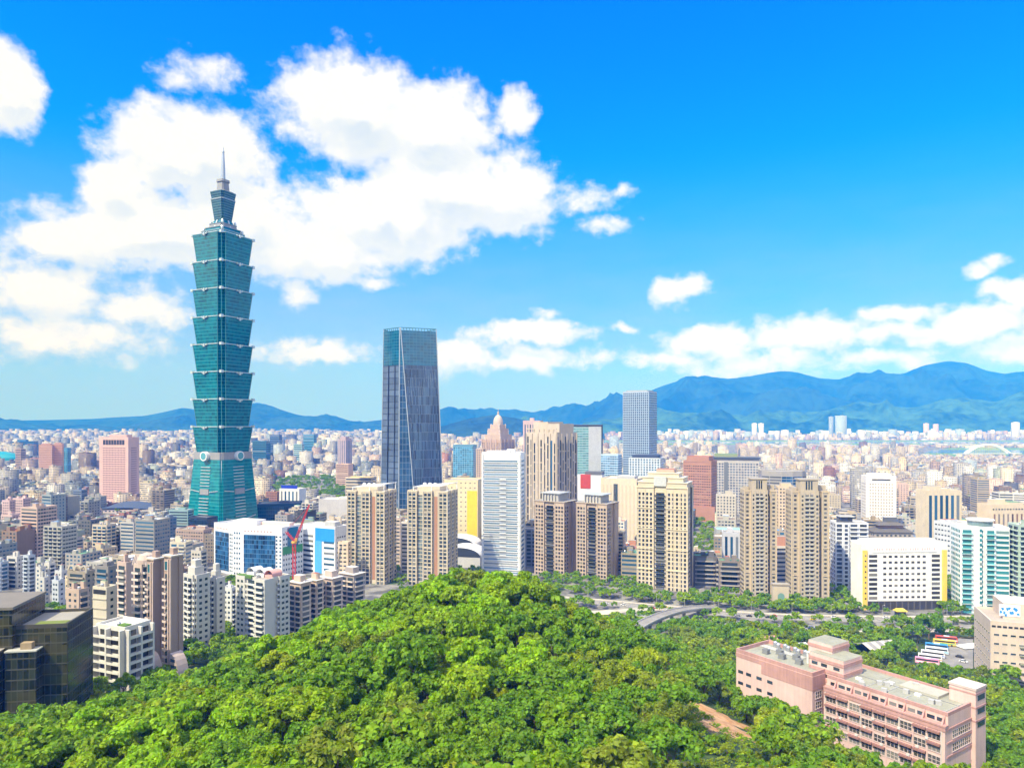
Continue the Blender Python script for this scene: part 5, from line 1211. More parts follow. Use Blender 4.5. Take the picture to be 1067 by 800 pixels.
# tan rows climbing behind the crest
for (px, top, D, c, lab) in (((301, 324), 610, 452, (.60, .46, .36), 'tan block with corner balconies beside the terraced white block'), ((321, 337), 607, 462, (.62, .47, .37), 'tan tower with wide roof slab in the middle of the tan row'), ((333, 357), 605, 470, (.55, .43, .37), 'tan block on shaded side of the tan row, next to tree crowns'), ((354, 380), 601, 486, (.36, .31, .28), 'dark tan end block of the tan row, half hidden by crest trees')):
    B = res(px, top, D, -32, .75, c, lab, {0: 'balcony', 1: 'balconyw', 3: 'grid'}, bm=wallm((.64, .54, .46)), bm2=wallm((.66, .56, .48)), sp=2.8, win=(2, 1.2), group='tan row of flats', huts=1, tanks=1)
    B.block('roof_slab', B.x0 - .9, B.x1 + .9, B.y0 - .9, B.y1 + .9, B.H + 1.11, B.H + 1.6, wallm((.56, .46, .38)), ROOFW); B.block('roof_hut', B.x0 * .6, B.x1 * .5, B.y0 * .5, B.y1 * .6, B.H + 1.61, B.H + 5.5, wallm(c), ROOFR if px[0] in (321,) else ROOFW); B.done()

# farther back: towards the tallest tower
LIST = [
 # px, top, D, rot, asp, colour, style, label
 ((96, 121), 548, 672, -14, .7, (.60, .53, .42), {0: 'balcony', 1: 'balcony', 3: 'grid'}, 'tall cream tower with long vertical balcony slots, middle of the left flats'),
 ((118, 137), 549, 690, -30, .9, (.40, .38, .37), {0: 'balconyw', 1: 'grid'}, 'grey shaded tower grown together with the tall cream slotted tower'),
 ((150.5, 169), 538, 790, -12, .6, (.64, .64, .60), {0: 'balconyw', 1: 'blank'}, 'white framed tower with open balconies before the teal tower foot'),
 ((167, 184), 540, 800, -26, .7, (.16, .22, .32), {0: 'grid', 1: 'balcony'}, 'dark blue tower joined to the white framed balcony tower'),
 ((176, 202), 532, 900, -8, .5, (.30, .44, .45), {0: 'band', 1: 'band'}, 'teal and white office with flat grey roof close by the tallest tower'),
 ((183, 223), 553, 770, -14, .5, (.47, .35, .28), {0: 'grid', 1: 'grid'}, 'long brown block with square dark windows left of the blue glazed office'),
 ((177, 201), 566, 620, -10, .7, (.66, .60, .46), {0: 'balcony', 1: 'band', 3: 'blank'}, 'cream block with plain round stair shafts behind the brown penthouse towers'),
 ((199, 216), 575, 600, -16, .8, (.58, .54, .47), {0: 'grid', 1: 'balcony'}, 'grey cream block with drum on roof between cream block and blue glazed office'),
 ((-14, 16), 556, 735, -14, .7, (.56, .48, .42), {0: 'grid', 1: 'grid'}, 'beige grid block at the edge with brown dark flank beyond white flats'),
 ((15, 31), 552, 745, -18, .8, (.20, .15, .15), {0: 'balconyw', 1: 'blank'}, 'dark brown tower with single teal window column at the edge flats'),
 ((32.5, 50), 564, 700, -30, .7, (.60, .30, .16), {0: 'balcony', 1: 'grid'}, 'orange brick tower with brown shaded flank among the left flats'),
 ((55, 68), 551, 715, -20, .8, (.64, .56, .44), {0: 'balcony', 1: 'balcony'}, 'slim cream tower with white ribs right of the orange brick tower'),
 ((65, 87), 562, 690, -28, .7, (.58, .53, .45), {0: 'balcony', 1: 'band', 3: 'grid'}, 'cream tower with dark teal glass flank below a bushy courtyard'),
 ((80, 97), 549, 770, -16, .8, (.46, .45, .47), {0: 'grid', 1: 'grid'}, 'grey gridded tower behind the tall cream slotted tower'),
 ((37, 51), 540, 850, -18, .8, (.66, .66, .58), {0: 'balconyw', 1: 'blank'}, 'white tower with planted roof terraces before the mauve wide block'),
 ((50, 63), 545, 860, -26, .8, (.22, .24, .30), {0: 'grid', 1: 'balcony'}, 'dark slate tower beside the white planted terrace tower'),
 ((44, 77), 518, 1080, -10, .5, (.42, .33, .36), {0: 'blank', 1: 'grid'}, 'wide mauve windowless block behind the white planted terrace tower'),
 ((76, 91), 511, 1120, -14, .7, (.22, .27, .36), {0: 'band', 1: 'band'}, 'slate blue block next to the wide mauve block'),
 ((77, 106), 532, 1000, -12, .6, (.64, .48, .46), {0: 'grid', 1: 'grid'}, 'pale pink low block with big dark opening under the pink gridded tower'),
 ((2, 16), 522, 880, -10, .8, (.66, .48, .47), {0: 'grid', 1: 'grid'}, 'pale pink stepped block, farthest corner of the pink stepped estate'),
 ((13, 32), 520, 900, -12, .7, (.68, .50, .48), {0: 'grid', 1: 'grid'}, 'pale pink stepped block with gable tops, highest of the pink estate'),
 ((30, 45), 528, 890, -20, .8, (.60, .44, .44), {0: 'grid', 1: 'grid'}, 'pale pink stepped block with mauve flank closing the pink estate'),
 ((1, 20), 537, 850, -12, .6, (.67, .50, .48), {0: 'grid', 1: 'grid'}, 'low pink block with dark square recess in front of the pink estate'),
 ((19, 33), 540, 845, -12, .6, (.66, .49, .47), {0: 'grid', 1: 'grid'}, 'low plain pink block in front of the pink estate, nearer white planted tower'),
 ((-8, 9), 587, 590, -14, .8, (.40, .46, .54), {0: 'balcony', 1: 'balcony'}, 'blue grey balcony block cut by the edge, behind the dark olive office'),
 ((7, 26), 581, 600, -14, .7, (.66, .64, .60), {0: 'balconyw', 1: 'grid'}, 'white apartment block with deep shadowed balconies behind the dark olive office'),
 ((24, 37), 580, 585, -24, .8, (.48, .53, .60), {0: 'balconyw', 1: 'balcony'}, 'blue white apartment block ending the row behind the dark olive office'),
 ((37, 48), 592, 580, -18, .9, (.62, .61, .57), {0: 'grid', 1: 'grid'}, 'small white walk-up flat nearest the blue white apartment block'),
 ((46, 58), 588, 600, -22, .9, (.66, .64, .60), {0: 'grid', 1: 'balcony'}, 'small white walk-up flat with tall roof room in the middle of white flats'),
 ((57, 71), 596, 585, -18, .8, (.62, .63, .62), {0: 'grid', 1: 'grid'}, 'small white walk-up flat beside bushy courtyard trees'),
 ((40, 52), 603, 545, -16, .8, (.58, .57, .54), {0: 'grid', 1: 'grid'}, 'lowest grey white walk-up flat above the courtyard trees'),
 ((54, 68), 606, 540, -20, .8, (.56, .60, .64), {0: 'grid', 1: 'grid'}, 'bluish walk-up flat above the courtyard trees'),
 ((70, 101), 597, 470, -16, .6, (.40, .34, .26), {0: 'balconyw', 1: 'grid'}, 'brown terraced block with arched roof hoops beside the small beige house'),
 ((99, 124), 592, 440, -20, .7, (.28, .26, .25), {0: 'balconyw', 1: 'grid'}, 'dark grey terraced block with white frames behind plain cream block'),
 ((69, 93), 616, 400, -18, .7, (.60, .45, .36), {0: 'grid', 1: 'balconyw'}, 'small beige house with flat orange roof behind dark olive office'),
]
for k, (px, top, D, rot, asp, c, st, lab) in enumerate(LIST):
    c = tuple(round(x * .88, 3) for x in c)
    B = res(px, top, D, rot, asp, c, lab, st, seed=100 + k, win=(1.7, 1.5), sp=3.0, name='apartment_tower' if 'tower' in lab.split(' with')[0] else 'apartment_block', cat='apartment tower' if 'tower' in lab.split(' with')[0] else 'apartment block',
            bm=wallm(tuple(min(.75, x * 1.15) for x in c)), roof=rnd.choice([ROOF, ROOFW, ROOFG, ROOF]), mx=70, gm=GLASS if k % 3 else GLASSB)
    if 'arched' in lab:
        for sx in (.05, .4, .72):
            m = MB(); cx_ = B.x0 + sx * B.W + 2.4
            for j in range(9): m.beam((cx_ + 2.4 * math.cos(math.pi * j / 9), B.y0 + .5, B.H + 2 + 2.6 * math.sin(math.pi * j / 9)), (cx_ + 2.4 * math.cos(math.pi * (j + 1) / 9), B.y0 + .5, B.H + 2 + 2.6 * math.sin(math.pi * (j + 1) / 9)), .8, 1)
            m.beam((cx_ - 2.4, B.y0 + .5, B.H), (cx_ - 2.4, B.y0 + .5, B.H + 2), .8, 1); m.beam((cx_ + 2.4, B.y0 + .5, B.H), (cx_ + 2.4, B.y0 + .5, B.H + 2), .8, 1); m.build('roof_arch', wallm((.55, .48, .38)), B.root)
    B.done()

# ------------------------------------------------------------------ the pink school on the slope
PKL, PKD = wallm((.72, .51, .455), .75, .22), wallm((.52, .30, .265), .75, .28); SROOF = wallm((.33, .33, .26), .9, .3, .2)
U = Vector((-.555, .832, 0)); V = Vector((.832, .555, 0)); O = Vector((125, 205, 0))
sch = bpy.data.objects.new('school_building', None); COL.objects.link(sch)
sch.matrix_world = Matrix.Translation(O) @ Matrix(((-U.x, V.x, 0, 0), (-U.y, V.y, 0, 0), (0, 0, 1, 0), (0, 0, 0, 1)))
tag(sch, 'long pink school building with dark pink bands and flat grey roofs on the slope', 'school')
OCC.append((115, 220, 20)); OCC.append((95, 250, 20))
def sbox(kind, a0, a1, v0, v1, z0, z1, mat=PKL, top=None, par=None):
    """a0, a1 run along the front away from the near corner"""
    return MB().box(-a1, -a0, v0, v1, z0, z1, 0, 1).build(kind, [mat, top or mat], par or sch)
ZT = 55.3
sbox('wall', 0, 38, 0, 21.5, 24, ZT - 3.4, PKL, SROOF); sbox('wall', 0, 38, 1.8, 21.5, ZT - 3.396, ZT - .5, PKL, SROOF)
for (a0, a1, v0, v1) in ((0, 38, 1.7, 2.2), (0, 38, 21, 21.5), (0, .5, 2.2, 21)): sbox('parapet', a0, a1, v0, v1, ZT - .496, ZT + .5, PKD)
sbox('string_course', -.25, 38, -.3, 1.6, ZT - 3.39, ZT - 2.9, PKD); sbox('string_course', -.2, 38, -.22, .1, ZT - 4.6, ZT - 3.6, PKD)
WF = wallm((.62, .50, .46)); AW = wallm((.32, .17, .145))
wm = MB().box(-1.7, 1.7, -.02, .1, -1.05, 1.05, 0); 
for x in (-1.74, -.58, .58, 1.74): wm.box(x - .07, x + .07, -.12, .06, -1.1, 1.1, 1)
wm.box(-1.81, 1.81, -.12, .06, 1.1, 1.26, 1).box(-1.81, 1.81, -.2, .06, -1.26, -1.1, 1).box(-1.68, 1.68, -.1, .06, -.1, .02, 1)
wme = wm.mesh('window', [glassm((.07, .07, .065), .12, .6, .6, .35), WF]); ame = MB().box(-1.9, 1.9, -.95, .02, -.12, .12).box(-1.9, 1.9, -.95, -.8, -.5, -.12).mesh('awning', AW)
for k in range(9):
    for r_ in range(4):
        for h in (-1, 1):
            a = 3.0 + k * 4.05 + h * .0
            if h == 1: continue
            wo = link('window', wme, sch, (-a, 0, ZT - 6.6 - 3.5 * r_))
            if (k + r_) % 4 != 2: link('awning', ame, wo, (0, 0, 1.45))
for k in range(10): sbox('pilaster', .8 + k * 4.05, 1.15 + k * 4.05, -.16, .02, 24, ZT - 4.6, PKL if k % 3 else wallm((.62, .56, .52)))
cwm = MB().box(-1.1, 1.1, -.05, .1, -.55, .55, 0).mesh('window', [GLASS])
for k in range(13): link('window', cwm, sch, (-(2 + k * 2.8), 1.8, ZT - 2.1)); 
for k in range(7): link('buttress', MB().face([(-.25, -.2, -2.4), (.25, -.2, -2.4), (.25, 1.8, .6), (-.25, 1.8, .6)]).face([(-.25, -.2, -2.4), (-.25, 1.8, .6), (-.25, 1.8, -2.4)]).face([(.25, -.2, -2.4), (.25, 1.8, -2.4), (.25, 1.8, .6)]).mesh('buttress', PKD), sch, (-(1 + k * 5.6), 0, ZT - 1))
# end wall with its corner tower
for z in (4, 8, 12): sbox('string_course', -.2, .05, 1, 21.4, ZT - z - .6, ZT - z, PKD)
for k in range(4):
    o = link('window', wme, sch, (0, 6 + 3.8 * k, ZT - 6.4)); o.rotation_euler = (0, 0, R(90)); o = link('window', wme, sch, (0, 6 + 3.8 * k, ZT - 10.2)); o.rotation_euler = (0, 0, R(90))
sbox('stair_tower', -1.2, 6.2, 16, 22.6, 24, ZT + 4.2, PKL, wallm((.62, .52, .46))); sbox('string_course', -1.4, 6.4, 15.8, 22.8, ZT + 4.204, ZT + 4.9, wallm((.60, .48, .44)), wallm((.62, .54, .48)))
for z in (1.0, -3, -7): sbox('window_band', -1.28, -1.0, 17.2, 21.8, ZT + z, ZT + z + 1.6, GLASS)
for z in (2.9, -1.2, -5.2): sbox('string_course', -1.32, 6.3, 15.9, 22.7, ZT + z, ZT + z + .5, PKD)
# middle stair tower
sbox('stair_tower', 33.5, 46, 4, 15, 24, ZT + 5.6, PKL, SROOF); sbox('stair_tower', 40, 49, 8, 18, 24, ZT + 8.4, PKL, SROOF)
for z in (-3, .2, 3.4): sbox('string_course', 33.3, 46.1, 3.8, 15.2, ZT + z, ZT + z + 1.1, PKD)
sbox('string_course', 39.8, 49.2, 7.8, 18.2, ZT + 6.4, ZT + 7.5, PKD)
for k, a in enumerate((36, 40.5, 44)): link('window', cwm, sch, (-a, 4, ZT + 2.4)); link('window', cwm, sch, (-a, 4, ZT - 1))
# hall block
ZL = 56.2
sbox('wall', 40, 71, -3.4, 15.5, 14, ZL - .8, PKL, SROOF)
for (a0, a1, v0, v1) in ((40, 71, -3.4, -2.9), (40, 71, 15, 15.5), (40, 40.5, -2.9, 15), (70.5, 71, -2.9, 15)): sbox('parapet', a0, a1, v0, v1, ZL - .796, ZL + .5, PKD)
sbox('painted_band', 39.9, 60, -3.5, -3.38, ZL - 5.6, ZL - .9, PKD); sbox('painted_band', 60, 71.1, -3.5, -3.38, ZL - 2.4, ZL - .9, PKD); sbox('painted_band', 39.86, 39.98, -3.4, 3.9, ZL - 5.6, ZL - .9, PKD)
for k, a in enumerate((52, 56.5, 61, 65.5, 69)):
    for r_ in range(3):
        if k == 0 and r_ < 2: continue
        link('window', cwm, sch, (-a, -3.4, ZL - 7.6 - 4.1 * r_))
for r_ in range(3): o = link('window', wme, sch, (-40, 0, ZL - 7.4 - 3.4 * r_)); o.rotation_euler = (0, 0, R(90))
q = random.Random(5)
for k in range(7): link('vent_pipe', MB().lathe([(.45, 0), (.45, 3.6), (.6, 3.7), (.6, 4.1), (0, 4.4)], 10).mesh('vent_pipe', plain((.7, .7, .68), .4)), sch, (-(42 + k * 1.15), 7.5, ZL - .79))
for k in range(5):
    link('roof_unit', MB().box(-1.1, 1.1, -.8, .8, .3, 1.7).box(-1.2, 1.2, -.9, -.7, 0, .3).box(-1.2, 1.2, .7, .9, 0, .3).tube((0, 0, 1.7), (0, 0, 1.95), .6).mesh('roof_unit', wallm((.22, .23, .23))), sch, (-(50 + k * 3.4), 4 + (k % 2) * 3.4, ZL - .79))
q = random.Random(9)
for k in range(9):
    a, v = q.uniform(3, 31), q.uniform(4, 19); link('roof_unit', MB().box(-.8, .8, -.6, .6, .2, 1.3).box(-.85, .85, -.65, -.5, 0, .2).box(-.85, .85, .5, .65, 0, .2).mesh('roof_unit', wallm((.45, .45, .44))), sch, (-a, v, ZT - .49), q.uniform(0, 1))
for k in range(8): link('water_tank', MB().lathe([(0, 0), (.8, 0), (.8, 1.7), (.5, 2.1), (0, 2.2)], 10).mesh('water_tank', STEEL), sch, (-(52 + 2.1 * k), 12.6 + (k % 2) * 1.2, ZL - .79))
for k in range(5): sbox('roof_pipe', 2 + 6 * k, 2.15 + 6 * k, 3, 20, ZT - .47, ZT - .33, plain((.5, .5, .48)))
for k in range(12): link('air_conditioner', MB().box(-.45, .45, -.42, .02, -.3, .3).mesh('air_conditioner', wallm((.6, .6, .58))), sch, (-(5 + k * 2.7), 0, ZT - 8.1 - 3.5 * (k % 3)))
for k in range(3): sbox('roof_pipe', 52, 70, 9 + k, 9.2 + k, ZL - .5, ZL - .3, plain((.6, .6, .6)))
for a, v in ((12, 10), (22, 13), (30, 8)): sbox('roof_hatch', a, a + 1.8, v, v + 1.2, ZT - .49, ZT + .2, WHITE)
sbox('roof_seam', 1, 37, 12.4, 12.6, ZT - .49, ZT - .38, plain((.18, .18, .2))); sbox('roof_slab', 8, 20, 13, 20, ZT - .49, ZT + .25, wallm((.46, .44, .36)))
# ------------------------------------------------------------------ roads, car park, flyover and what drives there
def road_mat(c, name):
    m, b, p = new_mat(name); tc = b.new('ShaderNodeNewGeometry').outputs['Position']
    n1 = b.noise(tc, .15, 5, .6).outputs[0]; n2 = b.noise(tc, 3.0, 3, .6).outputs[0]
    b.put(p.inputs['Base Color'], b.mix(b.rng(b.math('ADD', b.math('MULTIPLY', n1, .7), b.math('MULTIPLY', n2, .3)), .35, .65), c, tuple(x * 1.5 for x in c))); p.inputs['Roughness'].default_value = .9
    return m
ASPH, PAVE = road_mat((.19, .18, .165), 'asphalt'), road_mat((.38, .34, .28), 'paving'); LINE = plain((.8, .8, .78), .6)
def spline(pts, n):
    P_ = [Vector(p) for p in pts]; out_ = []
    for i in range(len(P_) - 1):
        p0, p1, p2, p3 = P_[max(0, i - 1)], P_[i], P_[i + 1], P_[min(len(P_) - 1, i + 2)]
        for k in range(n):
            t = k / n; out_.append(.5 * ((2 * p1) + (p2 - p0) * t + (2 * p0 - 5 * p1 + 4 * p2 - p3) * t * t + (3 * p1 - p0 - 3 * p2 + p3) * t ** 3))
    out_.append(P_[-1]); return out_
def rz(x, y): return gz(x, y)
ROADS = []
def ribbon(name, pts, w_, dz, mat, n=10, lift=0.0):
    L = spline([gp(px, D) for px, D in pts], n); m = MB(); prev = None
    for i, c in enumerate(L):
        d = (L[min(i + 1, len(L) - 1)] - L[max(0, i - 1)]).normalized(); s_ = Vector((-d.y, d.x, 0))
        h = max(rz(*(c + s_ * f * w_).xy) for f in (-.5, -.25, 0, .25, .5)) + dz
        row = [(*(c + s_ * f * w_).xy, h) for f in (-.5, -.17, .17, .5)]
        if prev:
            for k in range(3): m.face([prev[k + 1], prev[k], row[k], row[k + 1]])
            m.face([prev[0], (prev[0][0], prev[0][1], prev[0][2] - 1.5), (row[0][0], row[0][1], row[0][2] - 1.5), row[0]])
            m.face([prev[3], row[3], (row[3][0], row[3][1], row[3][2] - 1.5), (prev[3][0], prev[3][1], prev[3][2] - 1.5)])
        prev = row
    o = m.build(name, mat); tag(o, kind='structure')
    ROADS.append(([(c.x, c.y) for c in L], w_ / 2 + 2.0)); return L
def dashes(L, w_, dz, offs, dash=4, gap=7):
    m = MB(); acc_ = 0
    for i in range(len(L) - 1):
        d = (L[i + 1] - L[i]); l = d.length; d.normalize(); s_ = Vector((-d.y, d.x, 0)); t = 0
        while t < l:
            a, c = L[i] + d * t, L[i] + d * min(l, t + dash)
            ha = max(rz(*(a + s_ * f * w_).xy) for f in (-.5, 0, .5)) + dz; hc = max(rz(*(c + s_ * f * w_).xy) for f in (-.5, 0, .5)) + dz
            for off in offs: m.face([(*(a + s_ * (off - .12)).xy, ha), (*(c + s_ * (off - .12)).xy, hc), (*(c + s_ * (off + .12)).xy, hc), (*(a + s_ * (off + .12)).xy, ha)])
            t += dash + gap
    tag(m.build('road_marking', LINE), kind='structure')
up = [(560, 566), (620, 552), (680, 536), (740, 522), (800, 510), (880, 504), (980, 501), (1130, 497)]
lo = [(650, 516), (700, 506), (770, 492), (830, 484), (900, 480), (960, 478), (1020, 476), (1130, 472)]
L1 = ribbon('road', up, 13, .25, ASPH); L2 = ribbon('road', lo, 11, .25, ASPH)
ribbon('pavement', [(p, d + 9.5) for p, d in up], 3.5, .38, PAVE); ribbon('pavement', [(p, d - 9) for p, d in lo[2:]], 3.5, .38, PAVE)
dashes(L1, 13, .262, (-2, 2)); dashes(L2, 11, .262, (0,))
ribbon('road', [(590, 520), (630, 524), (668, 531), (690, 534)], 9, .3, PAVE)
ribbon('path', [(96, 330), (130, 318), (160, 318), (190, 340), (215, 365)], 4, .25, PAVE); ribbon('path', [(110, 300), (150, 296), (185, 312), (210, 335)], 3, .25, PAVE)
# car park
m = MB(); cp = [gp(955, 392), gp(1014, 384), gp(1014, 436), gp(975, 440)]; hh = max(gz(*c.xy) for c in cp) + .4
m.prism([c.xy for c in cp], hh - 3, hh); tag(m.build('car_park', ASPH), kind='structure'); ROADS.append(([c.xy for c in cp[:2]], 14)); ROADS.append(([tuple(gp(985, 415).xy), tuple(gp(992, 430).xy)], 22)); HPARK = hh
ROADS.append(([tuple(gp(1020, 380).xy), tuple(gp(1100, 372).xy)], 14))
# flyover ramp
fl = empty('flyover', gp(700, 500, 0)); tag(fl, 'grey curved flyover ramp on piers above the trees before the big cream tower', 'flyover')
FL = spline([Vector((*gp(px, D).xy, zpx(py, D))) for px, D, py in ((664, 452, 653), (674, 464, 647.5), (688, 480, 641.5), (704, 496, 636.5), (722, 512, 633.5), (742, 528, 632))], 8)
md, mp = MB(), MB(); prev = None
for i, c in enumerate(FL):
    d = (FL[min(i + 1, len(FL) - 1)] - FL[max(0, i - 1)]); d.z = 0; d.normalize(); s_ = Vector((-d.y, d.x, 0))
    row = [c + s_ * 4.2, c - s_ * 4.2, c - s_ * 3.5 - Vector((0, 0, 1.6)), c + s_ * 3.5 - Vector((0, 0, 1.6))]
    if prev:
        for k in range(4):
            j = (k + 1) % 4; md.face([prev[j], prev[k], row[k], row[j]], 0 if k == 0 else 1)
        for k in (0, 1): 
            mp.beam(prev[k] + Vector((0, 0, .45)), row[k] + Vector((0, 0, .45)), .35, .9)
    prev = row
ob = fl.location
def shift(m): m.v = [(x - ob.x, y - ob.y, z - ob.z) for x, y, z in m.v]; return m
shift(md).build('deck', [ASPH, wallm((.40, .38, .35))], fl); shift(mp).build('parapet', wallm((.52, .50, .46)), fl)
for i in range(4, len(FL) - 2, 6):
    c = FL[i]; g0 = gz(*c.xy)
    if c.z - g0 > 2.5: shift(MB().box(c.x - 1, c.x + 1, c.y - 1, c.y + 1, g0 - 1, c.z - 1.5)).build('pier', wallm((.40, .38, .35)), fl)
ROADS.append(([(c.x, c.y) for c in FL], 5.5))
# striped shed
sp_ = gp(914, 408); sh = empty('shed', (sp_.x, sp_.y, gz(sp_.x, sp_.y)), R(18)); tag(sh, 'open shed with grey and cream striped sheet roof beside the tall dark trees', 'shed'); OCC.append((sp_.x, sp_.y, 14)); ROADS.append(([tuple(sp_.xy), (sp_.x + 1, sp_.y)], 13))
for k in range(7): 
    c_ = (.30, .29, .27) if k % 2 else (.56, .50, .42)
    MB().face([(-11 + 3.1 * k, -8, 6.2), (-11 + 3.1 * (k + 1) - .02, -8, 6.2), (-11 + 3.1 * (k + 1) - .02, 0, 9), (-11 + 3.1 * k, 0, 9)]).face([(-11 + 3.1 * k, 0, 9), (-11 + 3.1 * (k + 1) - .02, 0, 9), (-11 + 3.1 * (k + 1) - .02, 8, 6.2), (-11 + 3.1 * k, 8, 6.2)]).build('roof_sheet', wallm(c_, .5), sh)
for x in (-10, -3, 4, 10):
    for y in (-7, 7): MB().box(x - .2, x + .2, y - .2, y + .2, -.5, 6.4).build('post', STEEL, sh)
MB().box(-10, 10, 6.6, 6.9, 0, 5.5).build('wall', plain((.06, .06, .06)), sh)
for (px, D, lab, c) in ((800, 440, 'small hut with salmon sheet roof among trees behind the school', (.55, .30, .22)), (832, 420, 'small pale shed with white roof behind the school hall block', (.66, .66, .66)), (1008, 420, 'white canopy frame at the edge of the car park', (.8, .8, .8)), (612, 500, 'white site tent roof by the road below brown twin towers', (.78, .76, .70)), (632, 510, 'low cream site hut by the road below brown twin towers', (.6, .48, .38)), (875, 430, 'mossy low hut with yellow brown roof left of striped shed', (.40, .33, .12))):
    c0 = gp(px, D); o = empty('hut', (c0.x, c0.y, gz(c0.x, c0.y)), R(15)); tag(o, lab, 'hut'); ROADS.append(([tuple(c0.xy), (c0.x + 1, c0.y)], 7))
    MB().box(-5, 5, -3, 3, -1, 3).build('wall', wallm((.45, .42, .38)), o); MB().prism([(-5.6, -3.6), (5.6, -3.6), (5.6, 3.6), (-5.6, 3.6)], 3.004, 4.6, poly1=[(-5, -.3), (5, -.3), (5, .3), (-5, .3)]).build('roof', wallm(c, .6), o); MB().box(-1, 1, -3.06, -2.98, 0, 2.1).build('door', DARK, o)

# buses and cars: wheels are meshes of their own, body one mesh, glass another
WHL = MB().tube((-.15, 0, 0), (.15, 0, 0), .5, n=12).mesh('wheel', plain((.02, .02, .02), .8))
WHS = MB().tube((-.11, 0, 0), (.11, 0, 0), .33, n=10).mesh('wheel', plain((.02, .02, .02), .8))
def bus(px, D, rot, c, stripe, lab):
    p_ = gp(px, D, HPARK + .004); o = empty('bus', p_, R(rot)); tag(o, lab, 'bus', 'coaches in the car park')
    m = MB().box(-1.25, 1.25, -5.8, 5.8, .45, 2.0); m.prism([(-1.25, -5.8), (1.25, -5.8), (1.25, 5.8), (-1.25, 5.8)], 2.0, 3.35, poly1=[(-1.14, -5.5), (1.14, -5.5), (1.14, 5.7), (-1.14, 5.7)]); m.build('body', plain(c, .35), o)
    for s_ in (-1, 1): MB().box(s_ * 1.22 - .03, s_ * 1.22 + .03, -5.2, 5.3, 2.05, 2.95).build('window_band', DARK, o); MB().box(s_ * 1.26 - .02, s_ * 1.26 + .02, -5.6, 5.6, 1.1, 1.6).build('stripe', plain(stripe, .4), o)
    MB().box(-1.05, 1.05, -5.86, -5.6, 1.5, 2.9).build('windscreen', DARK, o)
    MB().box(-.8, .8, -1.6, 1.4, 3.352, 3.62).build('roof_unit', plain((.7, .7, .7), .5), o)
    for x in (-1.12, 1.12):
        for y in (-3.6, 3.4): link('wheel', WHL, o, (x, y, .5))
bus(966, 391, 62, (.78, .30, .45), (.8, .8, .8), 'pink coach parked nearest the school in the car park'); bus(969, 397, 62, (.80, .80, .78), (.8, .25, .1), 'white coach with red stripe beside the pink coach')
bus(972, 403, 62, (.80, .80, .82), (.1, .2, .6), 'white coach with dark blue stripe in the middle of the coach row'); bus(976, 409.5, 62, (.75, .80, .84), (.05, .4, .7), 'pale coach with bright blue stripe, third white one of the row')
bus(976, 416.5, 62, (.06, .30, .66), (.8, .8, .2), 'blue coach with yellow stripe in the coach row'); bus(984, 424, 68, (.80, .58, .10), (.1, .45, .2), 'yellow coach with green stripe near the red coach'); bus(986, 431, 68, (.62, .10, .08), (.8, .8, .8), 'red coach with white stripe farthest in the car park')
def car(p_, rot, c, lab):
    o = empty('car', p_, rot); tag(o, lab, 'car', 'cars on the roads')
    MB().prism([(-.85, -2.1), (.85, -2.1), (.9, 0), (.85, 2.1), (-.85, 2.1), (-.9, 0)], .3, .85, poly1=[(-.8, -2), (.8, -2), (.85, 0), (.8, 2), (-.8, 2), (-.85, 0)]).build('body', plain(c, .3), o)
    MB().prism([(-.8, -1.1), (.8, -1.1), (.8, 1.7), (-.8, 1.7)], .852, 1.4, poly1=[(-.62, -.5), (.62, -.5), (.62, 1.2), (-.62, 1.2)]).build('window_band', DARK, o)
    MB().box(-.6, .6, -.45, 1.15, 1.404, 1.46).build('roof', plain(c, .3), o)
    for x in (-.8, .8):
        for y in (-1.3, 1.3): link('wheel', WHS, o, (x, y, .33))
CC = [((.75, .75, .75), 'white'), ((.03, .03, .035), 'black'), ((.35, .36, .38), 'silver'), ((.5, .05, .04), 'red'), ((.05, .10, .3), 'blue'), ((.72, .50, .04), 'yellow')]
def on_road(L, w_, f, off, ci, where):
    i = int(f * (len(L) - 2)); d = (L[i + 1] - L[i]).normalized(); s_ = Vector((-d.y, d.x, 0)); p_ = L[i] + s_ * off
    h = max(rz(*(L[i] + s_ * g_ * w_).xy) for g_ in (-.5, 0, .5)) + .27
    car((p_.x, p_.y, h), math.atan2(d.y, d.x) - math.pi / 2, CC[ci][0], '%s car on the %s' % (CC[ci][1], where))
for f, off, ci, where in ((.34, -3, 0, 'far carriageway near the big cream tower'), (.44, 3, 1, 'far carriageway near the dark terraced blocks'), (.52, -3, 2, 'far carriageway below the arched gate'), (.60, 3, 3, 'far carriageway below the gated tan towers'), (.68, -3, 5, 'far carriageway before the white office block'), (.76, 3, 0, 'far carriageway before the yellow end wall'), (.83, -3, 4, 'far carriageway before the turquoise glass tower')): on_road(L1, 13, f, off, ci, where)
for f, off, ci, where in ((.28, 2, 1, 'near carriageway close to the flyover'), (.48, -2, 0, 'near carriageway behind the mossy hut'), (.58, 2, 2, 'near carriageway behind the striped shed'), (.66, -2, 1, 'near carriageway behind the tall dark trees'), (.76, 2, 0, 'near carriageway behind the car park'), (.84, -2, 3, 'near carriageway beside the beige office')): on_road(L2, 11, f, off, ci, where)
MORE = []
for k in range(26):
    L_, w_, side = (L1, 13, 'far') if k % 2 else (L2, 11, 'near'); f = .16 + .76 * ((k * .618) % 1); off = (-4, -1.5, 1.5, 4)[k % 4] if k % 2 else (-2.6, 2.6)[k // 2 % 2]; ci = (0, 1, 2, 0, 4, 0, 1, 5)[k % 8]
    n0 = len(COL.objects); on_road(L_, w_, f, off, ci, 'x'); o = [x for x in COL.objects if x.name.startswith('car') and x.type == 'EMPTY'][-1]
    MORE.append((o, '%s car moving on the %s carriageway of the highway' % (CC[ci][1], side), CX + F * o.location.x / o.location.y, o.location.y))
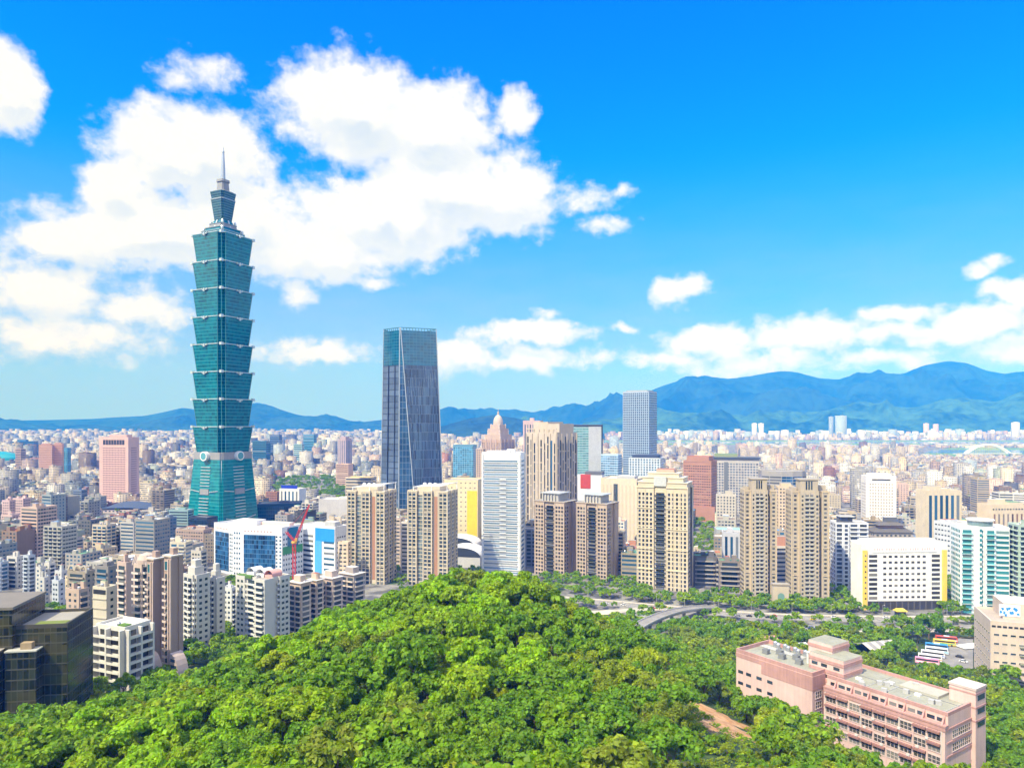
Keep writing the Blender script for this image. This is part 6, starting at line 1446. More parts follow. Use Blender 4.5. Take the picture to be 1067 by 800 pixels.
for px, D, ci, where in ((1004, 394, 0, 'car park beside the beige office'), (1000, 402, 1, 'car park behind the white parked car'), (680, 534, 3, 'ground road under the flyover bend'), (676, 458, 0, 'lane below the flyover end')):
    c0 = gp(px, D); car((c0.x, c0.y, HPARK + .004 if px > 900 else gz(c0.x, c0.y) + .32), R(40), CC[ci][0], '%s car standing in the %s' % (CC[ci][1], where))
lmp = MB().tube((0, 0, 0), (0, 0, 9), .16, .09).tube((0, 0, 9), (2.2, 0, 9.5), .07).mesh('pole', plain((.55, .56, .56), .4, .5)); lhd = MB().box(1.7, 2.7, -.18, .18, 9.42, 9.6).mesh('lamp_head', plain((.7, .7, .7)))
PL = ['below the brown twin towers', 'at the road bend before the big cream tower', 'before the dark terraced blocks', 'before the arched gate', 'before the gated tan towers', 'at the yellow end of the white office', 'before the middle of the white office', 'before the far yellow end wall', 'before the turquoise glass tower', 'near the pale green tower']
for k in range(10):
    i = int((.14 + .08 * k) * len(L1)); c0 = L1[i]; o = empty('street_lamp', (c0.x, c0.y + 7.6, gz(c0.x, c0.y + 7.6)), R(-90)); tag(o, 'tall grey street lamp ' + PL[k], 'street lamp', 'street lamps along the road')
    link('pole', lmp, o); link('lamp_head', lhd, o)

# ------------------------------------------------------------------ river, banks and the arched bridge far off
WM, b, p = new_mat('river_water'); p.inputs['Base Color'].default_value = (.10, .16, .18, 1); p.inputs['Roughness'].default_value = .12
BK = road_mat((.10, .19, .05), 'river_bank')
def sheet(name, pts, z, mat): tag(MB().face([(*gp(px, D).xy, z) for px, D in pts]).build(name, mat), kind='structure')
sheet('river_bank', [(610, 4500), (1200, 4300), (1200, 5500), (610, 5500)], .3, BK); sheet('river', [(600, 4800), (1210, 4600), (1210, 5150), (600, 5150)], .6, WM)
sheet('river_bank', [(940, 2750), (1160, 2700), (1160, 3900), (990, 3900)], .3, BK); sheet('river', [(960, 3250), (1170, 3050), (1170, 3500), (975, 3650)], .6, WM)
br = empty('arched_bridge', gp(1029, 2950, 0), R(8)); tag(br, 'white arched road bridge over the far river with yellow green hangers', 'bridge')
m = MB(); N = 20; hw = 100
ap = [Vector((-hw + 2 * hw * k / N, 0, 12 + 36 * (1 - ((2 * k / N) - 1) ** 2))) for k in range(N + 1)]
for s_ in (-8, 8):
    for k in range(N): m.beam(ap[k] + Vector((0, s_, 0)), ap[k + 1] + Vector((0, s_, 0)), 4, 5)
m.build('arch', WHITEP, br); MB().box(-150, 150, -12, 12, 9, 12).build('deck', wallm((.6, .6, .58)), br)
m = MB()
for k in range(2, N - 1):
    for s_ in (-8, 8): m.beam(ap[k] + Vector((0, s_, 0)), Vector((ap[k].x, s_, 12)), .7, .7)
m.build('hanger', plain((.7, .7, .15), .5), br)
for x in (-110, 110): MB().box(x - 4, x + 4, -9, 9, 0, 9).build('pier', GREY, br)
# ------------------------------------------------------------------ the rest of the city
CM, b, p = new_mat('city_facade')
at = b.new('ShaderNodeAttribute', attribute_name='paint'); uvn = b.new('ShaderNodeUVMap').outputs[0]
u, v, _ = b.xyz(uvn)
isw = b.math('GREATER_THAN', v, -50.0)
var_ = at.outputs['Alpha']
sp_u = b.rng(var_, 0, 1, 2.2, 4.6, smooth=False)
us, vs = b.math('DIVIDE', u, sp_u), b.math('DIVIDE', v, 3.3)
fu, fv = b.math('FRACT', us), b.math('FRACT', vs)
ww = b.rng(b.math('FRACT', b.math('MULTIPLY', var_, 7.7)), 0, 1, .40, .92, smooth=False)
inw = b.math('MULTIPLY', b.math('LESS_THAN', fu, ww), b.math('MULTIPLY', b.math('GREATER_THAN', fv, .30), b.math('LESS_THAN', fv, .80)))
wn = b.new('ShaderNodeTexWhiteNoise', noise_dimensions='3D'); b.put(wn.inputs['Vector'], b.comb(b.math('FLOOR', us), b.math('FLOOR', vs), var_))
inw = b.math('MULTIPLY', b.math('MULTIPLY', inw, b.math('LESS_THAN', wn.outputs[0], .86)), isw)
tc = b.new('ShaderNodeNewGeometry').outputs['Position']
n1 = b.noise(tc, .18, 4, .6).outputs[0]
col = b.vmath('SCALE', at.outputs['Color']); b.put(col.node.inputs['Scale'], b.rng(n1, .3, .7, .82, 1.1, smooth=False))
gl = b.vmath('SCALE', (.055, .06, .068)); b.put(gl.node.inputs['Scale'], b.rng(b.math('FRACT', b.math('MULTIPLY', wn.outputs[0], 9.1)), 0, 1, .5, 2.2, smooth=False))
b.put(p.inputs['Base Color'], b.mix(inw, col, gl)); b.put(p.inputs['Roughness'], b.rng(inw, 0, 1, .8, .25, smooth=False)); p.inputs['Specular IOR Level'].default_value = .3

def box_arrays(Bx):
    """Bx rows: x, y, z0, w, d, h, angle, wall rgb, roof rgb, var -> vertices, uvs, colours of five-sided boxes"""
    n = len(Bx); c, s_ = np.cos(Bx[:, 6]), np.sin(Bx[:, 6])
    lx = np.array([-.5, .5, .5, -.5]); ly = np.array([-.5, -.5, .5, .5])
    X = lx[None] * Bx[:, 3:4]; Y = ly[None] * Bx[:, 4:5]
    wx = Bx[:, 0:1] + X * c[:, None] - Y * s_[:, None]; wy = Bx[:, 1:2] + X * s_[:, None] + Y * c[:, None]
    V = np.zeros((n, 8, 3)); V[:, :4, 0] = wx; V[:, 4:, 0] = wx; V[:, :4, 1] = wy; V[:, 4:, 1] = wy
    V[:, :4, 2] = Bx[:, 2:3]; V[:, 4:, 2] = (Bx[:, 2] + Bx[:, 5])[:, None]
    fc = np.array([(0,1,5,4),(1,2,6,5),(2,3,7,6),(3,0,4,7),(4,5,6,7)])
    Fc = (np.arange(n) * 8)[:, None, None] + fc[None]
    UV = np.zeros((n, 5, 4, 2)); z = Bx[:, 2] * 0
    for k in range(4):
        L = Bx[:, 3] if k % 2 == 0 else Bx[:, 4]; o_ = Bx[:, 13] * 37 + k * 11
        UV[:, k, 0] = np.stack([o_, z], 1); UV[:, k, 1] = np.stack([o_ + L, z], 1); UV[:, k, 2] = np.stack([o_ + L, Bx[:, 5]], 1); UV[:, k, 3] = np.stack([o_, Bx[:, 5]], 1)
    UV[:, 4, :, 1] = -100
    Cc = np.zeros((n, 5, 4, 4)); Cc[:, :4, :, :3] = Bx[:, None, None, 7:10]; Cc[:, 4, :, :3] = Bx[:, None, 10:13]; Cc[..., 3] = Bx[:, 13][:, None, None]
    return V.reshape(-1, 3), Fc.reshape(-1, 4), UV.reshape(-1, 2), Cc.reshape(-1, 4)
def raw_mesh(name, V, Fc, mat, UV=None, Cc=None, smooth=False):
    me = bpy.data.meshes.new(name)
    me.vertices.add(len(V)); me.vertices.foreach_set('co', np.ascontiguousarray(V, np.float32).ravel())
    me.loops.add(Fc.size); me.loops.foreach_set('vertex_index', np.ascontiguousarray(Fc, np.int32).ravel())
    me.polygons.add(len(Fc)); me.polygons.foreach_set('loop_start', np.arange(0, Fc.size, Fc.shape[1], dtype=np.int32))
    me.materials.append(mat)
    if UV is not None: me.uv_layers.new(name='UVMap').data.foreach_set('uv', UV.astype(np.float32).ravel())
    if Cc is not None: me.color_attributes.new('paint', 'FLOAT_COLOR', 'CORNER').data.foreach_set('color', Cc.astype(np.float32).ravel())
    me.update(calc_edges=True); return me

rs = np.random.RandomState(5)
PAL = [('white', (.70, .69, .66)), ('cream', (.66, .57, .44)), ('beige', (.56, .47, .37)), ('pale grey', (.50, .50, .50)), ('pinkish', (.62, .45, .39)), ('brown', (.33, .23, .17)), ('grey', (.34, .35, .36)), ('blue grey', (.34, .42, .50)), ('pale green', (.46, .54, .46)), ('brick red', (.42, .19, .13)), ('dark', (.13, .14, .16)), ('sand', (.64, .52, .34))]
PW_L = np.array([.20, .17, .16, .14, .03, .06, .10, .06, .03, .012, .05, .05]); PW_R = np.array([.17, .26, .17, .08, .05, .05, .05, .02, .03, .012, .03, .14])
RPAL = [('grey roof', (.25, .245, .23)), ('pale roof', (.46, .44, .40)), ('green roof', (.14, .30, .20)), ('rust red roof', (.40, .16, .09)), ('blue sheet roof', (.10, .25, .50)), ('brown roof', (.26, .20, .16)), ('white roof', (.64, .63, .60))]
RW = np.array([.36, .26, .09, .04, .04, .07, .10])
PW_L /= PW_L.sum(); PW_R /= PW_R.sum(); RW /= RW.sum()
PARK = [(283, 1000, 372, 1750)]
occ = np.array(OCC)
rows, meta = [], []
ang0 = R(-17)
def lot(x, y):
    D = y; px = CX + F * x / D
    if px < -90 or px > 1150: return False
    if y < (560 if px < 470 else 640): return False
    if px < 480 and y < 700 and px > 200: return False
    if 283 < px < 372 and 1180 < y < 1800: return False
    if 470 < px < 512 and 650 < y < 900: return False
    if 722 < px < 745 and 700 < y < 980: return False
    if px > 600 and (y > 4300 and y < 5550): return False
    if px > 955 and 2780 < y < 3850: return False
    if px > 560 and y > 6850: return False
    if 420 < px < 630 and y > 5600: return False
    if y > 8700: return False
    if 372 < px < 560 and y < 640: return False
    return True
def gen(Da, Db, step, ws, hs):
    """plots of a street grid between two distances"""
    ca, sa = math.cos(ang0), math.sin(ang0); M_ = Db * .86 + 200
    for gi_ in np.arange(-M_ * 1.5, M_ * 1.5, step):
        for gj in np.arange(0, Db * 1.6, step):
            jx, jy = gi_ + rs.uniform(-.18, .18) * step, gj + rs.uniform(-.18, .18) * step
            x, y = jx * ca - jy * sa, jx * sa + jy * ca
            if not (Da <= y < Db) or abs(x) > .86 * y: continue
            if int(gi_ // step) % 6 == 0 or int(gj // step) % 8 == 0: continue            # streets
            if not lot(x, y): continue
            w_ = step * rs.uniform(*ws); d_ = step * rs.uniform(*ws); r_ = math.hypot(w_, d_) / 2
            if len(occ) and y < 3000 and ((occ[:, 0] - x) ** 2 + (occ[:, 1] - y) ** 2 < (occ[:, 2] * .92 + r_ * .8) ** 2).any(): continue
            t = rs.rand(); h = rs.uniform(hs[0], hs[1]) if t < .70 else (rs.uniform(hs[1], hs[2]) if t < .95 else rs.uniform(hs[2], hs[3]))
            pxx = CX + F * x / y
            h *= .8 + .5 * mnoise.noise(Vector((x / 320, y / 320, 1.3))) + .1
            # keep the roofs no higher than the photograph's skyline of plain blocks
            lim = min(452 + 100 * min(1, (900.0 / y)) ** 1.3 - 30 * min(1, 900 / y), HY + .55 * F * EYE / y); h = max(7, min(h, EYE - (lim - HY) * y / F + (8 if rs.rand() < .25 else 0)))
            if 185 < pxx < 285 and y < 950: h = min(h, max(7, EYE - (554 - HY) * y / F))
            if 95 < pxx < 185 and y < 1090: h = min(h, max(7, EYE - (541 - HY) * y / F))
            if pxx > 940 and 1900 < y < 2800: h = min(h, 14)
            if pxx > 590 and 3300 < y < 4450: h = min(h, 13)
            kp = rs.choice(len(PAL), p=PW_L if pxx < 430 else PW_R); kr = rs.choice(len(RPAL), p=RW)
            c = np.clip(np.array(PAL[kp][1]) * rs.uniform(.5, 1.0), 0, .8); c = c + (c.mean() - c) * (.25 if pxx < 430 else .15); c = np.clip(c * np.array([1.04, 1.0, .91]), 0, .8)
            rows.append((x, y, -1, w_, d_, h + 1, ang0 + (rs.uniform(-.05, .05) if rs.rand() < .8 else rs.uniform(-.5, .5)), *c, *RPAL[kr][1], rs.rand())); meta.append((kp, kr))
gen(560, 1000, 26, (.55, .85), (15, 28, 44, 56)); gen(1000, 1900, 29, (.55, .9), (12, 22, 40, 62)); gen(1900, 3500, 34, (.5, .9), (14, 27, 48, 80)); gen(3500, 8700, 58, (.42, .85), (14, 32, 54, 85))
# white slabs in a row under the mountains, and clusters of tall flats
for k in range(230):
    px = rs.uniform(640, 1120); y = rs.uniform(5650, 6700); x = (px - CX) / F * y
    h = rs.uniform(28, 75) * (1.2 if rs.rand() < .2 else 1)
    c = np.array(PAL[0][1] if rs.rand() < .72 else PAL[7][1]) * rs.uniform(.9, 1.15)
    rows.append((x, y, -1, rs.uniform(22, 60), 20, h, rs.uniform(-.3, .3), *np.clip(c, 0, .85), *RPAL[1][1], rs.rand())); meta.append((0, 1))
for px, top, y, w_, ci in ((786, 441, 6000, 40, 0), (793, 441, 6020, 40, 0), (866, 434, 5900, 34, 7), (876, 433, 5800, 80, 7), (930, 447, 6100, 60, 7), (965, 441, 6100, 38, 4), (975, 442, 6150, 38, 4), (1000, 447, 6000, 60, 7), (1058, 440, 5700, 50, 0), (705, 447, 6100, 50, 0), (330, 446, 6000, 40, 6), (420, 447, 6500, 60, 7), (608, 452, 3000, 40, 0), (640, 455, 2800, 36, 7)):
    rows.append(((px - CX) / F * y, y, -1, w_, w_ * .6, zpx(top, y), -.2, *PAL[ci][1], *RPAL[1][1], rs.rand())); meta.append((ci, 1))
# hillside hamlets
for px, D, n in ((838, 8900, 26), (850, 9000, 30), (880, 8850, 24), (990, 8950, 26), (940, 9100, 14), (905, 9050, 14), (1010, 9000, 14)): pass
ROWS = np.array(rows, float)

# who can be seen: everything laid over a picture plane from near to far
vis = np.zeros(len(ROWS)); buf = np.zeros((800, 1067), bool)
crest = np.interp(np.arange(1067), [0, 60, 100, 150, 200, 245, 300, 350, 400, 470, 510, 545, 590, 640, 700, 1067], [745, 745, 730, 705, 690, 680, 655, 610, 607, 590, 587, 598, 608, 640, 650, 650])
for i in range(1067): buf[int(crest[i]):, i] = True
ev = [(h[4], 0, h) for h in HERO] + [(r_[1], 1, k) for k, r_ in enumerate(ROWS)] + [(958, 0, (203, 263, 247, 470, 958)), (957, 0, (200, 271, 470, 548, 957)), (985, 0, (398, 460, 341, 560, 985))]
ev.sort(key=lambda e: e[0]); boxpx = np.zeros((len(ROWS), 4))
for D, typ, o in ev:
    if typ == 0: x0, x1, y0, y1 = o[0], o[1], o[2], o[3]
    else:
        r_ = ROWS[o]; hw = (abs(r_[3] * math.cos(r_[6])) + abs(r_[4] * math.sin(r_[6]))) / 2
        x0, x1 = CX + F * (r_[0] - hw) / D, CX + F * (r_[0] + hw) / D; y0, y1 = HY - F * (r_[5] - 1 - EYE) / D, HY + F * EYE / D
        boxpx[o] = (x0, x1, y0, y1)
    a0, a1, c0, c1 = max(0, int(round(x0))), min(1067, int(round(x1))), max(0, int(round(y0))), min(800, int(round(y1)))
    if a1 <= a0 or c1 <= c0: continue
    sub = buf[c0:c1, a0:a1]
    if typ == 1: vis[o] = sub.size - sub.sum()
    sub[:] = True
order = np.argsort(-vis); CHOSEN = [k for k in order[:286] if vis[k] > 12]
chosen = set(CHOSEN)
rest = np.array([k for k in range(len(ROWS)) if k not in chosen])

# roof rooms and stair heads of the plain mass
def huts_of(idx, n_each, q):
    out_ = []
    for k in idx:
        r_ = ROWS[k]
        for _ in range(n_each):
            if q.rand() < .25: continue
            w_, d_ = r_[3] * q.uniform(.2, .5), r_[4] * q.uniform(.2, .5); ox, oy = q.uniform(-.25, .25) * r_[3], q.uniform(-.25, .25) * r_[4]
            c, s_ = math.cos(r_[6]), math.sin(r_[6]); rc = RPAL[q.choice(len(RPAL), p=RW)][1]
            out_.append((r_[0] + ox * c - oy * s_, r_[1] + ox * s_ + oy * c, r_[5] - 1.01, w_, d_, q.uniform(2.4, 5.0), r_[6], *r_[7:10], *rc, q.rand()))
    return out_
near_rest = [k for k in rest if ROWS[k][1] < 3600]
allb = np.vstack([ROWS[rest], np.array(huts_of(near_rest, 2, rs))])
dc = link('distant_city', raw_mesh('distant_city', *box_arrays(allb)[:2], CM, *box_arrays(allb)[2:])); tag(dc, 'dense mass of pale low blocks reaching from the towers to the mountains', kind='stuff')

# landmarks that a plain block can be described by
LM = [(232, 'the tallest tower', 958), (428, 'the tapered dark skyscraper', 985), (124, 'the pink gridded tower', 1215), (54, 'the orange pink pair', 1590), (269, 'the blue glazed office', 640), (340, 'the park trees', 1300), (387, 'the first pergola tower', 612), (450, 'the second pergola tower', 604), (519, 'the domed tower', 1420), (574, 'the tallest beige tower', 730), (611, 'the green glass slab', 1230), (667, 'the pale gridded skyscraper', 1250), (692, 'the big cream tower', 585), (729, 'the red brown hotel', 1000), (767, 'the grey grid office', 1080), (793, 'the first gated tan tower', 560), (840, 'the second gated tan tower', 548), (885, 'the striped block', 590), (927, 'the pagoda roofed hall', 640), (914, 'the blue oval hotel', 820), (978, 'the black columned block', 720), (1050, 'the cream colonnaded block', 700), (1020, 'the turquoise glass tower', 516), (15, 'the edge pink estate', 880), (85, 'the tall cream slotted tower', 672), (160, 'the white framed tower', 790), (190, 'the long brown block', 770)]
def landmark(px, D):
    l = min(LM, key=lambda l: abs(l[0] - px) + abs(math.log(l[2] / D)) * 28)
    dpx = px - l[0]
    if abs(dpx) < 16: rel = 'behind' if D > l[2] else 'before'
    else: rel = ('left of' if dpx < 0 else 'right of') if abs(math.log(D / l[2])) < .3 else ('beyond left of' if dpx < 0 else 'beyond right of') if D > l[2] else ('before left of' if dpx < 0 else 'before right of')
    return rel + ' ' + l[1]
ORD = ['first', 'second', 'third', 'fourth', 'fifth', 'sixth', 'seventh', 'eighth', 'ninth', 'tenth', 'eleventh', 'twelfth']
def unique_labels(items, tail):
    """items: (object, label, bearing px, D); same labels get an order by bearing"""
    by = {}
    for it in items: by.setdefault(it[1], []).append(it)
    for lab, L in by.items():
        L.sort(key=lambda t: t[2])
        for k, it in enumerate(L):
            t_ = lab if len(L) == 1 else '%s, %s from left' % (lab, ORD[min(k, 11)])
            if len(t_.split()) > 15: t_ = t_.replace(' the ', ' ')
            it[0]['label'] = t_
items = []
for n_, k in enumerate(CHOSEN):
    r_ = ROWS[k]; kp, kr = meta[k]; x, y, h, w_, d_ = r_[0], r_[1], r_[5] - 1, r_[3], r_[4]
    q = random.Random(int(k)); px = CX + F * x / y
    size = 'low' if h < 19 else 'mid-rise' if h < 36 else 'tall'
    lab = '%s %s block with %s %s' % (size, PAL[kp][0], RPAL[kr][0], landmark(px, y))
    near = y < 1150
    root = empty('apartment_block' if q.random() < .8 else 'office_block', (x, y, 0), r_[6]); root['category'] = 'apartment block' if root.name.startswith('apart') else 'office building'; root['group'] = 'plain blocks of the city'
    items.append((root, lab, px, y))
    loc_ = np.array([(0, 0, -1, w_, d_, h + 1, 0, *r_[7:10], *r_[10:13], r_[13])])
    wallmat = wallm(tuple(round(float(v_), 2) for v_ in r_[7:10])); roofmat = wallm(tuple(RPAL[kr][1]), .85, .3, .2)
    if not near:
        V_, F_, U_, C_ = box_arrays(loc_); link('wall', raw_mesh('wall', V_, F_, CM, U_, C_), root)
    else:
        S = Bld.__new__(Bld); S.S = 1; S.poly = [(-w_/2, -d_/2), (w_/2, -d_/2), (w_/2, d_/2), (-w_/2, d_/2)]
        S.root, S.H, S.mat, S.roofm, S.n, S.extra, S.max = root, h, wallmat, roofmat, {}, {}, 36
        S.M = Matrix.Translation((x, y, 0)) @ Matrix.Rotation(r_[6], 4, 'Z'); S.camL = S.M.inverted() @ Vector((0, 0, EYE)); S.W, S.d = w_, d_
        S.x0, S.x1, S.y0, S.y1 = -w_/2, w_/2, -d_/2, d_/2
        MB().prism(S.poly, -1, h, 0, 1).build('wall', [wallmat, roofmat], root)
        st = q.choice([{0: 'grid', 1: 'grid', 3: 'grid'}, {0: 'balcony', 1: 'grid', 3: 'balcony'}, {0: 'balcony', 1: 'band', 3: 'grid'}, {0: 'band', 1: 'grid', 3: 'band'}, {0: 'grid', 1: 'blank', 3: 'balcony'}])
        S.facade(st, fh=3.3, win=(q.choice([1.4, 1.8, 2.3]), q.choice([1.3, 1.6])), sp=q.choice([2.8, 3.3, 3.8]), gm=q.choice([GLASS, GLASSB, GLASS])); S.done()
    t = .3; m = MB(); H0, H1 = h + .004, h + 1.0
    m.box(-w_/2, w_/2, -d_/2, -d_/2 + t, H0, H1).box(-w_/2, w_/2, d_/2 - t, d_/2, H0, H1).box(-w_/2, -w_/2 + t, -d_/2 + t, d_/2 - t, H0, H1).box(w_/2 - t, w_/2, -d_/2 + t, d_/2 - t, H0, H1); m.build('parapet', wallmat, root)
    for j in range(q.choice([1, 2, 2, 3])):
        a, c_ = w_ * q.uniform(.18, .42), d_ * q.uniform(.2, .42); ox, oy = q.uniform(-.26, .26) * w_, (-.28 + .27 * j) * d_
        m = MB().box(ox - a/2, ox + a/2, oy - c_ * .3, oy + c_ * .3, h + .006, h + q.uniform(2.4, 5.5), 0, 1); m.build('roof_hut', [wallmat, wallm(q.choice(RPAL)[1], .85, .3, .2)], root)
    if y < 1500:
        for j in range(q.choice([1, 2])): MB().lathe([(0, 0), (.9, 0), (.95, 1.8), (.6, 2.3), (0, 2.4)], 9, (q.uniform(-.4, .4) * w_, q.uniform(-.4, .4) * d_, h + .01)).build('water_tank', STEEL, root)
unique_labels(items, 'from left'); unique_labels(MORE, '')
# ------------------------------------------------------------------ trees
def leaf_mat(name, c, hue=.018, trans=.42):
    m = bpy.data.materials.new(name); m.use_nodes = True; m.node_tree.nodes.clear(); b = NB(m.node_tree)
    ri = b.new('ShaderNodeNewGeometry').outputs['Random Per Island']; ro = b.new('ShaderNodeObjectInfo').outputs['Random']
    tc = b.new('ShaderNodeNewGeometry').outputs['Position']
    n1 = b.noise(tc, .22, 3, .6).outputs[0]
    h = b.new('ShaderNodeHueSaturation')
    b.put(h.inputs['Hue'], b.math('ADD', .5, b.math('ADD', b.math('MULTIPLY', b.math('SUBTRACT', ri, .5), hue * 1.2), b.math('MULTIPLY', b.math('SUBTRACT', n1, .5), -hue * 3.2))))
    b.put(h.inputs['Value'], b.math('MULTIPLY', b.rng(ri, 0, 1, .62, 1.35, smooth=False), b.rng(n1, .3, .7, .78, 1.22, smooth=False)))
    h.inputs['Color'].default_value = (*c, 1)
    p = b.new('ShaderNodeBsdfPrincipled'); b.put(p.inputs['Base Color'], h.outputs[0]); p.inputs['Roughness'].default_value = .55; p.inputs['Specular IOR Level'].default_value = .25
    t = b.new('ShaderNodeBsdfTranslucent'); tcx = b.mix(1.0, h.outputs[0], (1.15, 1.2, .5), 'MULTIPLY'); b.put(t.inputs[0], tcx)
    mx = b.new('ShaderNodeMixShader'); mx.inputs[0].default_value = trans; b.l.new(p.outputs[0], mx.inputs[1]); b.l.new(t.outputs[0], mx.inputs[2])
    o = b.new('ShaderNodeOutputMaterial'); b.l.new(mx.outputs[0], o.inputs[0]); return m
LEAF = [('fresh green', leaf_mat('leaves_fresh', (.285, .42, .010))), ('yellow green', leaf_mat('leaves_yellow', (.325, .405, .014))), ('deep green', leaf_mat('leaves_deep', (.175, .325, .012))), ('mid green', leaf_mat('leaves_mid', (.225, .365, .010))), ('olive', leaf_mat('leaves_olive', (.25, .32, .022))), ('bright lime', leaf_mat('leaves_lime', (.29, .48, .010)))]
BARK = wallm((.16, .12, .085), .9, .4, 1.5)
def crown_arrays(kind, seed, nl, size):
    """leaf clumps of one crown about 8 m wide, standing on z = 0; returns quads"""
    q = np.random.RandomState(seed); C_, N_, A_ = [], [], []
    if kind == 'round': nb, rx, rz_, zc = 20, 3.1, 2.4, 5.0
    elif kind == 'broad': nb, rx, rz_, zc = 24, 3.9, 1.9, 5.2
    elif kind == 'plume': nb, rx, rz_, zc = 16, 2.6, 3.0, 4.6
    else: nb, rx, rz_, zc = 14, 1.1, 4.6, 5.4
    blobs = []
    for k in range(nb):
        while True:
            d = q.normal(size=3); d /= np.linalg.norm(d)
            if d[2] > -.45: break
        f = q.uniform(.62, 1.0)
        c = np.array([d[0] * rx * f, d[1] * rx * f, zc + d[2] * rz_ * f]) + q.normal(size=3) * .25
        blobs.append((c, q.uniform(.75, 1.5) * (rx / 3.4) ** .5 if kind != 'column' else q.uniform(.5, .9)))
    per = nl // nb
    for c, r_ in blobs:
        d = q.normal(size=(per, 3)); d /= np.linalg.norm(d, axis=1)[:, None]
        d[:, 2] = np.where(d[:, 2] < -.5, -d[:, 2], d[:, 2])
        rr = r_ * q.uniform(.62, 1.06, size=(per, 1)) ; pts = c + d * rr * np.array([1, 1, .82])
        nr = d + q.normal(size=(per, 3)) * .5 + np.array([0, 0, .35])
        if kind == 'plume': pts[:, 2] -= .25 * (pts[:, 0] ** 2 + pts[:, 1] ** 2) ** .5 * q.uniform(.2, 1, per); nr[:, 2] += .3
        nr /= np.linalg.norm(nr, axis=1)[:, None]
        C_.append(pts); N_.append(nr)
    C_ = np.vstack(C_); N_ = np.vstack(N_); n = len(C_)
    a = np.cross(N_, q.normal(size=(n, 3))); a /= np.linalg.norm(a, axis=1)[:, None] + 1e-9; bb = np.cross(N_, a)
    s_ = size * q.uniform(.6, 1.35, size=(n, 1)); el_ = q.uniform(.55, .9, size=(n, 1)) if kind != 'plume' else q.uniform(.25, .5, size=(n, 1))
    a *= s_; bb *= s_ * el_
    bend = N_ * s_ * .22
    return np.stack([C_ - a - bend, C_ - bb, C_ + a - bend, C_ + bb], 1)       # n x 4 x 3
KINDS = ['round', 'broad', 'round', 'broad', 'plume', 'round', 'broad', 'plume', 'column', 'round']
HI = [crown_arrays(k, 50 + i, 2000, .35) for i, k in enumerate(KINDS)]; LO = [crown_arrays(k, 80 + i, 520, .68) for i, k in enumerate(KINDS)]
def quads_mesh(name, Q, mat): return raw_mesh(name, Q.reshape(-1, 3), np.arange(len(Q) * 4).reshape(-1, 4), mat)
CROWN = {}
def crown_mesh(i, li):
    if (i, li) not in CROWN: CROWN[(i, li)] = quads_mesh('crown', HI[i], LEAF[li][1])
    return CROWN[(i, li)]
TRUNK = []
for i in range(4):
    q = random.Random(70 + i); m = MB().tube((0, 0, -1.2), (q.uniform(-.2, .2), q.uniform(-.2, .2), 3.4), .30, .2, 7)
    for k in range(5):
        a = 2 * math.pi * k / 5 + q.uniform(-.4, .4); m.tube((0, 0, 2.2 + .25 * k), (2.0 * math.cos(a), 2.0 * math.sin(a), 4.6 + q.uniform(-.4, .7)), .13, .05, 5)
    TRUNK.append(m.mesh('trunk', BARK))
road_pts = [(np.array(pl), r_) for pl, r_ in ROADS]
def blocked(x, y, r_, z):
    for pl, w_ in road_pts:
        a, c = pl[:-1], pl[1:]; d = c - a; t = np.clip(((x - a[:, 0]) * d[:, 0] + (y - a[:, 1]) * d[:, 1]) / (d ** 2).sum(1).clip(1e-6), 0, 1)
        if ((a[:, 0] + t * d[:, 0] - x) ** 2 + (a[:, 1] + t * d[:, 1] - y) ** 2).min() < (w_ + r_ * .55) ** 2: return True
    for ox, oy, orr in OCC:
        if y < 700 and (ox - x) ** 2 + (oy - y) ** 2 < (orr * .80 + r_ * .6) ** 2: return True
    return False
BARE = [(x * (1 - 7 / y), y - 7, rx * .95, ry * 1.0 + 6) for x, y, rx, ry in EARTH]
q = np.random.RandomState(3); TREES = []                 # x, y, z, scale, yaw, crown kind, leaf kind
cells = {}
def try_tree(x, y, s_, ki, li, gap=.62, zs=1.0, force=False):
    r_ = 4.0 * s_
    if not force:
        for cx_ in range(int(x // 10) - 1, int(x // 10) + 2):
            for cy_ in range(int(y // 10) - 1, int(y // 10) + 2):
                for (ax, ay, ar) in cells.get((cx_, cy_), ()):
                    if (ax - x) ** 2 + (ay - y) ** 2 < (gap * (ar + r_)) ** 2: return False
        if blocked(x, y, r_, 0): return False
    for ex, ey, rx, ry in BARE:
        if ((x - ex) / (rx + r_ * .3)) ** 2 + ((y - ey) / (ry + r_ * .3)) ** 2 < 1: return False
    cells.setdefault((int(x // 10), int(y // 10)), []).append((x, y, r_))
    TREES.append([x, y, gz(x, y) - .3, s_, q.uniform(0, 6.28), ki, li, zs]); return True
def pick_leaf(x, y, px):
    t = mnoise.noise(Vector((x / 38, y / 38, .5))) + .35 * q.normal()
    if px > 560 and t > .1: return 1 if q.rand() < .5 else 4
    if t > .42: return 5
    if t > .18: return 0
    if t > -.12: return 3 if q.rand() < .6 else 1
    if t > -.38: return 2 if q.rand() < .6 else 4
    return 2
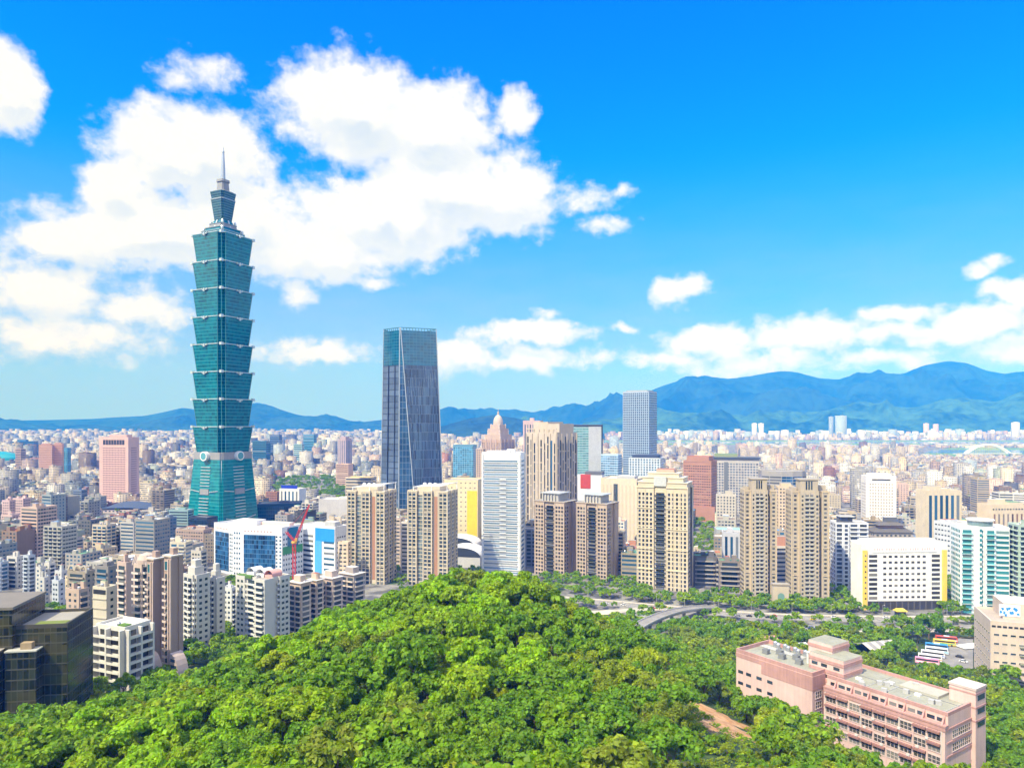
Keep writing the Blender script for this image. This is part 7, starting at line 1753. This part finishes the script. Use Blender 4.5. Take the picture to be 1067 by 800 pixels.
# the wooded spur and its flanks
for D0, D1, n, smin, smax in ((96, 150, 1500, .8, 1.55), (150, 230, 2300, .75, 1.6), (230, 330, 2600, .7, 1.5), (330, 480, 3200, .6, 1.3)):
    for _ in range(n):
        y = q.uniform(D0, D1); px = q.uniform(-60, 1130); x = (px - CX) / F * y
        z = gz(x, y)
        if y > 330 and 200 < px < 480 and z < 4: continue
        li = pick_leaf(x, y, px); li = 3 if (li == 1 and q.rand() < .4) else 2 if (li == 3 and q.rand() < .3) else li; ki = 4 if (li in (1, 4) and q.rand() < .45) else q.choice([0, 1, 2, 3, 5, 6, 9])
        s_ = q.uniform(smin, smax) * (1.28 if q.rand() < .12 else 1)
        if 706 < px < 795 and 140 < y < 238:
            if q.rand() < .85: continue
            s_ = q.uniform(.3, .5)
        try_tree(x, y, s_, ki, li, .52)
# valley park, roadside rows, courtyards, city park
def grove(px0, px1, D0, D1, n, smin=.6, smax=1.1, li=(3, 0, 2), gap=.6):
    for _ in range(n):
        y = q.uniform(D0, D1); x = (q.uniform(px0, px1) - CX) / F * y; try_tree(x, y, q.uniform(smin, smax), q.choice([0, 1, 2, 3, 5, 6]), int(q.choice(li)), gap)
grove(600, 1100, 400, 560, 1600, .65, 1.2); grove(600, 780, 520, 575, 160); grove(870, 1000, 506, 528, 90, .55, .9); grove(770, 870, 512, 540, 90, .55, .95); grove(985, 1010, 515, 640, 50); grove(545, 680, 520, 640, 260)
grove(284, 372, 1000, 1780, 420, .9, 1.6, (2, 3, 2)); grove(470, 512, 640, 860, 60); grove(722, 748, 640, 1000, 70, .8, 1.3, (0, 3)); grove(32, 72, 420, 520, 60, .7, 1.1, (0, 2)); grove(75, 100, 620, 660, 20, .7, 1.1, (0, 2))
grove(240, 330, 560, 612, 60, .6, 1.0, (2, 3, 0)); grove(330, 370, 520, 600, 40, .6, 1.0, (2, 3)); grove(410, 430, 560, 680, 16, .6, .9, (2, 0)); grove(220, 248, 540, 640, 24, .7, 1.1, (2, 3)); grove(862, 880, 520, 600, 24, .7, 1.1, (0, 5)); grove(130, 200, 560, 760, 16, .7, 1.1, (2, 3)); grove(300, 350, 470, 520, 16, .5, .8, (2, 3))
for k in range(26): try_tree((CX * 0 + (q.uniform(780, 1060) - CX)) / F * 491, 491 + q.uniform(-1.5, 1.5), q.uniform(.35, .6), 0, 0, .4, force=True)
for px, D, s_, ki, li in ((935, 400, 1.5, 1, 2), (925, 388, 1.5, 0, 3), (945, 412, 1.3, 3, 2), (968, 450, 1.9, 1, 2), (956, 440, 1.5, 6, 2), (738, 452, 1.0, 8, 2), (743, 455, 1.1, 8, 2), (733, 458, .9, 8, 2), (835, 300, 1.0, 1, 2), (790, 226, 1.35, 1, 2), (806, 220, 1.3, 0, 2), (824, 212, 1.1, 6, 2), (848, 204, 1.1, 0, 3), (872, 190, 1.2, 1, 3), (778, 234, 1.2, 3, 3), (620, 255, 1.3, 0, 2), (400, 265, 1.5, 0, 3), (380, 280, 1.6, 1, 3), (365, 285, 1.4, 0, 2), (690, 235, 1.3, 5, 2), (650, 240, 1.4, 3, 2), (455, 272, 1.5, 0, 3), (545, 268, 1.5, 2, 0), (430, 268, 1.2, 3, 3), (575, 262, 1.45, 5, 3), (515, 270, 1.35, 0, 5), (460, 268, 1.2, 1, 4), (490, 272, 1.3, 3, 4), (20, 172, 1.5, 0, 3), (50, 178, 1.4, 1, 2), (-5, 180, 1.5, 5, 3), (975, 168, 1.3, 0, 3), (1010, 176, 1.4, 1, 3), (1045, 182, 1.5, 5, 3)): try_tree((px - CX) / F * D, D, s_, ki, li, force=True)
# street and courtyard trees scattered through the city
for _ in range(1500):
    y = q.uniform(640, 2600); px = q.uniform(-40, 1110); x = (px - CX) / F * y
    if mnoise.noise(Vector((x / 150, y / 150, 4.2))) < .12: continue
    try_tree(x, y, q.uniform(.9, 1.7), q.choice([0, 1, 2, 3]), int(q.choice([2, 3, 0])), .5)
# who shows largest
TV = np.zeros(len(TREES)); tb = np.full((800, 1067), False)
hb = sorted([(h[4], h) for h in HERO], key=lambda t: t[0]); hi_ = 0
idx = sorted(range(len(TREES)), key=lambda k: TREES[k][1])
for k in idx:
    x, y, z, s_, *_r = TREES[k]
    while hi_ < len(hb) and hb[hi_][0] < y:
        h = hb[hi_][1]; tb[max(0, int(h[2])):max(0, int(h[3])), max(0, int(h[0])):max(0, int(h[1]))] = True; hi_ += 1
    cx_, cy_ = CX + F * x / y, HY - F * (z + 5 * s_ - EYE) / y; rx, ry = F * 3.7 * s_ / y, F * 2.7 * s_ / y
    a0, a1, c0, c1 = max(0, int(cx_ - rx)), min(1067, int(cx_ + rx) + 1), max(0, int(cy_ - ry)), min(800, int(cy_ + ry) + 1)
    if a1 <= a0 or c1 <= c0: continue
    sub = tb[c0:c1, a0:a1]; yy, xx_ = np.mgrid[c0:c1, a0:a1]; el_ = ((xx_ - cx_) / rx) ** 2 + ((yy - cy_) / ry) ** 2 < 1
    TV[k] = (el_ & ~sub).sum(); sub |= el_
best = [k for k in np.argsort(-TV)[:292] if TV[k] > 6]
TLM = [(20, 172, 'at the lower corner by dark olive office'), (110, 250, 'below the planted white balconies'), (200, 270, 'on the slope below the white twins'), (270, 290, 'below the terraced white block'), (330, 300, 'below the tan row of flats'), (385, 275, 'on the crest before the first pergola tower'), (450, 270, 'on the crest before the second pergola tower'), (520, 265, 'on the crest before the slim white tower'), (590, 260, 'on the crest before the brown twins'), (640, 300, 'on the slope below the brown twins'), (700, 330, 'below the flyover'), (745, 215, 'by the bare earth slip'), (800, 240, 'against the pink school hall'), (870, 190, 'before the pink school wing'), (960, 165, 'under the near school corner'), (1050, 220, 'right of the school end wall'), (930, 395, 'by the striped shed'), (965, 450, 'by the coach park'), (1000, 320, 'behind the pink school'), (820, 350, 'between school and road'), (740, 460, 'beside the flyover'), (690, 560, 'at the foot of the big cream tower'), (800, 525, 'at the foot of the gated pair'), (930, 520, 'before the long white office'), (330, 1300, 'in the city park'), (730, 850, 'below the red brown hotel'), (50, 460, 'in the courtyard behind the dark office'), (490, 740, 'by the arched halls'), (280, 590, 'below the blue glazed office'), (420, 190, 'on upper near middle slope'), (420, 140, 'on lower near middle slope'), (250, 200, 'on upper near left slope'), (250, 150, 'on lower near left slope'), (540, 200, 'on the upper ridge middle'), (540, 140, 'on the lower ridge middle'), (640, 190, 'on upper near right slope'), (640, 145, 'on lower near right slope'), (120, 180, 'on the lower left flank'), (750, 160, 'well under the bare earth')]
KW = {'round': 'round', 'broad': 'broad', 'plume': 'feathery', 'column': 'columnar'}
titems = []
for n_, k in enumerate(best):
    x, y, z, s_, yaw, ki, li, zs = TREES[k]; px = CX + F * x / y
    l = min(TLM, key=lambda l: ((l[0] - px) / 60) ** 2 + (math.log(l[1] / y) * 4) ** 2)
    kind = KINDS[ki]; nm = 'bamboo_clump' if kind == 'plume' else 'conifer_tree' if kind == 'column' else 'broadleaf_tree'
    o = empty(nm, (x, y, z), yaw); o.scale = (s_, s_, s_ * zs * q.uniform(.9, 1.15)); o['category'] = 'bamboo' if kind == 'plume' else 'tree'; o['group'] = 'trees of the wooded slope and valley'
    link('trunk', TRUNK[n_ % 4], o); link('crown', crown_mesh(ki, li), o)
    sz = 'small' if s_ < .7 else 'big' if s_ > 1.05 else ''
    titems.append((o, ' '.join(('%s %s %s %s %s' % (sz, LEAF[li][0], KW[kind], 'bamboo clump' if kind == 'plume' else 'tree', l[2])).split()), px, y))
unique_labels(titems, '')
# the rest of the wood, one mass per leaf tone laid into one object
bs = set(best); Qs, Ms = [], []
for k, T in enumerate(TREES):
    if k in bs: continue
    x, y, z, s_, yaw, ki, li, zs = T; c, sn = math.cos(yaw), math.sin(yaw); Q = LO[ki] * s_
    W_ = np.empty_like(Q); W_[..., 0] = Q[..., 0] * c - Q[..., 1] * sn + x; W_[..., 1] = Q[..., 0] * sn + Q[..., 1] * c + y; W_[..., 2] = Q[..., 2] + z
    Qs.append(W_); Ms.append(np.full(len(W_), li, np.int32))
# undergrowth on the slope
pts = []
for _ in range(9000):
    y = q.uniform(92, 330); x = (q.uniform(-60, 1130) - CX) / F * y; pts.append((x, y))
pts = np.array(pts); zu = ground(pts[:, 0], pts[:, 1]); ok = zu > 6
for ex, ey, rx, ry in EARTH: ok &= ((pts[:, 0] - ex) / rx) ** 2 + ((pts[:, 1] - ey) / ry) ** 2 > .42
for ox, oy, orr in OCC: ok &= (pts[:, 0] - ox) ** 2 + (pts[:, 1] - oy) ** 2 > (orr * .95) ** 2
for pl, w_ in road_pts:
    for ax, ay in pl: ok &= (pts[:, 0] - ax) ** 2 + (pts[:, 1] - ay) ** 2 > (w_ + 1) ** 2
small = [LO[i][::4] * np.array([.42, .42, .30]) for i in (0, 1, 4)]
for (x, y), z in zip(pts[ok], zu[ok]):
    Q = small[q.randint(3)] * q.uniform(.5, 1.0) * np.array([1, 1, 1]); Qs.append(Q + np.array([x, y, z - .5])); Ms.append(np.full(len(Q), q.choice([3, 1, 4, 0, 2], p=[.3, .25, .2, .15, .1]), np.int32))
Qa = np.vstack(Qs); fm = quads_mesh('woodland', Qa, LEAF[0][1])
for _, mt in LEAF[1:]: fm.materials.append(mt)
fm.polygons.foreach_set('material_index', np.concatenate(Ms)); fm.update()
tag(link('woodland', fm), 'remaining crowns and undergrowth of the wooded slope', kind='stuff')
print('TREES', len(TREES), 'quads', len(Qa), 'city', len(ROWS), 'chosen', len(CHOSEN))
HAZE_D = 1.5e-4
# ------------------------------------------------------------------ the air between here and the mountains
m = bpy.data.materials.new('haze'); m.use_nodes = True; m.node_tree.nodes.clear(); b = NB(m.node_tree)
pv = b.new('ShaderNodeVolumePrincipled'); o = b.new('ShaderNodeOutputMaterial')
pv.inputs['Color'].default_value = (.015, .215, 1.0, 1); pv.inputs['Absorption Color'].default_value = (1, 1, 1, 1); pv.inputs['Density'].default_value = HAZE_D; pv.inputs['Anisotropy'].default_value = -.3
b.l.new(pv.outputs[0], o.inputs['Volume'])
hz = MB().box(-15500, 15500, -900, 16800, -7, 1420).build('haze', m)
tag(hz, kind='stuff')
